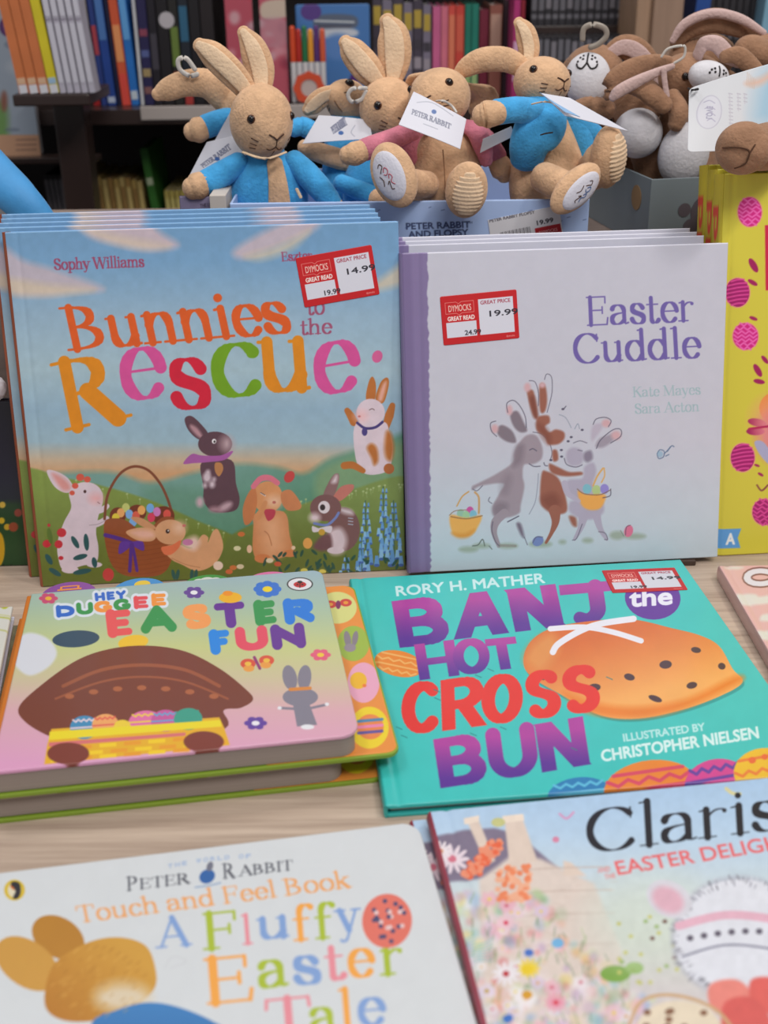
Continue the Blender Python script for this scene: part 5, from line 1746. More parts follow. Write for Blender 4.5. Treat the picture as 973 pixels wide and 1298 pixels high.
# ------------------------------------------------------------------ plush rabbits and the boxes they sit in
TAN = mat('tan_plush', (190, 154, 122), .95, bump=.55, bscale=420, var=.10, vscale=120, sheen=.35, gain=1.3, spec=.1)
TANL = mat('cream_plush', (214, 186, 156), .95, bump=.5, bscale=420, var=.06, vscale=90, sheen=.3, gain=1.15, spec=.1)
BLUE = mat('blue_plush', (66, 150, 204), .9, bump=.5, bscale=380, var=.12, vscale=70, sheen=.35, gain=1.2, spec=.1)
ROSEP = mat('pink_plush', (196, 118, 136), .9, bump=.5, bscale=380, var=.10, vscale=70, sheen=.35, gain=1.1, spec=.1)
HARE = mat('brown_plush', (150, 114, 90), .95, bump=.55, bscale=380, var=.12, vscale=90, sheen=.3, gain=1.1, spec=.1)
WHT = mat('white_plush', (202, 200, 206), .95, bump=.3, bscale=360, var=.05, vscale=80, sheen=.3, gain=1.15, spec=.1)
EARP = mat('pale_pink_plush', (196, 168, 164), .95, bump=.5, bscale=380, sheen=.3, gain=1.05, spec=.1)
SOLE = mat('white_sole', (196, 194, 204), .9, bump=.3, bscale=500, gain=1.15, spec=.1)
EYE_M = mat('dark_bead', (24, 16, 14), .12)
EYE_R = mat('brown_bead', (88, 48, 26), .25)
THR = mat('brown_thread', (74, 46, 32), .8)
THB = mat('dark_thread', (34, 28, 30), .8)
SEAM = mat('tan_seam', (128, 90, 62), .9)
CLEAR = mat('plastic_loop', (196, 190, 184), .3)
THBL = mat('blue_thread', (60, 90, 140), .8)
THPK = mat('red_thread', (176, 80, 96), .8)


class Toy:
    def __init__(self, name, label, cat, base, group=None):
        self.loc = Vector(base)
        self.root = empty(name, Matrix.Translation(self.loc), label, cat, group)

    def add(self, o, parent=None):
        o.parent = parent or self.root
        zmin = self.loc.z + .0006          # soft toys flatten where they sit
        if o.type == 'MESH' and self.root.name.startswith('plush'):
            for v in o.data.vertices:
                if v.co.z < zmin and v.co.y > BXY - .001:
                    v.co.z = zmin
        o.matrix_parent_inverse = Matrix.Identity(4) if parent else Matrix.Translation(-self.loc)
        return o

    def tube(self, name, L, m, flat=1.0, side=None, parent=None, label=None, dy=0, **k):
        """L: (photo x, photo y, distance, half width in photo pixels)"""
        pts, rr = [], []
        for x, y, Y, r in L:
            p = at(x, y, Y + dy)
            pts.append(p)
            rr.append(r * mpp(p))
        o = loft(name, pts, rr, m, None, flat=flat, side=side, **k)
        if label:
            o['label'] = label
        return self.add(o, parent)


def frame_of(yaw, pitch, roll):
    y, p = math.radians(yaw), math.radians(pitch)
    F = Vector((math.sin(y) * math.cos(p), -math.cos(y) * math.cos(p), math.sin(p)))
    U = Vector((0, 0, 1))
    U = (U - F * U.dot(F)).normalized()
    U = Matrix.Rotation(-math.radians(roll), 3, F) @ U
    U = (U - F * U.dot(F)).normalized()
    return U.cross(F), U, F


def ball_mesh(name, c, R, U, F, a, b, d, fn=None, nu=36, nv=24):
    bm = bmesh.new()
    bmesh.ops.create_uvsphere(bm, u_segments=nu, v_segments=nv, radius=1)
    for v in bm.verts:
        n = v.co.copy()
        # poles along U
        q = Vector((n.x, n.z, -n.y))      # R, U, F components
        s = fn(q) if fn else 1.0
        v.co = Vector(c) + (R * q.x * a + U * q.y * b + F * q.z * d) * s
    bmesh.ops.recalc_face_normals(bm, faces=bm.faces[:])
    return bm_mesh(name, bm)


def ball(toy, name, px, py, Y, rx, ry, rz, m, yaw=0, pitch=0, roll=0, fn=None, parent=None, label=None):
    c = at(px, py, Y)
    k = mpp(c)
    R, U, F = frame_of(yaw, pitch, roll)
    o = link(name, ball_mesh(name, c, R, U, F, rx * k, ry * k, rz * k, fn), m, None, smooth=True)
    if label:
        o['label'] = label
    return toy.add(o, parent)


class Head:
    """round plush head with a muzzle; az/el in degrees around its own face direction"""

    def __init__(self, toy, px, py, Y, rx, ry, rz, m, yaw=0, pitch=0, roll=0, muzzle=.2, low=-.28, name='head'):
        self.toy = toy
        self.c = at(px, py, Y)
        self.k = mpp(self.c)
        self.R, self.U, self.F = frame_of(yaw, pitch, roll)
        self.r = (rx * self.k, ry * self.k, rz * self.k)
        mv = Vector((0, low, 1)).normalized()
        self.fn = lambda q: 1 + muzzle * math.exp(-((1 - q.normalized().dot(mv)) / .16)) - .05 * max(0, q.y) ** 3
        self.o = toy.add(link(name, ball_mesh(name, self.c, self.R, self.U, self.F, *self.r, self.fn), m, None, smooth=True))

    def at(self, az, el, out=0.0):
        a, e = math.radians(az), math.radians(el)
        q = Vector((math.sin(a) * math.cos(e), math.sin(e), math.cos(a) * math.cos(e)))
        p = self.c + (self.R * q.x * self.r[0] + self.U * q.y * self.r[1] + self.F * q.z * self.r[2]) * self.fn(q)
        return p + (p - self.c).normalized() * out

    def stitch(self, name, pts, m, r=.0005):
        P = [self.at(a, e, .0001) for a, e in pts]
        return self.toy.add(loft(name, P, [r] * len(P), m, None, nseg=6, n=4), self.o)

    def eye(self, az, el, r=.0036):
        p = self.at(az, el, -.0004)
        n = (p - self.c).normalized()
        bm = bmesh.new()
        bmesh.ops.create_uvsphere(bm, u_segments=16, v_segments=10, radius=r * 1.25)
        for v in bm.verts:
            v.co -= n * v.co.dot(n) * .55
            v.co += p
        rim = self.toy.add(link('eye', bm_mesh('eye', bm), EYE_R, None, smooth=True), self.o)
        bm = bmesh.new()
        bmesh.ops.create_uvsphere(bm, u_segments=16, v_segments=10, radius=r)
        for v in bm.verts:
            v.co -= n * v.co.dot(n) * .2
            v.co += p + n * r * .2
        rim2 = self.toy.add(link('eye', bm_mesh('eye', bm), EYE_M, None, smooth=True), self.o)

    def face(self, eyes=((-46, 14), (46, 14)), mouth=True, er=.0036):
        for e in eyes:
            self.eye(*e, er)
        if mouth:
            self.stitch('nose', [(-12, -6), (-5, -9), (0, -12), (5, -9), (12, -6)], THR, .0007)
            self.stitch('mouth', [(0, -12), (0, -22), (-8, -28), (-14, -27)], THR, .0005)
            self.stitch('mouth', [(0, -22), (8, -28), (14, -27)], THR, .0005)
        for s in (-1, 1):
            for k in range(3):
                self.stitch('whisker', [(s * (30 + k * 3), -18 - k * 7), (s * (42 + k * 3), -15 - k * 9)], THR, .00045)
        self.stitch('head_seam', [(0, -30), (0, -45), (0, -60)], SEAM, .0004)


def ear(toy, L, m, inner=None, flat=.34, side=None, dy=0, shrink=.62, lift=.0058, **k):
    e = toy.tube('ear', L, m, flat=flat, side=side, dy=dy, **k)
    if inner:
        L2 = [(x, y, Y, r * shrink) for x, y, Y, r in L]
        toy.tube('inner_ear', L2, inner, flat=flat * .5, side=side, parent=e, dy=dy - lift, label='paler inside of the ear')
    return e


def card_mesh(name, cv, P, t=.0006, rad=0.0, gain=1.0, curl=0.0):
    """printed card through four points TL TR BR BL"""
    P = [Vector(p) for p in P]
    nx, ny = cv.nx, cv.ny
    n = (P[1] - P[0]).cross(P[3] - P[0]).normalized()
    if n.dot(EYE - P[0]) < 0:
        n = -n
    u, v = np.meshgrid(np.linspace(0, 1, nx), np.linspace(0, 1, ny))
    if rad:
        h = np.abs(v - .5) * 2
        ins = np.where(h > 1 - 2 * rad, rad * (1 - np.sqrt(np.maximum(1 - ((h - 1 + 2 * rad) / (2 * rad)) ** 2, 0))), 0)
        u = ins + u * (1 - 2 * ins)
    A = [np.array(p) for p in P]
    uu, vv = u[..., None], v[..., None]
    V = (A[0] * (1 - uu) + A[1] * uu) * (1 - vv) + (A[3] * (1 - uu) + A[2] * uu) * vv
    V = V + np.array(n) * (curl * np.sin(np.pi * uu))
    ci = np.clip(np.round(u * (nx - 1)).astype(int), 0, nx - 1)
    col = cv.A[np.arange(ny)[:, None], ci].reshape(-1, 3)
    F = V.reshape(-1, 3)
    B = F - np.array(n) * t
    idx = np.arange(nx * ny).reshape(ny, nx)
    Q = np.stack([idx[1:, :-1], idx[1:, 1:], idx[:-1, 1:], idx[:-1, :-1]], -1).reshape(-1, 4)
    N = nx * ny
    rim = np.concatenate([idx[0, :-1], idx[:-1, -1], idx[-1, :0:-1], idx[:0:-1, 0]])
    r2 = np.roll(rim, -1)
    S_ = np.stack([rim, r2, r2 + N, rim + N], -1)
    me = np_mesh(name, np.vstack([F, B]), np.vstack([Q, Q[:, ::-1] + N, S_]))
    c = np.vstack([col, np.tile(col.mean(0), (N, 1))]) / 255
    c[N:] = np.array((205, 205, 212)) / 255
    lc = np.where(c <= .04045, c / 12.92, ((c + .055) / 1.055) ** 2.4) * gain
    a = me.attributes.new('Col', 'BYTE_COLOR', 'POINT')
    a.data.foreach_set('color', np.concatenate([np.clip(lc, 0, .95), np.ones((len(lc), 1))], 1).astype(np.float32).ravel())
    return me


def card(toy, name, quad, Ys, draw=None, base=(200, 200, 210), n=160, rad=0.0, gain=1.15, curl=0.0, parent=None, t=.0006):
    P = [at(x, y, Y) for (x, y), Y in zip(quad, Ys)]
    cv = Canvas(quad, (P[1] - P[0]).length, (P[3] - P[0]).length, n, base)
    if draw:
        draw(cv)
        cv.frame()
    o = link(name, card_mesh(name, cv, P, t, rad, gain, curl), STICK, None)
    return toy.add(o, parent)


def loop(toy, L, r=1.6, m=None, name='plastic_loop'):
    return toy.tube(name, [(x, y, Y, r) for x, y, Y in L], m or CLEAR, flat=.6)


# ---- blue display box holding the rabbits
BXY, BXD, BH_ = .992, .17, .062
f0, f1 = at(291, 258, BXY), at(747, 255, BXY)
bz = TZ + RZ + .0003


def tray(name, label, x0, x1, y0, y1, h, fm, im, lw=.002, mw=None, front=None):
    t = empty(name, mw or Matrix.Translation((x0, y0, bz)), label, 'box')
    W, D = x1 - x0, y1 - y0
    box('bottom', lw, W - lw, lw, D - lw, 0, .002, im, t, .0003)
    if front is None:
        box('front_panel', 0, W, 0, lw, 0, h, fm, t, .0004)
    box('back_panel', 0, W, D - lw, D, 0, h, fm, t, .0004)
    box('side_panel', 0, lw, lw, D - lw, 0, h, fm, t, .0004)
    box('side_panel', W - lw, W, lw, D - lw, 0, h, fm, t, .0004)
    return t


BOXB = mat('pale_blue_card', (158, 176, 212), .45, gain=1.25)
h0 = f0.z - bz
pbox = tray('display_box', 'pale blue open display box full of small rabbits in jackets', f0.x, f1.x, BXY, BXY + BXD, h0, BOXB, BOXB, front=True)
BWD = f1.x - f0.x
q = [proj((f0.x, BXY, f0.z)), proj((f1.x, BXY, f0.z)), proj((f1.x, BXY, bz)), proj((f0.x, BXY, bz))]
cv = Canvas(q, BWD, h0, 520, (154, 174, 212))
f = cv.frame(490, 260, 2.0145)
nv_ = (46, 56, 92)
f.text('PETER RABBIT', (50, 62), (213, 57), (49, 46), nv_, grow=.7)
f.text('AND FLOPSY', (56, 83), (208, 77), (55, 67), nv_, grow=.7)
f.text('TM', (205, 48), (218, 47), (205, 43), nv_)
for k in range(26):
    rr = random.Random(k + 90)
    x, y = rr.uniform(-390, 520), rr.uniform(-5, 90)
    f.line([(x, y), (x + rr.uniform(4, 9), y - 2)], 2, (70, 84, 130), a=.8)
f.ell(-100, 30, 26, 14, (180, 160, 140), a=.7)
cv.frame()
o = link('front_panel', sheet_mesh('front_panel', cv, .002, gain=1.3), MATTE, pbox)
o.rotation_euler = (math.pi / 2, 0, 0)
o.location = (0, .002, 0)
# price label on the box front
lq = [(618, 279), (708, 260), (714, 300), (624, 319)]
Pp = [at(x, y, BXY - .0004) for x, y in lq]
cv = Canvas(lq, (Pp[1] - Pp[0]).length, (Pp[3] - Pp[0]).length, 200, (206, 204, 208))
f = cv.frame(560, 10, 3.742)
f.text('PETER RABBIT FLOPSY', (226, 1018), (440, 974), (224, 1004), (70, 66, 76), grow=.5)
f.text('19.99', (452, 1030), (528, 1014), (449, 1010), (60, 56, 64), grow=1.2)
for k in range(26):
    x = 275 + k * 5.6
    f.line([(x, 1066 - (x - 275) * .2), (x + 10, 1120 - (x - 275) * .2)], 1.2 + (k * 7 % 3), (60, 56, 62), smooth=False)
f.poly([(440, 1046), (560, 1022), (568, 1064), (446, 1090)], (170, 28, 36), smooth=False)
f.text('DYMOCKS', (462, 1074), (548, 1056), (459, 1060), (222, 170, 170), grow=.3)
cv.frame()
o = link('price_label', card_mesh('price_label', cv, Pp, .0003, 0, 1.2), STICK, None)
o.parent = pbox
o.matrix_parent_inverse = Matrix.Translation(-Vector((f0.x, BXY, bz)))
o['label'] = 'white price label with barcode'
# folded cream flap at the left end of the box
o = box('side_flap', -.017, -.0035, .004, .05, h0 - .03, h0 + .006, mat('cream_flap', (196, 186, 178), .6, gain=1.1), pbox, .0006)

PR_INK = (96, 100, 124)


def tag_art(p0, p1, top, mark, sub=None, arc=None):
    def d(cv):
        cv.text('PETER RABBIT', p0, p1, top, PR_INK, 'serif', .11, .05, grow=.2)
        cv.ell(mark[0], mark[1], 3.2, 2.6, (40, 84, 150), rot=25)
        if arc:
            cv.line(arc, .9, (150, 152, 168))
        if sub:
            cv.line(sub, .9, (140, 142, 160))
    return d


GP = 'small plush rabbits in the blue box'
FLOORZ = bz + .0022


def toy_base(px, Y):
    p = at(px, 250, Y)
    return (p.x, Y, FLOORZ)


# A: front left, blue jacket, looking right
A = Toy('plush_rabbit', 'tan plush rabbit in blue jacket sitting upright at the left end of the box', 'plush toy', toy_base(340, 1.05), GP)
A.tube('body', [(338, 262, 1.052, 46), (338, 240, 1.052, 47), (338, 215, 1.052, 40), (336, 198, 1.052, 26)], TAN, flat=.72)
j = A.tube('jacket', [(340, 292, 1.050, 46), (340, 262, 1.050, 50), (340, 240, 1.050, 50), (339, 215, 1.050, 43), (336, 196, 1.050, 25)], BLUE, flat=.74)
A.tube('jacket_opening', [(355, 285, 1.0265, 14), (354, 258, 1.0245, 14), (352, 232, 1.0255, 12), (348, 207, 1.0315, 10)], TAN, flat=.25, parent=j, label='tan strip where the jacket is open')
H = Head(A, 331, 153, 1.040, 40, 47, 40, TAN, yaw=30, pitch=-8, roll=2, muzzle=.2)
H.face(((-44, 12), (47, 14)), er=.003)
ear(A, [(318, 122, 1.045, 12), (297, 96, 1.045, 17), (270, 70, 1.047, 17), (252, 57, 1.05, 9)], TAN, TANL, flat=.4, side=(.7, 0, .7), shrink=.6)
ear(A, [(331, 116, 1.05, 13), (329, 88, 1.055, 19), (320, 60, 1.057, 17), (308, 40, 1.06, 8)], TAN, TANL, flat=.42, shrink=.55)
arm = A.tube('arm', [(303, 208, 1.046, 15), (282, 220, 1.036, 16), (262, 231, 1.03, 16)], BLUE, label='arm in a blue sleeve')
A.tube('paw', [(262, 230, 1.029, 14), (250, 236, 1.027, 17), (243, 239, 1.026, 14)], TAN, parent=arm)
arm = A.tube('arm', [(372, 204, 1.046, 14), (390, 222, 1.038, 16), (410, 244, 1.032, 15), (424, 262, 1.03, 12)], BLUE, label='arm in a blue sleeve')
A.tube('paw', [(424, 260, 1.030, 11), (430, 268, 1.03, 10)], TAN, parent=arm)
A.tube('collar', [(308, 193, 1.022, 2), (336, 201, 1.012, 2), (362, 193, 1.022, 2)], TANL, flat=.6)
A.tube('care_label', [(376, 240, 1.0215, 2), (381, 250, 1.0205, 2)], TANL, flat=.3)

# B: behind it, one ear lying to the left
B = Toy('plush_rabbit', 'tan plush rabbit in blue half hidden behind the left end one, long ear stretched sideways', 'plush toy', toy_base(300, 1.135), GP)
H = Head(B, 306, 138, 1.125, 34, 34, 30, TAN, yaw=-50, pitch=-10)
ear(B, [(292, 138, 1.12, 14), (280, 120, 1.115, 18), (262, 106, 1.112, 18), (234, 106, 1.11, 16), (212, 114, 1.11, 14), (199, 120, 1.11, 8)], TAN, None, flat=.6, side=(.2, 0, 1))
B.tube('body', [(312, 250, 1.14, 40), (312, 215, 1.135, 40), (308, 170, 1.13, 30)], BLUE, flat=.7)
arm = B.tube('arm', [(296, 150, 1.108, 14), (280, 154, 1.100, 15), (262, 160, 1.095, 15)], BLUE)
B.tube('paw', [(262, 160, 1.094, 13), (250, 165, 1.092, 16), (243, 167, 1.092, 12)], TAN, parent=arm)
loop(B, [(247, 88, 1.10), (236, 74, 1.10), (226, 76, 1.10), (228, 88, 1.10), (240, 96, 1.10), (250, 94, 1.10)], 3)
card(B, 'hang_tag', [(296, 134), (310, 142), (296, 178), (270, 182)], [1.088, 1.085, 1.082, 1.085], None, (196, 196, 206), 60)
card(A, 'hang_tag', [(262, 180), (306, 170), (312, 200), (238, 226)], [1.085, 1.08, 1.07, 1.075], tag_art((262, 208), (296, 184), (258, 203), (280, 196)), (198, 198, 208), 110)

# C: between, head turned away
Cc = Toy('plush_rabbit', 'tan plush rabbit lying back behind a white card tag, left of the long upright ears', 'plush toy', toy_base(430, 1.14), GP)
H = Head(Cc, 440, 128, 1.135, 27, 26, 30, TAN, yaw=-40, pitch=30, roll=-30)
H.face(((-46, 14), (46, 14)), mouth=False)
ear(Cc, [(424, 118, 1.125, 11), (408, 124, 1.12, 13), (396, 134, 1.118, 12), (389, 140, 1.118, 7)], TAN, TANL, flat=.5, side=(.4, 0, 1), shrink=.55)
Cc.tube('body', [(440, 262, 1.10, 38), (445, 225, 1.105, 38), (440, 180, 1.12, 30), (438, 152, 1.13, 20)], BLUE, flat=.75)
Cc.tube('arm', [(396, 166, 1.11, 12), (382, 160, 1.108, 12), (372, 164, 1.106, 10)], BLUE)
Cc.tube('leg', [(385, 186, 1.095, 9), (400, 192, 1.09, 12), (425, 200, 1.088, 13), (440, 204, 1.09, 13)], TAN)
card(Cc, 'hang_tag', [(404, 146), (468, 152), (472, 176), (383, 182)], [1.08, 1.075, 1.065, 1.068], tag_art((432, 168), (447, 157), (427, 160), (441, 167), None, [(455, 158), (452, 166), (456, 172)]), (198, 198, 208), 120, curl=.001)
loop(Cc, [(464, 112, 1.075), (448, 112, 1.075), (441, 120, 1.075), (446, 129, 1.075), (458, 126, 1.075), (464, 116, 1.075)], 2.6)

# D: tall ears in the middle
D = Toy('plush_rabbit', 'tan plush rabbit with both ears straight up behind the pink jacketed one', 'plush toy', toy_base(485, 1.10), GP)
H = Head(D, 492, 137, 1.085, 37, 39, 36, TAN, yaw=30, pitch=-4, roll=4, muzzle=.2)
H.face(((-52, 10), (44, 12)), er=.0031)
ear(D, [(484, 108, 1.09, 11), (466, 88, 1.09, 19), (446, 64, 1.093, 17), (437, 53, 1.095, 9)], TAN, TANL, flat=.4, side=(.75, 0, .6), shrink=.58)
ear(D, [(497, 104, 1.092, 12), (500, 74, 1.095, 21), (498, 44, 1.098, 20), (490, 26, 1.10, 10)], TAN, TANL, flat=.4, shrink=.58)
D.tube('body', [(478, 270, 1.075, 40), (478, 235, 1.08, 44), (482, 195, 1.09, 32), (488, 170, 1.09, 22)], BLUE, flat=.75)
D.tube('leg', [(432, 232, 1.062, 11), (452, 240, 1.055, 12), (470, 248, 1.05, 13)], BLUE)
D.tube('tail', [(478, 252, 1.03, 13), (490, 256, 1.03, 12)], TAN)

# E: pink jacket, sitting on the front edge
E = Toy('plush_rabbit', 'tan plush rabbit in pink jacket, feet over the box edge, white tag on chest', 'plush toy', toy_base(560, 1.03), GP)
E.tube('body', [(560, 262, 1.035, 46), (561, 238, 1.035, 50), (562, 205, 1.04, 46), (562, 175, 1.045, 34), (560, 158, 1.05, 24)], TAN, flat=.8)
H = Head(E, 557, 123, 1.045, 40, 37, 37, TAN, yaw=-32, pitch=12, roll=-10, muzzle=.2)
H.face(((-46, 16), (46, 18)), er=.0029)
ear(E, [(590, 112, 1.07, 12), (610, 122, 1.08, 20), (612, 148, 1.085, 18), (600, 164, 1.085, 9)], TAN, None, flat=.45)
ear(E, [(538, 96, 1.075, 10), (528, 100, 1.085, 12), (520, 112, 1.09, 9)], TAN, None, flat=.45)
j = E.tube('jacket', [(520, 205, 1.026, 9), (517, 186, 1.022, 12), (524, 168, 1.026, 12), (540, 160, 1.03, 9)], ROSEP, flat=.6, label='pink jacket front')
E.tube('jacket', [(616, 205, 1.03, 8), (612, 186, 1.026, 12), (602, 166, 1.03, 12), (585, 158, 1.034, 9)], ROSEP, flat=.6)
arm = E.tube('arm', [(522, 166, 1.024, 13), (498, 176, 1.016, 13), (472, 186, 1.01, 14), (462, 190, 1.009, 14)], ROSEP, label='arm in a pink sleeve')
E.tube('paw', [(462, 190, 1.008, 13), (449, 195, 1.006, 15), (440, 197, 1.006, 12)], TAN, parent=arm)
arm = E.tube('arm', [(604, 166, 1.045, 12), (616, 180, 1.05, 14), (628, 198, 1.055, 14)], ROSEP, label='arm in a pink sleeve')
E.tube('paw', [(630, 204, 1.054, 13), (637, 216, 1.052, 15), (640, 222, 1.052, 11)], TAN, parent=arm)
leg = E.tube('leg', [(540, 234, 1.005, 17), (520, 232, .985, 18), (505, 228, .965, 17)], TAN)


def foot(toy, px, py, Y, rx, ry, rz, yaw, pitch, roll, ribbed, parent, script=True):
    ft = ball(toy, 'foot', px, py, Y, rx, ry, rz, TAN, yaw, pitch, roll, None, parent)
    c = at(px, py, Y)
    k = mpp(c)
    R, U, F = frame_of(yaw, pitch, roll)
    cc = c + F * rz * k * .62
    nm = 'foot_sole'
    a, b, d = rx * k * .72, ry * k * .76, rz * k * .48
    if ribbed:
        fn = lambda q: 1 + .05 * math.sin(q.y * 34)
        o = link(nm, ball_mesh(nm, cc, R, U, F, a, b, d, fn, 24, 90), TANL, None, smooth=True)
        o['label'] = 'ribbed cream sole'
    else:
        o = link(nm, ball_mesh(nm, cc, R, U, F, a, b, d), SOLE, None, smooth=True)
        o['label'] = 'white embroidered sole'
    toy.add(o, ft)
    if script and not ribbed:
        def S_(u, v):
            z = math.sqrt(max(0, 1 - u * u - v * v))
            return cc + R * a * u + U * b * v + F * (d * z + .0001)
        for P, m in (([(-.35, .45), (-.2, .55), (-.05, .42), (-.2, .3), (-.3, .2)], THR), ([(-.1, .2), (.05, .35), (.2, .2), (.05, .05), (-.1, .1)], THPK if toy is E else THBL),
                     ([(.1, -.1), (.2, .05), (.32, -.1), (.15, -.25), (.3, -.4)], THPK if toy is E else THBL), ([(-.1, -.3), (.05, -.2), (.0, -.5), (.15, -.55)], THR), ([(-.45, .1), (-.3, -.1), (-.4, -.3)], THR)):
            toy.add(loft('sole_stitching', [S_(*p) for p in P], [.00038] * len(P), m, None, nseg=6, n=4), ft)
    return ft


foot(E, 499, 222, .962, 30, 42, 18, -28, 4, -28, False, leg)
leg = E.tube('leg', [(585, 232, 1.0, 20), (590, 238, .985, 22), (591, 242, .968, 22)], TAN)
foot(E, 591, 241, .964, 27, 37, 20, 4, -14, 3, True, leg)
E.tube('body_seam', [(561, 190, 1.0035, .7), (563, 215, .9975, .7), (564, 240, .9945, .7)], SEAM)
card(E, 'hang_tag', [(524, 116), (591, 151), (583, 189), (505, 158)], [.998, .994, .982, .984], tag_art((523, 144), (573, 164), (524, 138), (553, 143), [(540, 158), (558, 165)], [(530, 130), (550, 132), (576, 148)]), (200, 200, 212), 130, curl=.0012)
loop(E, [(553, 128, 1.0), (562, 128, .999), (572, 134, 1.0), (578, 142, .998)], 1.6, name='tag_loop')
card(E, 'care_label', [(612, 176), (648, 160), (652, 172), (608, 194)], [1.02, 1.025, 1.022, 1.016], None, (196, 198, 206), 50)

# F: right end, blue jacket, one arm out
F_ = Toy('plush_rabbit', 'tan plush rabbit in blue jacket at the right end, one arm held out', 'plush toy', toy_base(695, 1.04), GP)
F_.tube('body', [(693, 268, 1.045, 42), (693, 240, 1.045, 48), (692, 205, 1.048, 46), (690, 170, 1.05, 36), (688, 140, 1.052, 28)], TAN, flat=.78)
j = F_.tube('jacket', [(668, 200, 1.024, 22), (672, 182, 1.018, 27), (684, 160, 1.02, 33), (688, 138, 1.03, 30)], BLUE, flat=.6, label='short blue jacket')
F_.tube('jacket', [(744, 205, 1.05, 9), (738, 180, 1.05, 14), (724, 156, 1.05, 16), (712, 142, 1.05, 14)], BLUE, flat=.6)
F_.tube('button_thread', [(685, 171, .9945, .9), (692, 169, .9945, 1), (700, 168, .9955, .9)], THB)
H = Head(F_, 686, 104, 1.045, 37, 32, 34, TAN, yaw=38, pitch=16, roll=8, muzzle=.2)
H.face(((-58, 18), (46, 14)), er=.0028)
ear(F_, [(664, 88, 1.05, 12), (642, 76, 1.05, 15), (612, 76, 1.052, 15), (590, 86, 1.055, 12), (579, 96, 1.058, 7)], TAN, None, flat=.6, side=(.15, 0, 1))
ear(F_, [(669, 80, 1.055, 11), (670, 60, 1.058, 14), (665, 40, 1.06, 13), (657, 28, 1.062, 7)], TAN, TANL, flat=.45, shrink=.5)
arm = F_.tube('arm', [(676, 142, 1.022, 17), (654, 139, 1.008, 16), (630, 142, .998, 16)], BLUE, label='arm in a blue sleeve')
F_.tube('paw', [(630, 143, .996, 15), (616, 145, .992, 17), (610, 146, .992, 14)], TAN, parent=arm)
F_.tube('arm', [(716, 142, 1.05, 12), (736, 158, 1.055, 14), (752, 172, 1.06, 14)], BLUE, label='far arm in a blue sleeve')
leg = F_.tube('leg', [(690, 225, 1.0, 19), (705, 232, .985, 20), (722, 240, .97, 19)], TAN)
foot(F_, 729, 239, .966, 24, 41, 17, 30, -6, 54, False, leg)
leg = F_.tube('leg', [(735, 225, 1.05, 20), (755, 215, 1.03, 24), (764, 205, 1.015, 26)], TAN)
foot(F_, 770, 199, 1.008, 28, 40, 20, 52, -4, -10, True, leg)
card(F_, 'hang_tag', [(686, 118), (722, 124), (796, 166), (716, 146)], [.996, 1.0, .998, .985], None, (198, 198, 210), 90)
card(F_, 'hang_tag', [(684, 117), (700, 128), (735, 148), (716, 142)], [.994, .99, .984, .984], None, (120, 160, 200), 40)
F_.tube('neck_ring', [(674, 132, 1.0, 1.4), (690, 129, .996, 1.4), (708, 132, 1.0, 1.4)], TANL, flat=.6)

# ---- grey box with the bigger brown hares
G0 = .264 + TZ - bz
gx0, gx1, gy0, gy1 = .236, .42, 1.05, 1.215
GREY = mat('grey_green_card', (112, 122, 128), .5, gain=1.2)
gb = tray('display_box', 'grey open cardboard box full of brown hares with white muzzles', gx0, gx1, gy0, gy1, G0, GREY, mat('dark_card', (70, 62, 60), .7), mw=Matrix.Translation((gx0, gy0, bz)) @ Matrix.Rotation(.19, 4, 'Z'))
bm = bmesh.new()
bmesh.ops.create_cone(bm, cap_ends=True, segments=24, radius1=.011, radius2=.011, depth=.0004)
bmesh.ops.rotate(bm, verts=bm.verts, matrix=Matrix.Rotation(math.pi / 2, 3, 'Y'))
bmesh.ops.translate(bm, verts=bm.verts, vec=(-.0003, .03, .04))
link('round_sign', bm_mesh('round_sign', bm), mat('amber_print', (150, 120, 84), .5), gb)
bm = bmesh.new()
for k, (x, z, r) in enumerate(((.055, .03, .016), (.033, .033, .006), (.04, .018, .007))):
    b2 = bmesh.ops.create_cone(bm, cap_ends=True, segments=20, radius1=r, radius2=r, depth=.0003)
    bmesh.ops.rotate(bm, verts=b2['verts'], matrix=Matrix.Rotation(math.pi / 2, 3, 'X'))
    bmesh.ops.translate(bm, verts=b2['verts'], vec=(x, -.0002 - k * .0001, z))
link('front_picture', bm_mesh('front_picture', bm), mat('mauve_print', (92, 84, 92), .5), gb)

GH = 'brown hares in the grey box'
HZ = FLOORZ


def toy_base2(px, Y):
    p = at(px, 250, Y)
    return (p.x, Y, HZ)


def hare_face(H, el0=-10, s=1.0, smile=True):
    H.stitch('nose_line', [(0, el0 + 30 * s), (0, el0 + 14 * s), (0, el0 - 4 * s)], THB, .0008)
    if smile:
        H.stitch('mouth', [(0, el0 - 4 * s), (-10 * s, el0 - 16 * s), (-22 * s, el0 - 13 * s), (-27 * s, el0 - 5 * s)], THB, .0009)
        H.stitch('mouth', [(0, el0 - 4 * s), (10 * s, el0 - 16 * s), (22 * s, el0 - 13 * s), (27 * s, el0 - 5 * s)], THB, .0009)
    for sg in (-1, 1):
        for a, e in ((12, 6), (22, 12), (26, 1), (14, 18)):
            p = H.at(sg * a * s, el0 + e * s, .0001)
            bm = bmesh.new()
            bmesh.ops.create_uvsphere(bm, u_segments=8, v_segments=6, radius=.0011)
            bmesh.ops.translate(bm, verts=bm.verts, vec=p)
            H.toy.add(link('whisker_dot', bm_mesh('whisker_dot', bm), THB, None, smooth=True), H.o)


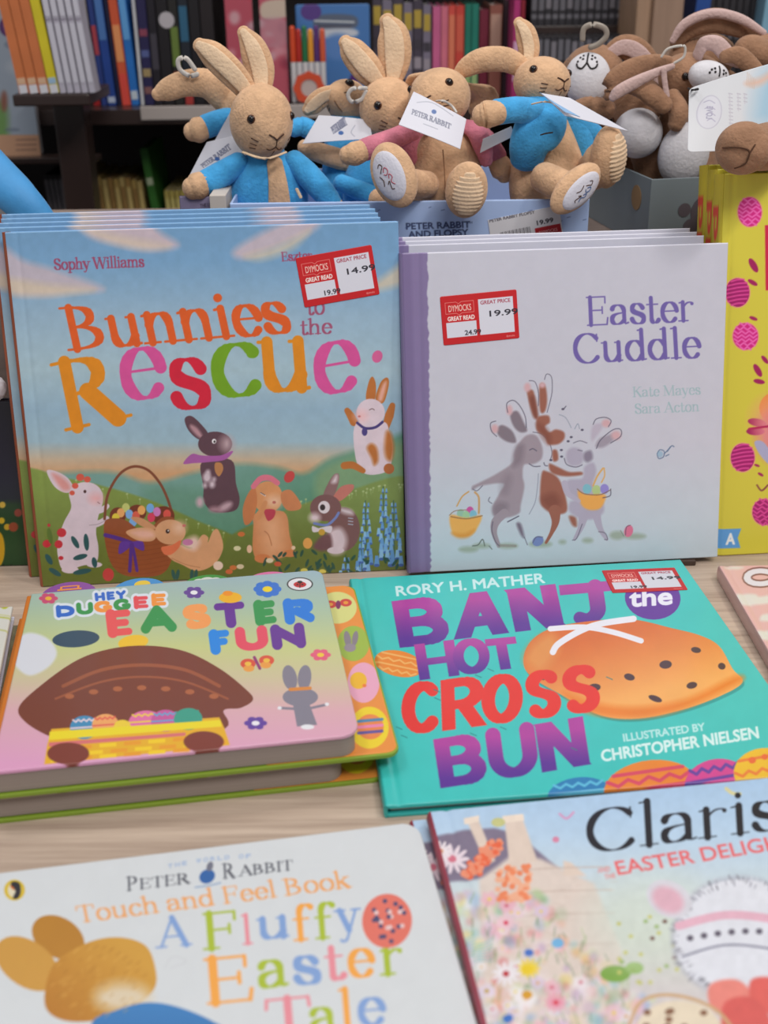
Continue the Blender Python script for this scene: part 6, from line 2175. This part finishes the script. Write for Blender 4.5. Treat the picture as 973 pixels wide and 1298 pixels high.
# G: smiling white muzzle
G = Toy('plush_hare', 'brown plush hare with smiling white muzzle looking up beside the blue jacketed rabbit', 'plush toy', toy_base2(758, 1.16), GH)
Head(G, 752, 92, 1.17, 38, 36, 34, HARE, yaw=-10, pitch=18, muzzle=.05)
H = Head(G, 744, 100, 1.135, 29, 34, 24, WHT, yaw=-14, pitch=24, muzzle=.1, low=.2, name='muzzle')
hare_face(H, 22, .95)
e = ear(G, [(768, 72, 1.165, 10), (788, 60, 1.165, 15), (808, 66, 1.165, 16), (826, 86, 1.165, 13), (838, 108, 1.165, 8)], HARE, EARP, flat=.4, side=(-.3, 0, 1), shrink=.6)
ear(G, [(732, 74, 1.18, 10), (722, 92, 1.18, 13), (716, 116, 1.18, 9)], HARE, None, flat=.4)
G.tube('body', [(808, 270, 1.175, 28), (806, 225, 1.175, 30), (790, 165, 1.18, 32), (762, 122, 1.178, 28)], HARE, flat=.7)
G.tube('arm', [(726, 140, 1.10, 10), (748, 134, 1.095, 12), (770, 140, 1.095, 12)], HARE)
loop(G, [(738, 50, 1.13), (740, 36, 1.13), (752, 31, 1.13), (766, 36, 1.13), (768, 46, 1.13), (758, 56, 1.13), (748, 60, 1.13)], 3.6, mat('hanger_plastic', (150, 140, 130), .35), 'hanger_hook')

# H: hare leaning with ear folded across
Hh = Toy('plush_hare', 'brown plush hare with long pink lined ear folded across, white chin low in the box', 'plush toy', toy_base2(812, 1.12), GH)
Hh.tube('body', [(846, 262, 1.125, 34), (842, 225, 1.125, 34), (826, 185, 1.125, 30)], HARE, flat=.7)
Head(Hh, 800, 132, 1.125, 42, 34, 34, HARE, yaw=-20, pitch=-20, roll=-14, muzzle=.1).eye(-28, -2, .003)
ball(Hh, 'muzzle', 808, 169, 1.098, 31, 31, 24, WHT, -10, -10, 0, None)
ear(Hh, [(846, 80, 1.105, 9), (826, 82, 1.095, 13), (800, 90, 1.085, 16), (778, 104, 1.08, 15), (771, 120, 1.08, 9)], HARE, None, flat=.45, side=(.3, 0, 1))
Hh.tube('ear_lining', [(852, 84, 1.085, 4), (832, 92, 1.078, 6), (806, 104, 1.068, 8), (784, 116, 1.064, 8), (776, 124, 1.064, 5)], EARP, flat=.6, side=(.3, 0, 1), label='pale pink ear lining')
Hh.tube('ribbon', [(841, 88, 1.075, 3.5), (842, 102, 1.075, 3.5), (845, 122, 1.075, 3.5)], EARP, flat=.4)
Hh.tube('arm', [(800, 112, 1.088, 10), (822, 118, 1.078, 14), (842, 134, 1.076, 11)], HARE, flat=.7)

# I: hare behind the big tag
I_ = Toy('plush_hare', 'brown plush hare with whisker dots behind the large white tag', 'plush toy', toy_base2(878, 1.10), GH)
I_.tube('body', [(884, 262, 1.13, 40), (866, 215, 1.12, 42), (868, 170, 1.12, 38), (872, 130, 1.12, 30)], HARE, flat=.7)
ball(I_, 'belly', 866, 196, 1.088, 32, 40, 22, WHT, 0, -6, 6, None, label='white belly')
HI = Head(I_, 876, 100, 1.115, 44, 33, 34, HARE, yaw=16, pitch=6, roll=10, muzzle=.08)
HI.eye(-34, -2, .003)
H2 = Head(I_, 898, 97, 1.085, 28, 20, 20, WHT, yaw=22, pitch=10, roll=14, muzzle=.08, low=0, name='muzzle')
hare_face(H2, 0, 1.0, False)
ear(I_, [(884, 70, 1.10, 9), (892, 56, 1.095, 9), (908, 56, 1.092, 10), (922, 70, 1.092, 10), (936, 78, 1.092, 8)], EARP, None, flat=.5, side=(0, 0, 1))
ear(I_, [(918, 72, 1.088, 8), (934, 70, 1.085, 11), (948, 80, 1.085, 11), (962, 92, 1.085, 8)], HARE, None, flat=.5, side=(0, 0, 1))
I_.tube('arm', [(852, 122, 1.09, 10), (860, 142, 1.08, 13), (856, 158, 1.078, 10)], HARE)
loop(I_, [(838, 72, 1.085), (846, 62, 1.085), (862, 58, 1.085), (868, 60, 1.085), (866, 72, 1.085), (854, 80, 1.085)], 1.6)

# K: hare at the back with an arching ear
K_ = Toy('plush_hare', 'brown plush hare at the back right with one ear arching high over the others', 'plush toy', toy_base2(900, 1.17), GH)
K_.tube('body', [(905, 262, 1.19, 46), (905, 200, 1.19, 46), (905, 120, 1.19, 38)], HARE, flat=.6)
Head(K_, 890, 72, 1.18, 44, 30, 30, HARE, yaw=10, pitch=30, muzzle=.05)
ear(K_, [(856, 56, 1.17, 8), (872, 36, 1.165, 13), (904, 26, 1.16, 15), (938, 34, 1.16, 13), (966, 50, 1.16, 8)], HARE, None, flat=.5, side=(0, 0, 1))
K_.tube('ear_lining', [(852, 52, 1.158, 4), (868, 30, 1.155, 6), (902, 17, 1.15, 6), (938, 24, 1.15, 6), (968, 42, 1.15, 4)], EARP, flat=.7, side=(0, 0, 1), label='pale ear lining')
ball(K_, 'paw', 955, 66, 1.14, 26, 20, 20, HARE, 0, 0, 20, None)
K_.tube('arm', [(925, 70, 1.15, 10), (950, 62, 1.145, 12), (985, 50, 1.15, 12)], HARE, flat=.7)

# J: hare lying over the yellow book, big paw and tag to the front
J_ = Toy('plush_hare', 'brown plush hare at right edge, big paw resting on the tall yellow book', 'plush toy', (at(985, 150, 1.09).x, 1.09, HZ), GH)
J_.tube('body', [(1010, 262, 1.10, 50), (1010, 200, 1.10, 52), (1008, 140, 1.11, 44), (1005, 110, 1.12, 34)], HARE, flat=.7)
J_.tube('leg', [(1012, 180, 1.08, 40), (1000, 180, 1.0, 40), (984, 184, .94, 38), (965, 187, .89, 36)], HARE, flat=.8)
ft = ball(J_, 'foot', 942, 188, .872, 35, 33, 26, HARE, -14, -4, 0, lambda q: 1 + .05 * math.cos(3 * math.atan2(q.y, q.x)) * max(0, q.z))
R, U, F = frame_of(-14, -4, 0)
c = at(942, 188, .872)
k = mpp(c)
for P in ([(-.75, .12), (-.3, .2), (.1, .14), (.2, .0)], [(.2, .0), (.1, -.4), (-.25, -.62)], [(.2, 0), (.35, .3)]):
    pts = [c + R * 35 * k * u + U * 33 * k * v + F * (26 * k * math.sqrt(max(0, 1 - u * u - v * v)) + .0006) for u, v in P]
    J_.add(loft('toe_stitching', pts, [.0006] * len(pts), mat('brown_seam', (84, 54, 36), .9), None, nseg=6, n=4), ft)


def big_tag(cv):
    f = cv.frame(730, 0, 4.004)
    f.poly([(900, 400), (960, 350), (1060, 330), (1100, 620), (870, 620), (860, 520)], (150, 184, 206), soft=30)
    f.ell(650, 570, 52, 84, (180, 178, 192), rot=8); f.ell(650, 570, 47, 79, (200, 200, 210), rot=8)
    for k in range(4):
        f.line([(628 + k * 4, 520 + k * 30), (650 + k * 2, 512 + k * 30), (672, 526 + k * 30)], 4, (160, 156, 178))
    f.text('LOVE', (636, 600), (640, 540), (660, 602), (150, 146, 170), grow=1)
    for x, w in ((742, 150), (782, 90), (815, 60)):
        for k in range(int(w / 16)):
            f.line([(x - 8, 480 + k * 18), (x + 8, 484 + k * 18)], 5, (176, 172, 184))
            f.line([(x - 6, 486 + k * 18), (x - 2, 492 + k * 18)], 4, (184, 180, 190))
    f.poly([(815, 430), (900, 400), (960, 370), (980, 385), (910, 430), (850, 445)], (206, 172, 156), soft=8)
    for k in range(6):
        f.line([(830 + k * 8, 380 + k * 6), (822 + k * 8, 440 + k * 3)], 3, (190, 160, 140), a=.7)


card(J_, 'hang_tag', [(873, 112), (992, 76), (1002, 190), (871, 193)], [.95, .945, .925, .93], big_tag, (200, 202, 208), 200, rad=.06, curl=.0015)
J_.tube('tag_pin', [(872, 112, 1.0, 1.2), (877, 114, .946, 1.2), (884, 113, .945, 1.6)], THB)

# lavender book between the left gap and the box
v0 = at(229, 250, 1.03)
mw_v = Matrix.Translation((0, 0, RZ)) @ stand_mw(v0.x, 1.02, 0, .08, .01)
vh = (v0.z - TZ - RZ) / math.cos(.08) + .001
cv = mk_canvas(mw_v, .042, vh, .01, 150, (126, 118, 146))
f = cv.frame(180, 20, 3.604)
f.text('THE LITTLE', (265, 876), (345, 866), (264, 860), (70, 60, 80), grow=.6)
f.text('RED HEN', (190, 930), (480, 925), (188, 886), (120, 26, 52), grow=3)
cv.frame()
hardcover('picture_book', 'lavender picture book with dark red title standing left of the blue box', mw_v, .042, vh, .01, cv, mat('lavender_spine', (120, 112, 140), .5), mat('lavender_board', (126, 118, 146), .5), gain=1.1, groove=None, bulge=.001)

# blue plush at the left edge
P_ = Toy('plush_toy', 'smooth bright blue plush limb reaching in at the left edge', 'plush toy', (at(-40, 240, 1.03).x, 1.05, FLOORZ), None)
SM = mat('smooth_blue_plush', (60, 138, 196), .6, bump=.15, bscale=200, var=.08, vscale=30, sheen=.3, gain=1.1)
P_.tube('body', [(-70, 330, 1.06, 60), (-75, 260, 1.06, 70), (-70, 200, 1.06, 58), (-66, 160, 1.06, 40)], SM, flat=.7)
P_.tube('arm', [(-40, 200, 1.02, 38), (-8, 224, 1.01, 30), (22, 252, 1.0, 27), (48, 282, .998, 24), (62, 305, .998, 18)], SM, flat=.75)
P_.tube('trim', [(-30, 262, 1.0, 13), (0, 268, .995, 12), (18, 284, .993, 9)], mat('grey_plush', (120, 116, 118), .9, bump=.4, bscale=300), flat=.7)
W_ = Toy('pompom', 'small white fluffy ball at the left edge above the dark book', 'pompom', at(-6, 510, .875), None)
ball(W_, 'fluff', -6, 492, .866, 14, 16, 14, WHT, fn=lambda q: 1 + .05 * math.sin(9 * q.x + 3) * math.sin(8 * q.y) * math.sin(7 * q.z + 1))

# ------------------------------------------------------------------ bookcase behind
YS, YBK = 1.70, 2.16
zs = at(300, 137, YS).z
DARK = mat('dark_laminate', (52, 40, 38), .3, var=.08, vscale=6)
DARKB = mat('dark_back', (44, 34, 33), .6)
bc = empty('bookcase', Matrix.Translation((0, YBK, 0)), 'dark bookcase across the back carrying books and gift packs', 'bookcase')
bx = lambda n, x0, x1, y0, y1, z0, z1, m, b=.001, label=None: (lambda o: (o.__setitem__('label', label) if label else None, o)[1])(box(n, x0, x1, y0 - YBK, y1 - YBK, z0, z1, m, bc, b))
bx('back_board', -1.3, 1.3, YBK - .01, YBK + .01, 0, 2.0, DARKB)
bx('shelf', -1.28, .39, YS, YBK - .01, zs - .02, zs, DARK)
o = bx('shelf_lip', at(178, 137, YS).x, at(520, 137, YS).x, YS - .004, YS, zs - .014, zs + .004, mat('pale_lip', (170, 160, 156), .4), .001, 'pale price rail on the shelf front')
zl = .815
bx('shelf', -1.28, .39, YS + .02, YBK - .01, zl - .02, zl, DARK)
bx('plinth', -1.28, 1.28, YS + .04, YBK - .01, 0, .08, DARK)
bx('shelf', -1.28, .39, YS + .02, YBK - .01, 1.42, 1.44, DARK)
WUP = mat('upright_wood', (166, 134, 110), .5, bump=.1, bscale=3, stretch=(90, 40, 6), var=.1, vscale=2)
ux0, um, ux1 = at(801, 40, YS).x, at(820, 40, YS).x, at(857, 40, YS).x
bx('upright', ux0, um, YS - .02, YBK - .01, 0, 1.7, WUP, .002, 'pale wooden upright')
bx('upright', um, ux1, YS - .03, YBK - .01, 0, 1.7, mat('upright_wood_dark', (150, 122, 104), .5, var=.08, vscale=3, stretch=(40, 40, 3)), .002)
bx('upright', -1.3, -1.28, YS, YBK - .01, 0, 1.7, DARK)
# raised tiers for the two rows of dark paperbacks and the right bay
zt1, zt2 = at(730, 88, YS).z, at(730, 33, YS + .09).z
bx('tier', at(668, 60, YS).x, ux0 - .001, YS, YBK - .01, zt1 - .015, zt1, DARK)
bx('tier', at(668, 60, YS).x, ux0 - .001, YS + .10, YBK - .01, zt2 - .012, zt2, DARK)
bx('shelf', ux1 + .001, 1.28, YS, YBK - .01, at(900, 110, YS).z - .02, at(900, 110, YS).z, DARK)

BK = {}


def spine_book(name, x0, x1, ytop, zb, Y, col, label, group, lean=0.0, D=.13, bands=(), gain=1.0, z1=None, rough=.45):
    """one book seen by its spine; x0,x1: measured sides at the foot, ytop: measured top"""
    key = (tuple(col), rough)
    m = mat('spine_%d_%d_%d' % tuple(col), col, rough, var=.08, vscale=25, gain=gain)
    a, b = at(x0, 120, Y), at(x1, 120, Y)
    w_ = b.x - a.x - .0006
    top = z1 if z1 else at((x0 + x1) / 2, ytop, Y).z
    zb = zb + max(0, w_ * math.sin(lean))
    h = max(.02, top - zb)
    t = empty(name, Matrix.Translation((a.x, Y, zb)) @ Matrix.Rotation(lean, 4, 'Y'), label, 'book', group)
    cov = bmesh.new()
    # cover: spine and two boards as one folded sheet, pages inside
    bt = min(.0018, w_ * .16)
    box_bm(0, w_, 0, bt, 0, h, 0, cov)
    box_bm(0, bt, bt, D, 0, h, 0, cov)
    box_bm(w_ - bt, w_, bt, D, 0, h, 0, cov)
    link('cover', bm_mesh('cover', cov), m, t)
    box('page_block', bt, w_ - bt, bt, D - .003, .002, h - .003, PAPER, t, 0)
    for f0_, f1_, c in bands:
        mm = mat('band_%d_%d_%d' % tuple(c), c, .5)
        box('spine_band', w_ * .08, w_ * .92, -.0004, 0, h * f0_, h * f1_, mm, t, 0)
    return t


FRONT_G = 'books on the upper shelf at the left'
wh_ = (206, 206, 214)
# leaning orange, yellow and white ones
xs = [12, 25, 38, 49, 66]
OR = (196, 112, 66)
YA = 1.54
zt0 = at(70, 119, YA).z
for k in range(3):
    spine_book('book', 11 + 0 + k * 13 + 14, 11 + k * 13 + 26.5, 0, zt0 + .0005, YA, OR, 'orange spined book on upper shelf, ' + ('left of three', 'middle of three', 'right of three, touching the yellow one')[k], 'orange spined books',
               -.10, D=.06, bands=((.0, .05, wh_), (.055, .09, (206, 170, 140))), z1=zt0 + .2)
spine_book('book', 64, 76, 0, zt0 + .0005, YA, (206, 190, 40), 'yellow spined book between the orange and the white ones', FRONT_G, -.10, D=.06, bands=((.0, .05, wh_), (.055, .09, (150, 180, 206))), z1=zt0 + .2)
for k in range(5):
    spine_book('book', 77 + k * 9.2, 85 + k * 9.2, 0, zt0 + .0005, YA, (176, 172, 186), 'white spined book with thin dark lines beside the yellow one', 'white spined books on the upper shelf', -.085, D=.03, bands=((.42, .425, (120, 110, 130)), (.06, .40, (196, 194, 206)), (.44, .9, (196, 194, 206))), z1=zt0 + .2)
rows = [(117, 127, (46, 34, 40), 'black spined book with red foot next to the white ones', ((.0, .42, (150, 26, 30)), (.44, .5, (60, 90, 140)), (.55, .9, (150, 145, 150)))),
        (128, 135, (40, 58, 120), 'navy spined book with red blot beside the black and red one', ((.35, .55, (160, 60, 70)),)),
        (136, 147, (34, 64, 136), 'broad mid blue spined book left of the orange red one', ((.02, .06, (170, 180, 200)), (.45, .85, (70, 110, 170)))),
        (149, 153, (30, 32, 60), 'thin dark blue spined book left of the orange red one', ()),
        (154, 165, (196, 84, 54), 'orange red spined book between blue ones', ((.0, .22, (206, 70, 60)), (.3, .55, (214, 140, 90)))),
        (166, 176, (36, 104, 180), 'bright blue spined book right of the orange red one', ((.04, .1, (180, 190, 200)), (.45, .9, (90, 150, 206)))),
        (178, 182, (190, 190, 196), 'thin white spined book right of the bright blue one', ()),
        (183, 195, (38, 34, 74), 'dark violet spined book with small pictures, left of the sticker', ((.1, .16, (120, 80, 80)), (.25, .32, (150, 130, 90)), (.42, .48, (80, 90, 140)), (.6, .66, (130, 60, 80)))),
        (196, 206, (30, 26, 34), 'black spined book left of the one with the round sticker', ((.3, .6, (60, 56, 66)),)),
        (207, 221, (26, 22, 26), 'wide black spined book with a pale round sticker', ()),
        (222, 233, (34, 32, 30), 'black spined book with green and red foot', ((.1, .3, (150, 70, 40)), (.35, .7, (96, 116, 50)))),
        (234, 246, (28, 34, 44), 'black spined book with blue green top', ((.55, .85, (40, 90, 120)), (.0, .12, (160, 50, 46)))),
        (247, 260, (24, 20, 24), 'plain black spined book right of the blue green topped one', ()),
        (261, 277, (32, 24, 26), 'plain black spined book beside the pink gift packs', ())]
for k, (a, b, c, lb, bands) in enumerate(rows):
    t = spine_book('book', a, b, 0, zs + .0005, 1.745, c, lb, FRONT_G, -.04 if b < 180 else 0, bands=bands, z1=zs + (.19 if b < 180 else (.155, .15, .145, .15)[k % 4]))
    if 'round sticker' in lb and 'wide' in lb:
        bm = bmesh.new()
        bmesh.ops.create_cone(bm, cap_ends=True, segments=24, radius1=.0105, radius2=.0105, depth=.0005)
        bmesh.ops.rotate(bm, verts=bm.verts, matrix=Matrix.Rotation(math.pi / 2, 3, 'X'))
        p = at(211, 26, 1.744) - Vector((at(207, 120, 1.745).x, 1.745, zs))
        bmesh.ops.translate(bm, verts=bm.verts, vec=(p.x, -.0007, p.z))
        link('round_sticker', bm_mesh('round_sticker', bm), mat('pale_sticker', (176, 170, 176), .4), t)
# right hand coloured spines on the upper shelf
rows = [(548, 558, (196, 96, 140), 'pink spined book left of the rose one', ()), (558.5, 567, (206, 110, 130), 'rose spined book second of the pink run', ()), (567.5, 576, (206, 76, 66), 'coral red spined book with pale streak', ((.3, .9, (216, 120, 90)),)),
        (576.5, 587, (196, 66, 56), 'red spined book left of the green pair', ((.5, .9, (206, 90, 70)),)), (588, 596, (30, 116, 98), 'green spined book, left of the green pair', ((.1, .25, (140, 170, 110)),)), (596.5, 605, (30, 120, 104), 'green spined book, right of the green pair', ((.1, .25, (150, 180, 120)),)),
        (606, 617, (112, 30, 52), 'maroon spined book right of the green pair', ()), (618.5, 634, (140, 84, 72), 'brown spined book with pale title block', ((.45, .9, (176, 140, 124)),)), (635.5, 647, (44, 26, 34), 'dark plum spined book left of the magenta one', ()),
        (648, 656, (170, 46, 110), 'magenta spined book with white lettering', ((.2, .6, (206, 160, 190)),)), (656.5, 662, (130, 20, 40), 'thin crimson spined book at the end of the coloured run', ())]
for k, (a, b, c, lb, bands) in enumerate(rows):
    spine_book('book', a, b, (8, 8, 7, 7, 5, 5, 12, 6, 0, 0, 0)[k], zs + .0005, 1.73 if a >= 648 else 1.80, c, lb, 'coloured spines on the upper shelf', 0, bands=bands)
# wrapped rolls with black and gold pattern
for k, (a, b) in enumerate(((474, 485), (486, 498), (499, 511), (512, 523), (524, 535), (536, 546))):
    spine_book('book', a, b, (-6, 0, -8, 4, 0, 6)[k], zs + .0005, 1.80, ((70, 62, 76), (120, 112, 130))[k % 2], 'patterned ' + ('dark' if k % 2 == 0 else 'pale') + ' spined book, ' + ('left end', 'second', 'third', 'fourth', 'fifth', 'right end')[k] + ' of the patterned run left of the pink spines',
               'patterned spines on the upper shelf', 0, bands=((.1, .2, (40, 36, 44)), (.3, .42, (150, 140, 150)), (.5, .6, (60, 54, 64)), (.72, .9, (176, 150, 60))))
# two rows of dark paperbacks
for r, (n, z_, Y, yt, lab) in enumerate(((15, zt1 + .0003, YS + .004, 47, 'black and silver spined paperback in the lower of two rows beside the wooden upright'),
                                         (15, zt2 + .0003, YS + .104, -40, 'black and silver spined paperback in the upper of two rows beside the wooden upright'))):
    for k in range(n):
        a = 669 + k * 8.7
        spine_book('paperback', a, a + 8.0, yt, z_, Y, (44, 42, 48), lab, 'dark paperbacks, %s row' % ('lower', 'upper')[r], 0, D=.1, bands=((.12, .2, (104, 102, 110)), (.27, .92, (100, 98, 106)) if (k + r) % 3 else (.3, .86, (116, 112, 120))))
# right bay
zr = at(900, 110, YS).z
spine_book('book', 866, 884, -20, zr + .0003, YS + .01, (30, 74, 150), 'royal blue spined book right of the wooden upright', 'books right of the upright', .06)
for k in range(7):
    spine_book('book', 888 + k * 8.5, 895.5 + k * 8.5, -8, zr + .0003, YS + .05, (44, 40, 44), 'dark spined book in the bay right of the wooden upright', 'dark books right of the upright', 0, bands=((.5, .62, (90, 86, 92)),))
spine_book('book', 952, 985, -30, zr + .0003, YS + .01, (124, 166, 190), 'wide pale blue book at the top right corner', 'books right of the upright', .05)
# lower shelf: gold spines, black ones, a green one
for k in range(7):
    spine_book('paperback', 47 + k * 6.2, 52.6 + k * 6.2, 222, zl + .0003, 1.80, (30, 26, 30), 'black spined paperback with white lettering left of the gold ones', 'black paperbacks on the lower shelf', -.05, bands=((.3, .95, (110, 106, 112)),))
for k in range(11):
    spine_book('paperback', 92 + k * 7.6, 98.8 + k * 7.6, (220, 222, 226, 224, 228, 226, 227, 225, 226, 228, 230)[k], zl + .0003, 1.80, ((170, 142, 84), (182, 158, 102), (156, 122, 72))[k % 3], 'gold spined paperback in the row on the lower shelf, left of the green book',
               'gold spined paperbacks, left run', -.05, bands=((.1, .9, ((196, 172, 110), (146, 112, 64))[k % 2]),), rough=.3)
spine_book('book', 186, 196, 188, zl + .0003, 1.79, (50, 104, 40), 'tall green spined book leaning between the gold runs', 'gold and green books', -.10, bands=((.1, .3, (130, 140, 50)), (.7, .76, (170, 180, 150))))
for k in range(4):
    spine_book('paperback', 200 + k * 7, 206 + k * 7, 242, zl + .0003, 1.80, (190, 172, 96), 'pale gold spined paperback right of the green book', 'gold spined paperbacks, right run', -.03, bands=((.1, .9, (206, 192, 120)),), rough=.3)

# gift packs hanging in the middle
HP = Vector((0, 0, 0))


def pack(name, label, cat, x0, x1, y0, y1, Y, th, draw, base, n=140, roundr=.003):
    p0, p1 = at(x0, y0, Y), at(x1, y1, Y)
    if x0 > 100:
        p1.z = zs + .0006
    W, H_ = p1.x - p0.x, p0.z - p1.z
    t = empty(name, Matrix.Translation((p0.x, Y, p1.z)) @ Matrix.Rotation(math.pi / 2, 4, 'X'), label, cat, None)
    mwp = Matrix.Translation((p0.x, Y, p1.z)) @ Matrix.Rotation(math.pi / 2, 4, 'X')
    cv = Canvas([proj(mwp @ Vector(v)) for v in ((0, H_, 0), (W, H_, 0), (W, 0, 0), (0, 0, 0))], W, H_, n, base)
    draw(cv)
    cv.frame()
    s = link('front_card', sheet_mesh('front_card', cv, .002, radii=(roundr,) * 4, gain=1.0), GLOSS, t)
    s.location = (0, 0, -.002)
    box('back_card', .001, W - .001, .001, H_ - .001, -th, -.002, mat('pack_back', (150, 146, 150), .5), t, .001)
    return t, mwp


def d_pink(seed):
    def d(cv):
        f = cv.frame(320, 0, 3.04)
        rr = random.Random(seed)
        for k in range(40):
            x, y = rr.uniform(-150, 160), rr.uniform(-20, 330)
            f.ell(x, y, rr.uniform(8, 26), rr.uniform(8, 26), rr.choice(((206, 90, 110), (190, 60, 80), (210, 150, 160), (150, 60, 80), (206, 180, 184))), soft=6, a=.7)
        f.poly([(40, 10), (140, 0), (140, 60), (40, 70)], (196, 176, 160), soft=3)
        f.poly([(-20, 90), (120, 70), (140, 170), (0, 180)], (186, 150, 160), soft=6, a=.6)
    return d


pack('gift_pack', 'pink gift pack on the shelf right of the black books', 'pack', 283, 326, -14, 134, 1.735, .02, d_pink(1), (176, 76, 92))
pack('gift_pack', 'rose pink gift pack with beige panel left of the coloured pens', 'pack', 327, 367, -12, 134, 1.74, .02, d_pink(2), (182, 84, 100))


def d_blue(cv):
    f = cv.frame(320, 0, 3.04)
    f.poly([(250, 60), (390, 60), (390, 110), (250, 115)], (90, 100, 120), soft=3)
    f.poly([(200, 120), (380, 110), (390, 140), (210, 150)], (196, 200, 210), soft=4)
    f.ell(225, 45, 40, 34, (86, 60, 130)); f.ell(330, 180, 60, 50, (90, 130, 190), soft=8); f.ell(400, 300, 26, 18, (80, 40, 110)); f.line([(240, 80), (390, 85)], 6, (206, 210, 214)); f.line([(250, 100), (380, 102)], 5, (70, 60, 70))


pack('craft_pack', 'blue craft pack with purple roundel behind the coloured pens', 'pack', 374, 470, 6, 134, 1.775, .016, d_blue, (72, 118, 178))
# pens: six white barrels with coloured caps
caps = [(206, 74, 40), (176, 44, 36), (40, 110, 70), (222, 150, 50), (86, 50, 110), (206, 90, 60)]
for k, c in enumerate(caps):
    a = at(374 + k * 7.4, 134, 1.732)
    top_, mid = at(374, 36 + (k % 2) * 4, 1.732).z, at(374, 78, 1.732).z
    t = empty('marker_pen', Matrix.Translation((a.x, 1.732, zs + .0005)), ('orange', 'dark red', 'green', 'amber', 'purple', 'coral')[k] + ' capped white marker pen standing on the upper shelf', 'pen', 'marker pens on the upper shelf')
    t['group'] = 'marker pens on the upper shelf'
    loft('barrel', [(0, 0, .004), (0, 0, (mid - zs) * .5), (0, 0, mid - zs)], [.0038] * 3, mat('white_barrel', (200, 198, 200), .35), t, nseg=14, n=2)
    loft('cap', [(0, 0, mid - zs), (0, 0, mid - zs + .02), (0, 0, top_ - zs)], [.0041, .0041, .0036], mat('cap_%d' % k, c, .35), t, nseg=14, n=2)
bd_ = at(392, 120, 1.722)
t = empty('round_badge', Matrix.Translation((bd_.x, 1.722, zs + .0005)), 'orange red ring badge standing in front of the marker pens', 'badge')
bm = bmesh.new()
R0, R1 = .0115, .021
ring = []
for i in range(40):
    a = 2 * math.pi * i / 40
    rr = R1 * (1 + .05 * math.cos(8 * a))
    ring.append([bm.verts.new((r * math.cos(a), y, .022 + r * math.sin(a))) for r, y in ((rr, -.0015), (R0, -.0015), (R0, .0015), (rr, .0015))])
for i in range(40):
    for q in range(4):
        bm.faces.new((ring[i][q], ring[(i + 1) % 40][q], ring[(i + 1) % 40][(q + 1) % 4], ring[i][(q + 1) % 4]))
bmesh.ops.recalc_face_normals(bm, faces=bm.faces[:])
link('ring', bm_mesh('ring', bm), mat('badge_orange', (206, 78, 48), .4), t)
bm = bmesh.new()
bmesh.ops.create_cone(bm, cap_ends=True, segments=24, radius1=R0 * .98, radius2=R0 * .98, depth=.001)
bmesh.ops.rotate(bm, verts=bm.verts, matrix=Matrix.Rotation(math.pi / 2, 3, 'X'))
bmesh.ops.translate(bm, verts=bm.verts, vec=(0, 0, .022))
link('badge_disc', bm_mesh('badge_disc', bm), mat('badge_pale', (190, 170, 166), .5), t)


# tall pale blue boxed toy at the left edge
def d_left(cv):
    f = cv.frame(0, 0, 3.892)
    cv.A[:] = (166, 178, 194)
    f.ell(42, 130, 46, 52, (92, 50, 110)); f.ell(42, 130, 30, 34, (110, 70, 130)); f.ell(80, 220, 60, 26, (120, 130, 150), a=.6); f.ell(110, 330, 70, 30, (190, 198, 208), soft=14)
    f.poly([(-200, 480), (10, 500), (40, 640), (20, 720), (-200, 720)], (120, 160, 96), soft=10); f.ell(20, 500, 16, 50, (150, 96, 80), soft=6)
    f.poly([(-300, 665), (230, 665), (230, 790), (-300, 790)], (206, 160, 130), smooth=False)
    for y in (690, 715, 740):
        f.line([(80, y), (180, y - 2)], 5, (110, 80, 76), a=.8)
    f.ell(60, 640, 40, 10, (110, 120, 140), a=.5)


t, _ = pack('boxed_toy', 'tall pale blue boxed toy with peach foot at the upper left edge', 'box', -60, 52, -20, 198, 1.68, .018, d_left, (166, 178, 194), 160, .001)
pz = at(0, 198, 1.68).z
sx0, sx1 = at(16, 120, YA).x, at(128, 120, YA).x
sd = empty('display_stand', Matrix.Translation((0, 1.6, 0)), 'dark stand with a tray under the leaning orange, yellow and white books', 'stand')
cxs = at(84, 160, 1.6).x
box('tray', sx0, sx1 - .014, YA - 1.6 - .004, .06, zt0 - .014, zt0, DARK, sd, .002)
box('column', cxs - .02, cxs + .02, .02, .06, .012, zt0 - .014, DARK, sd, .002)
box('rest', at(-60, 198, 1.68).x, cxs + .02, .06, .095, pz - .008, pz - .0003, DARK, sd, .001)
box('foot_plate', cxs - .14, cxs + .14, -.06, .09, 0, .012, DARK, sd, .002)
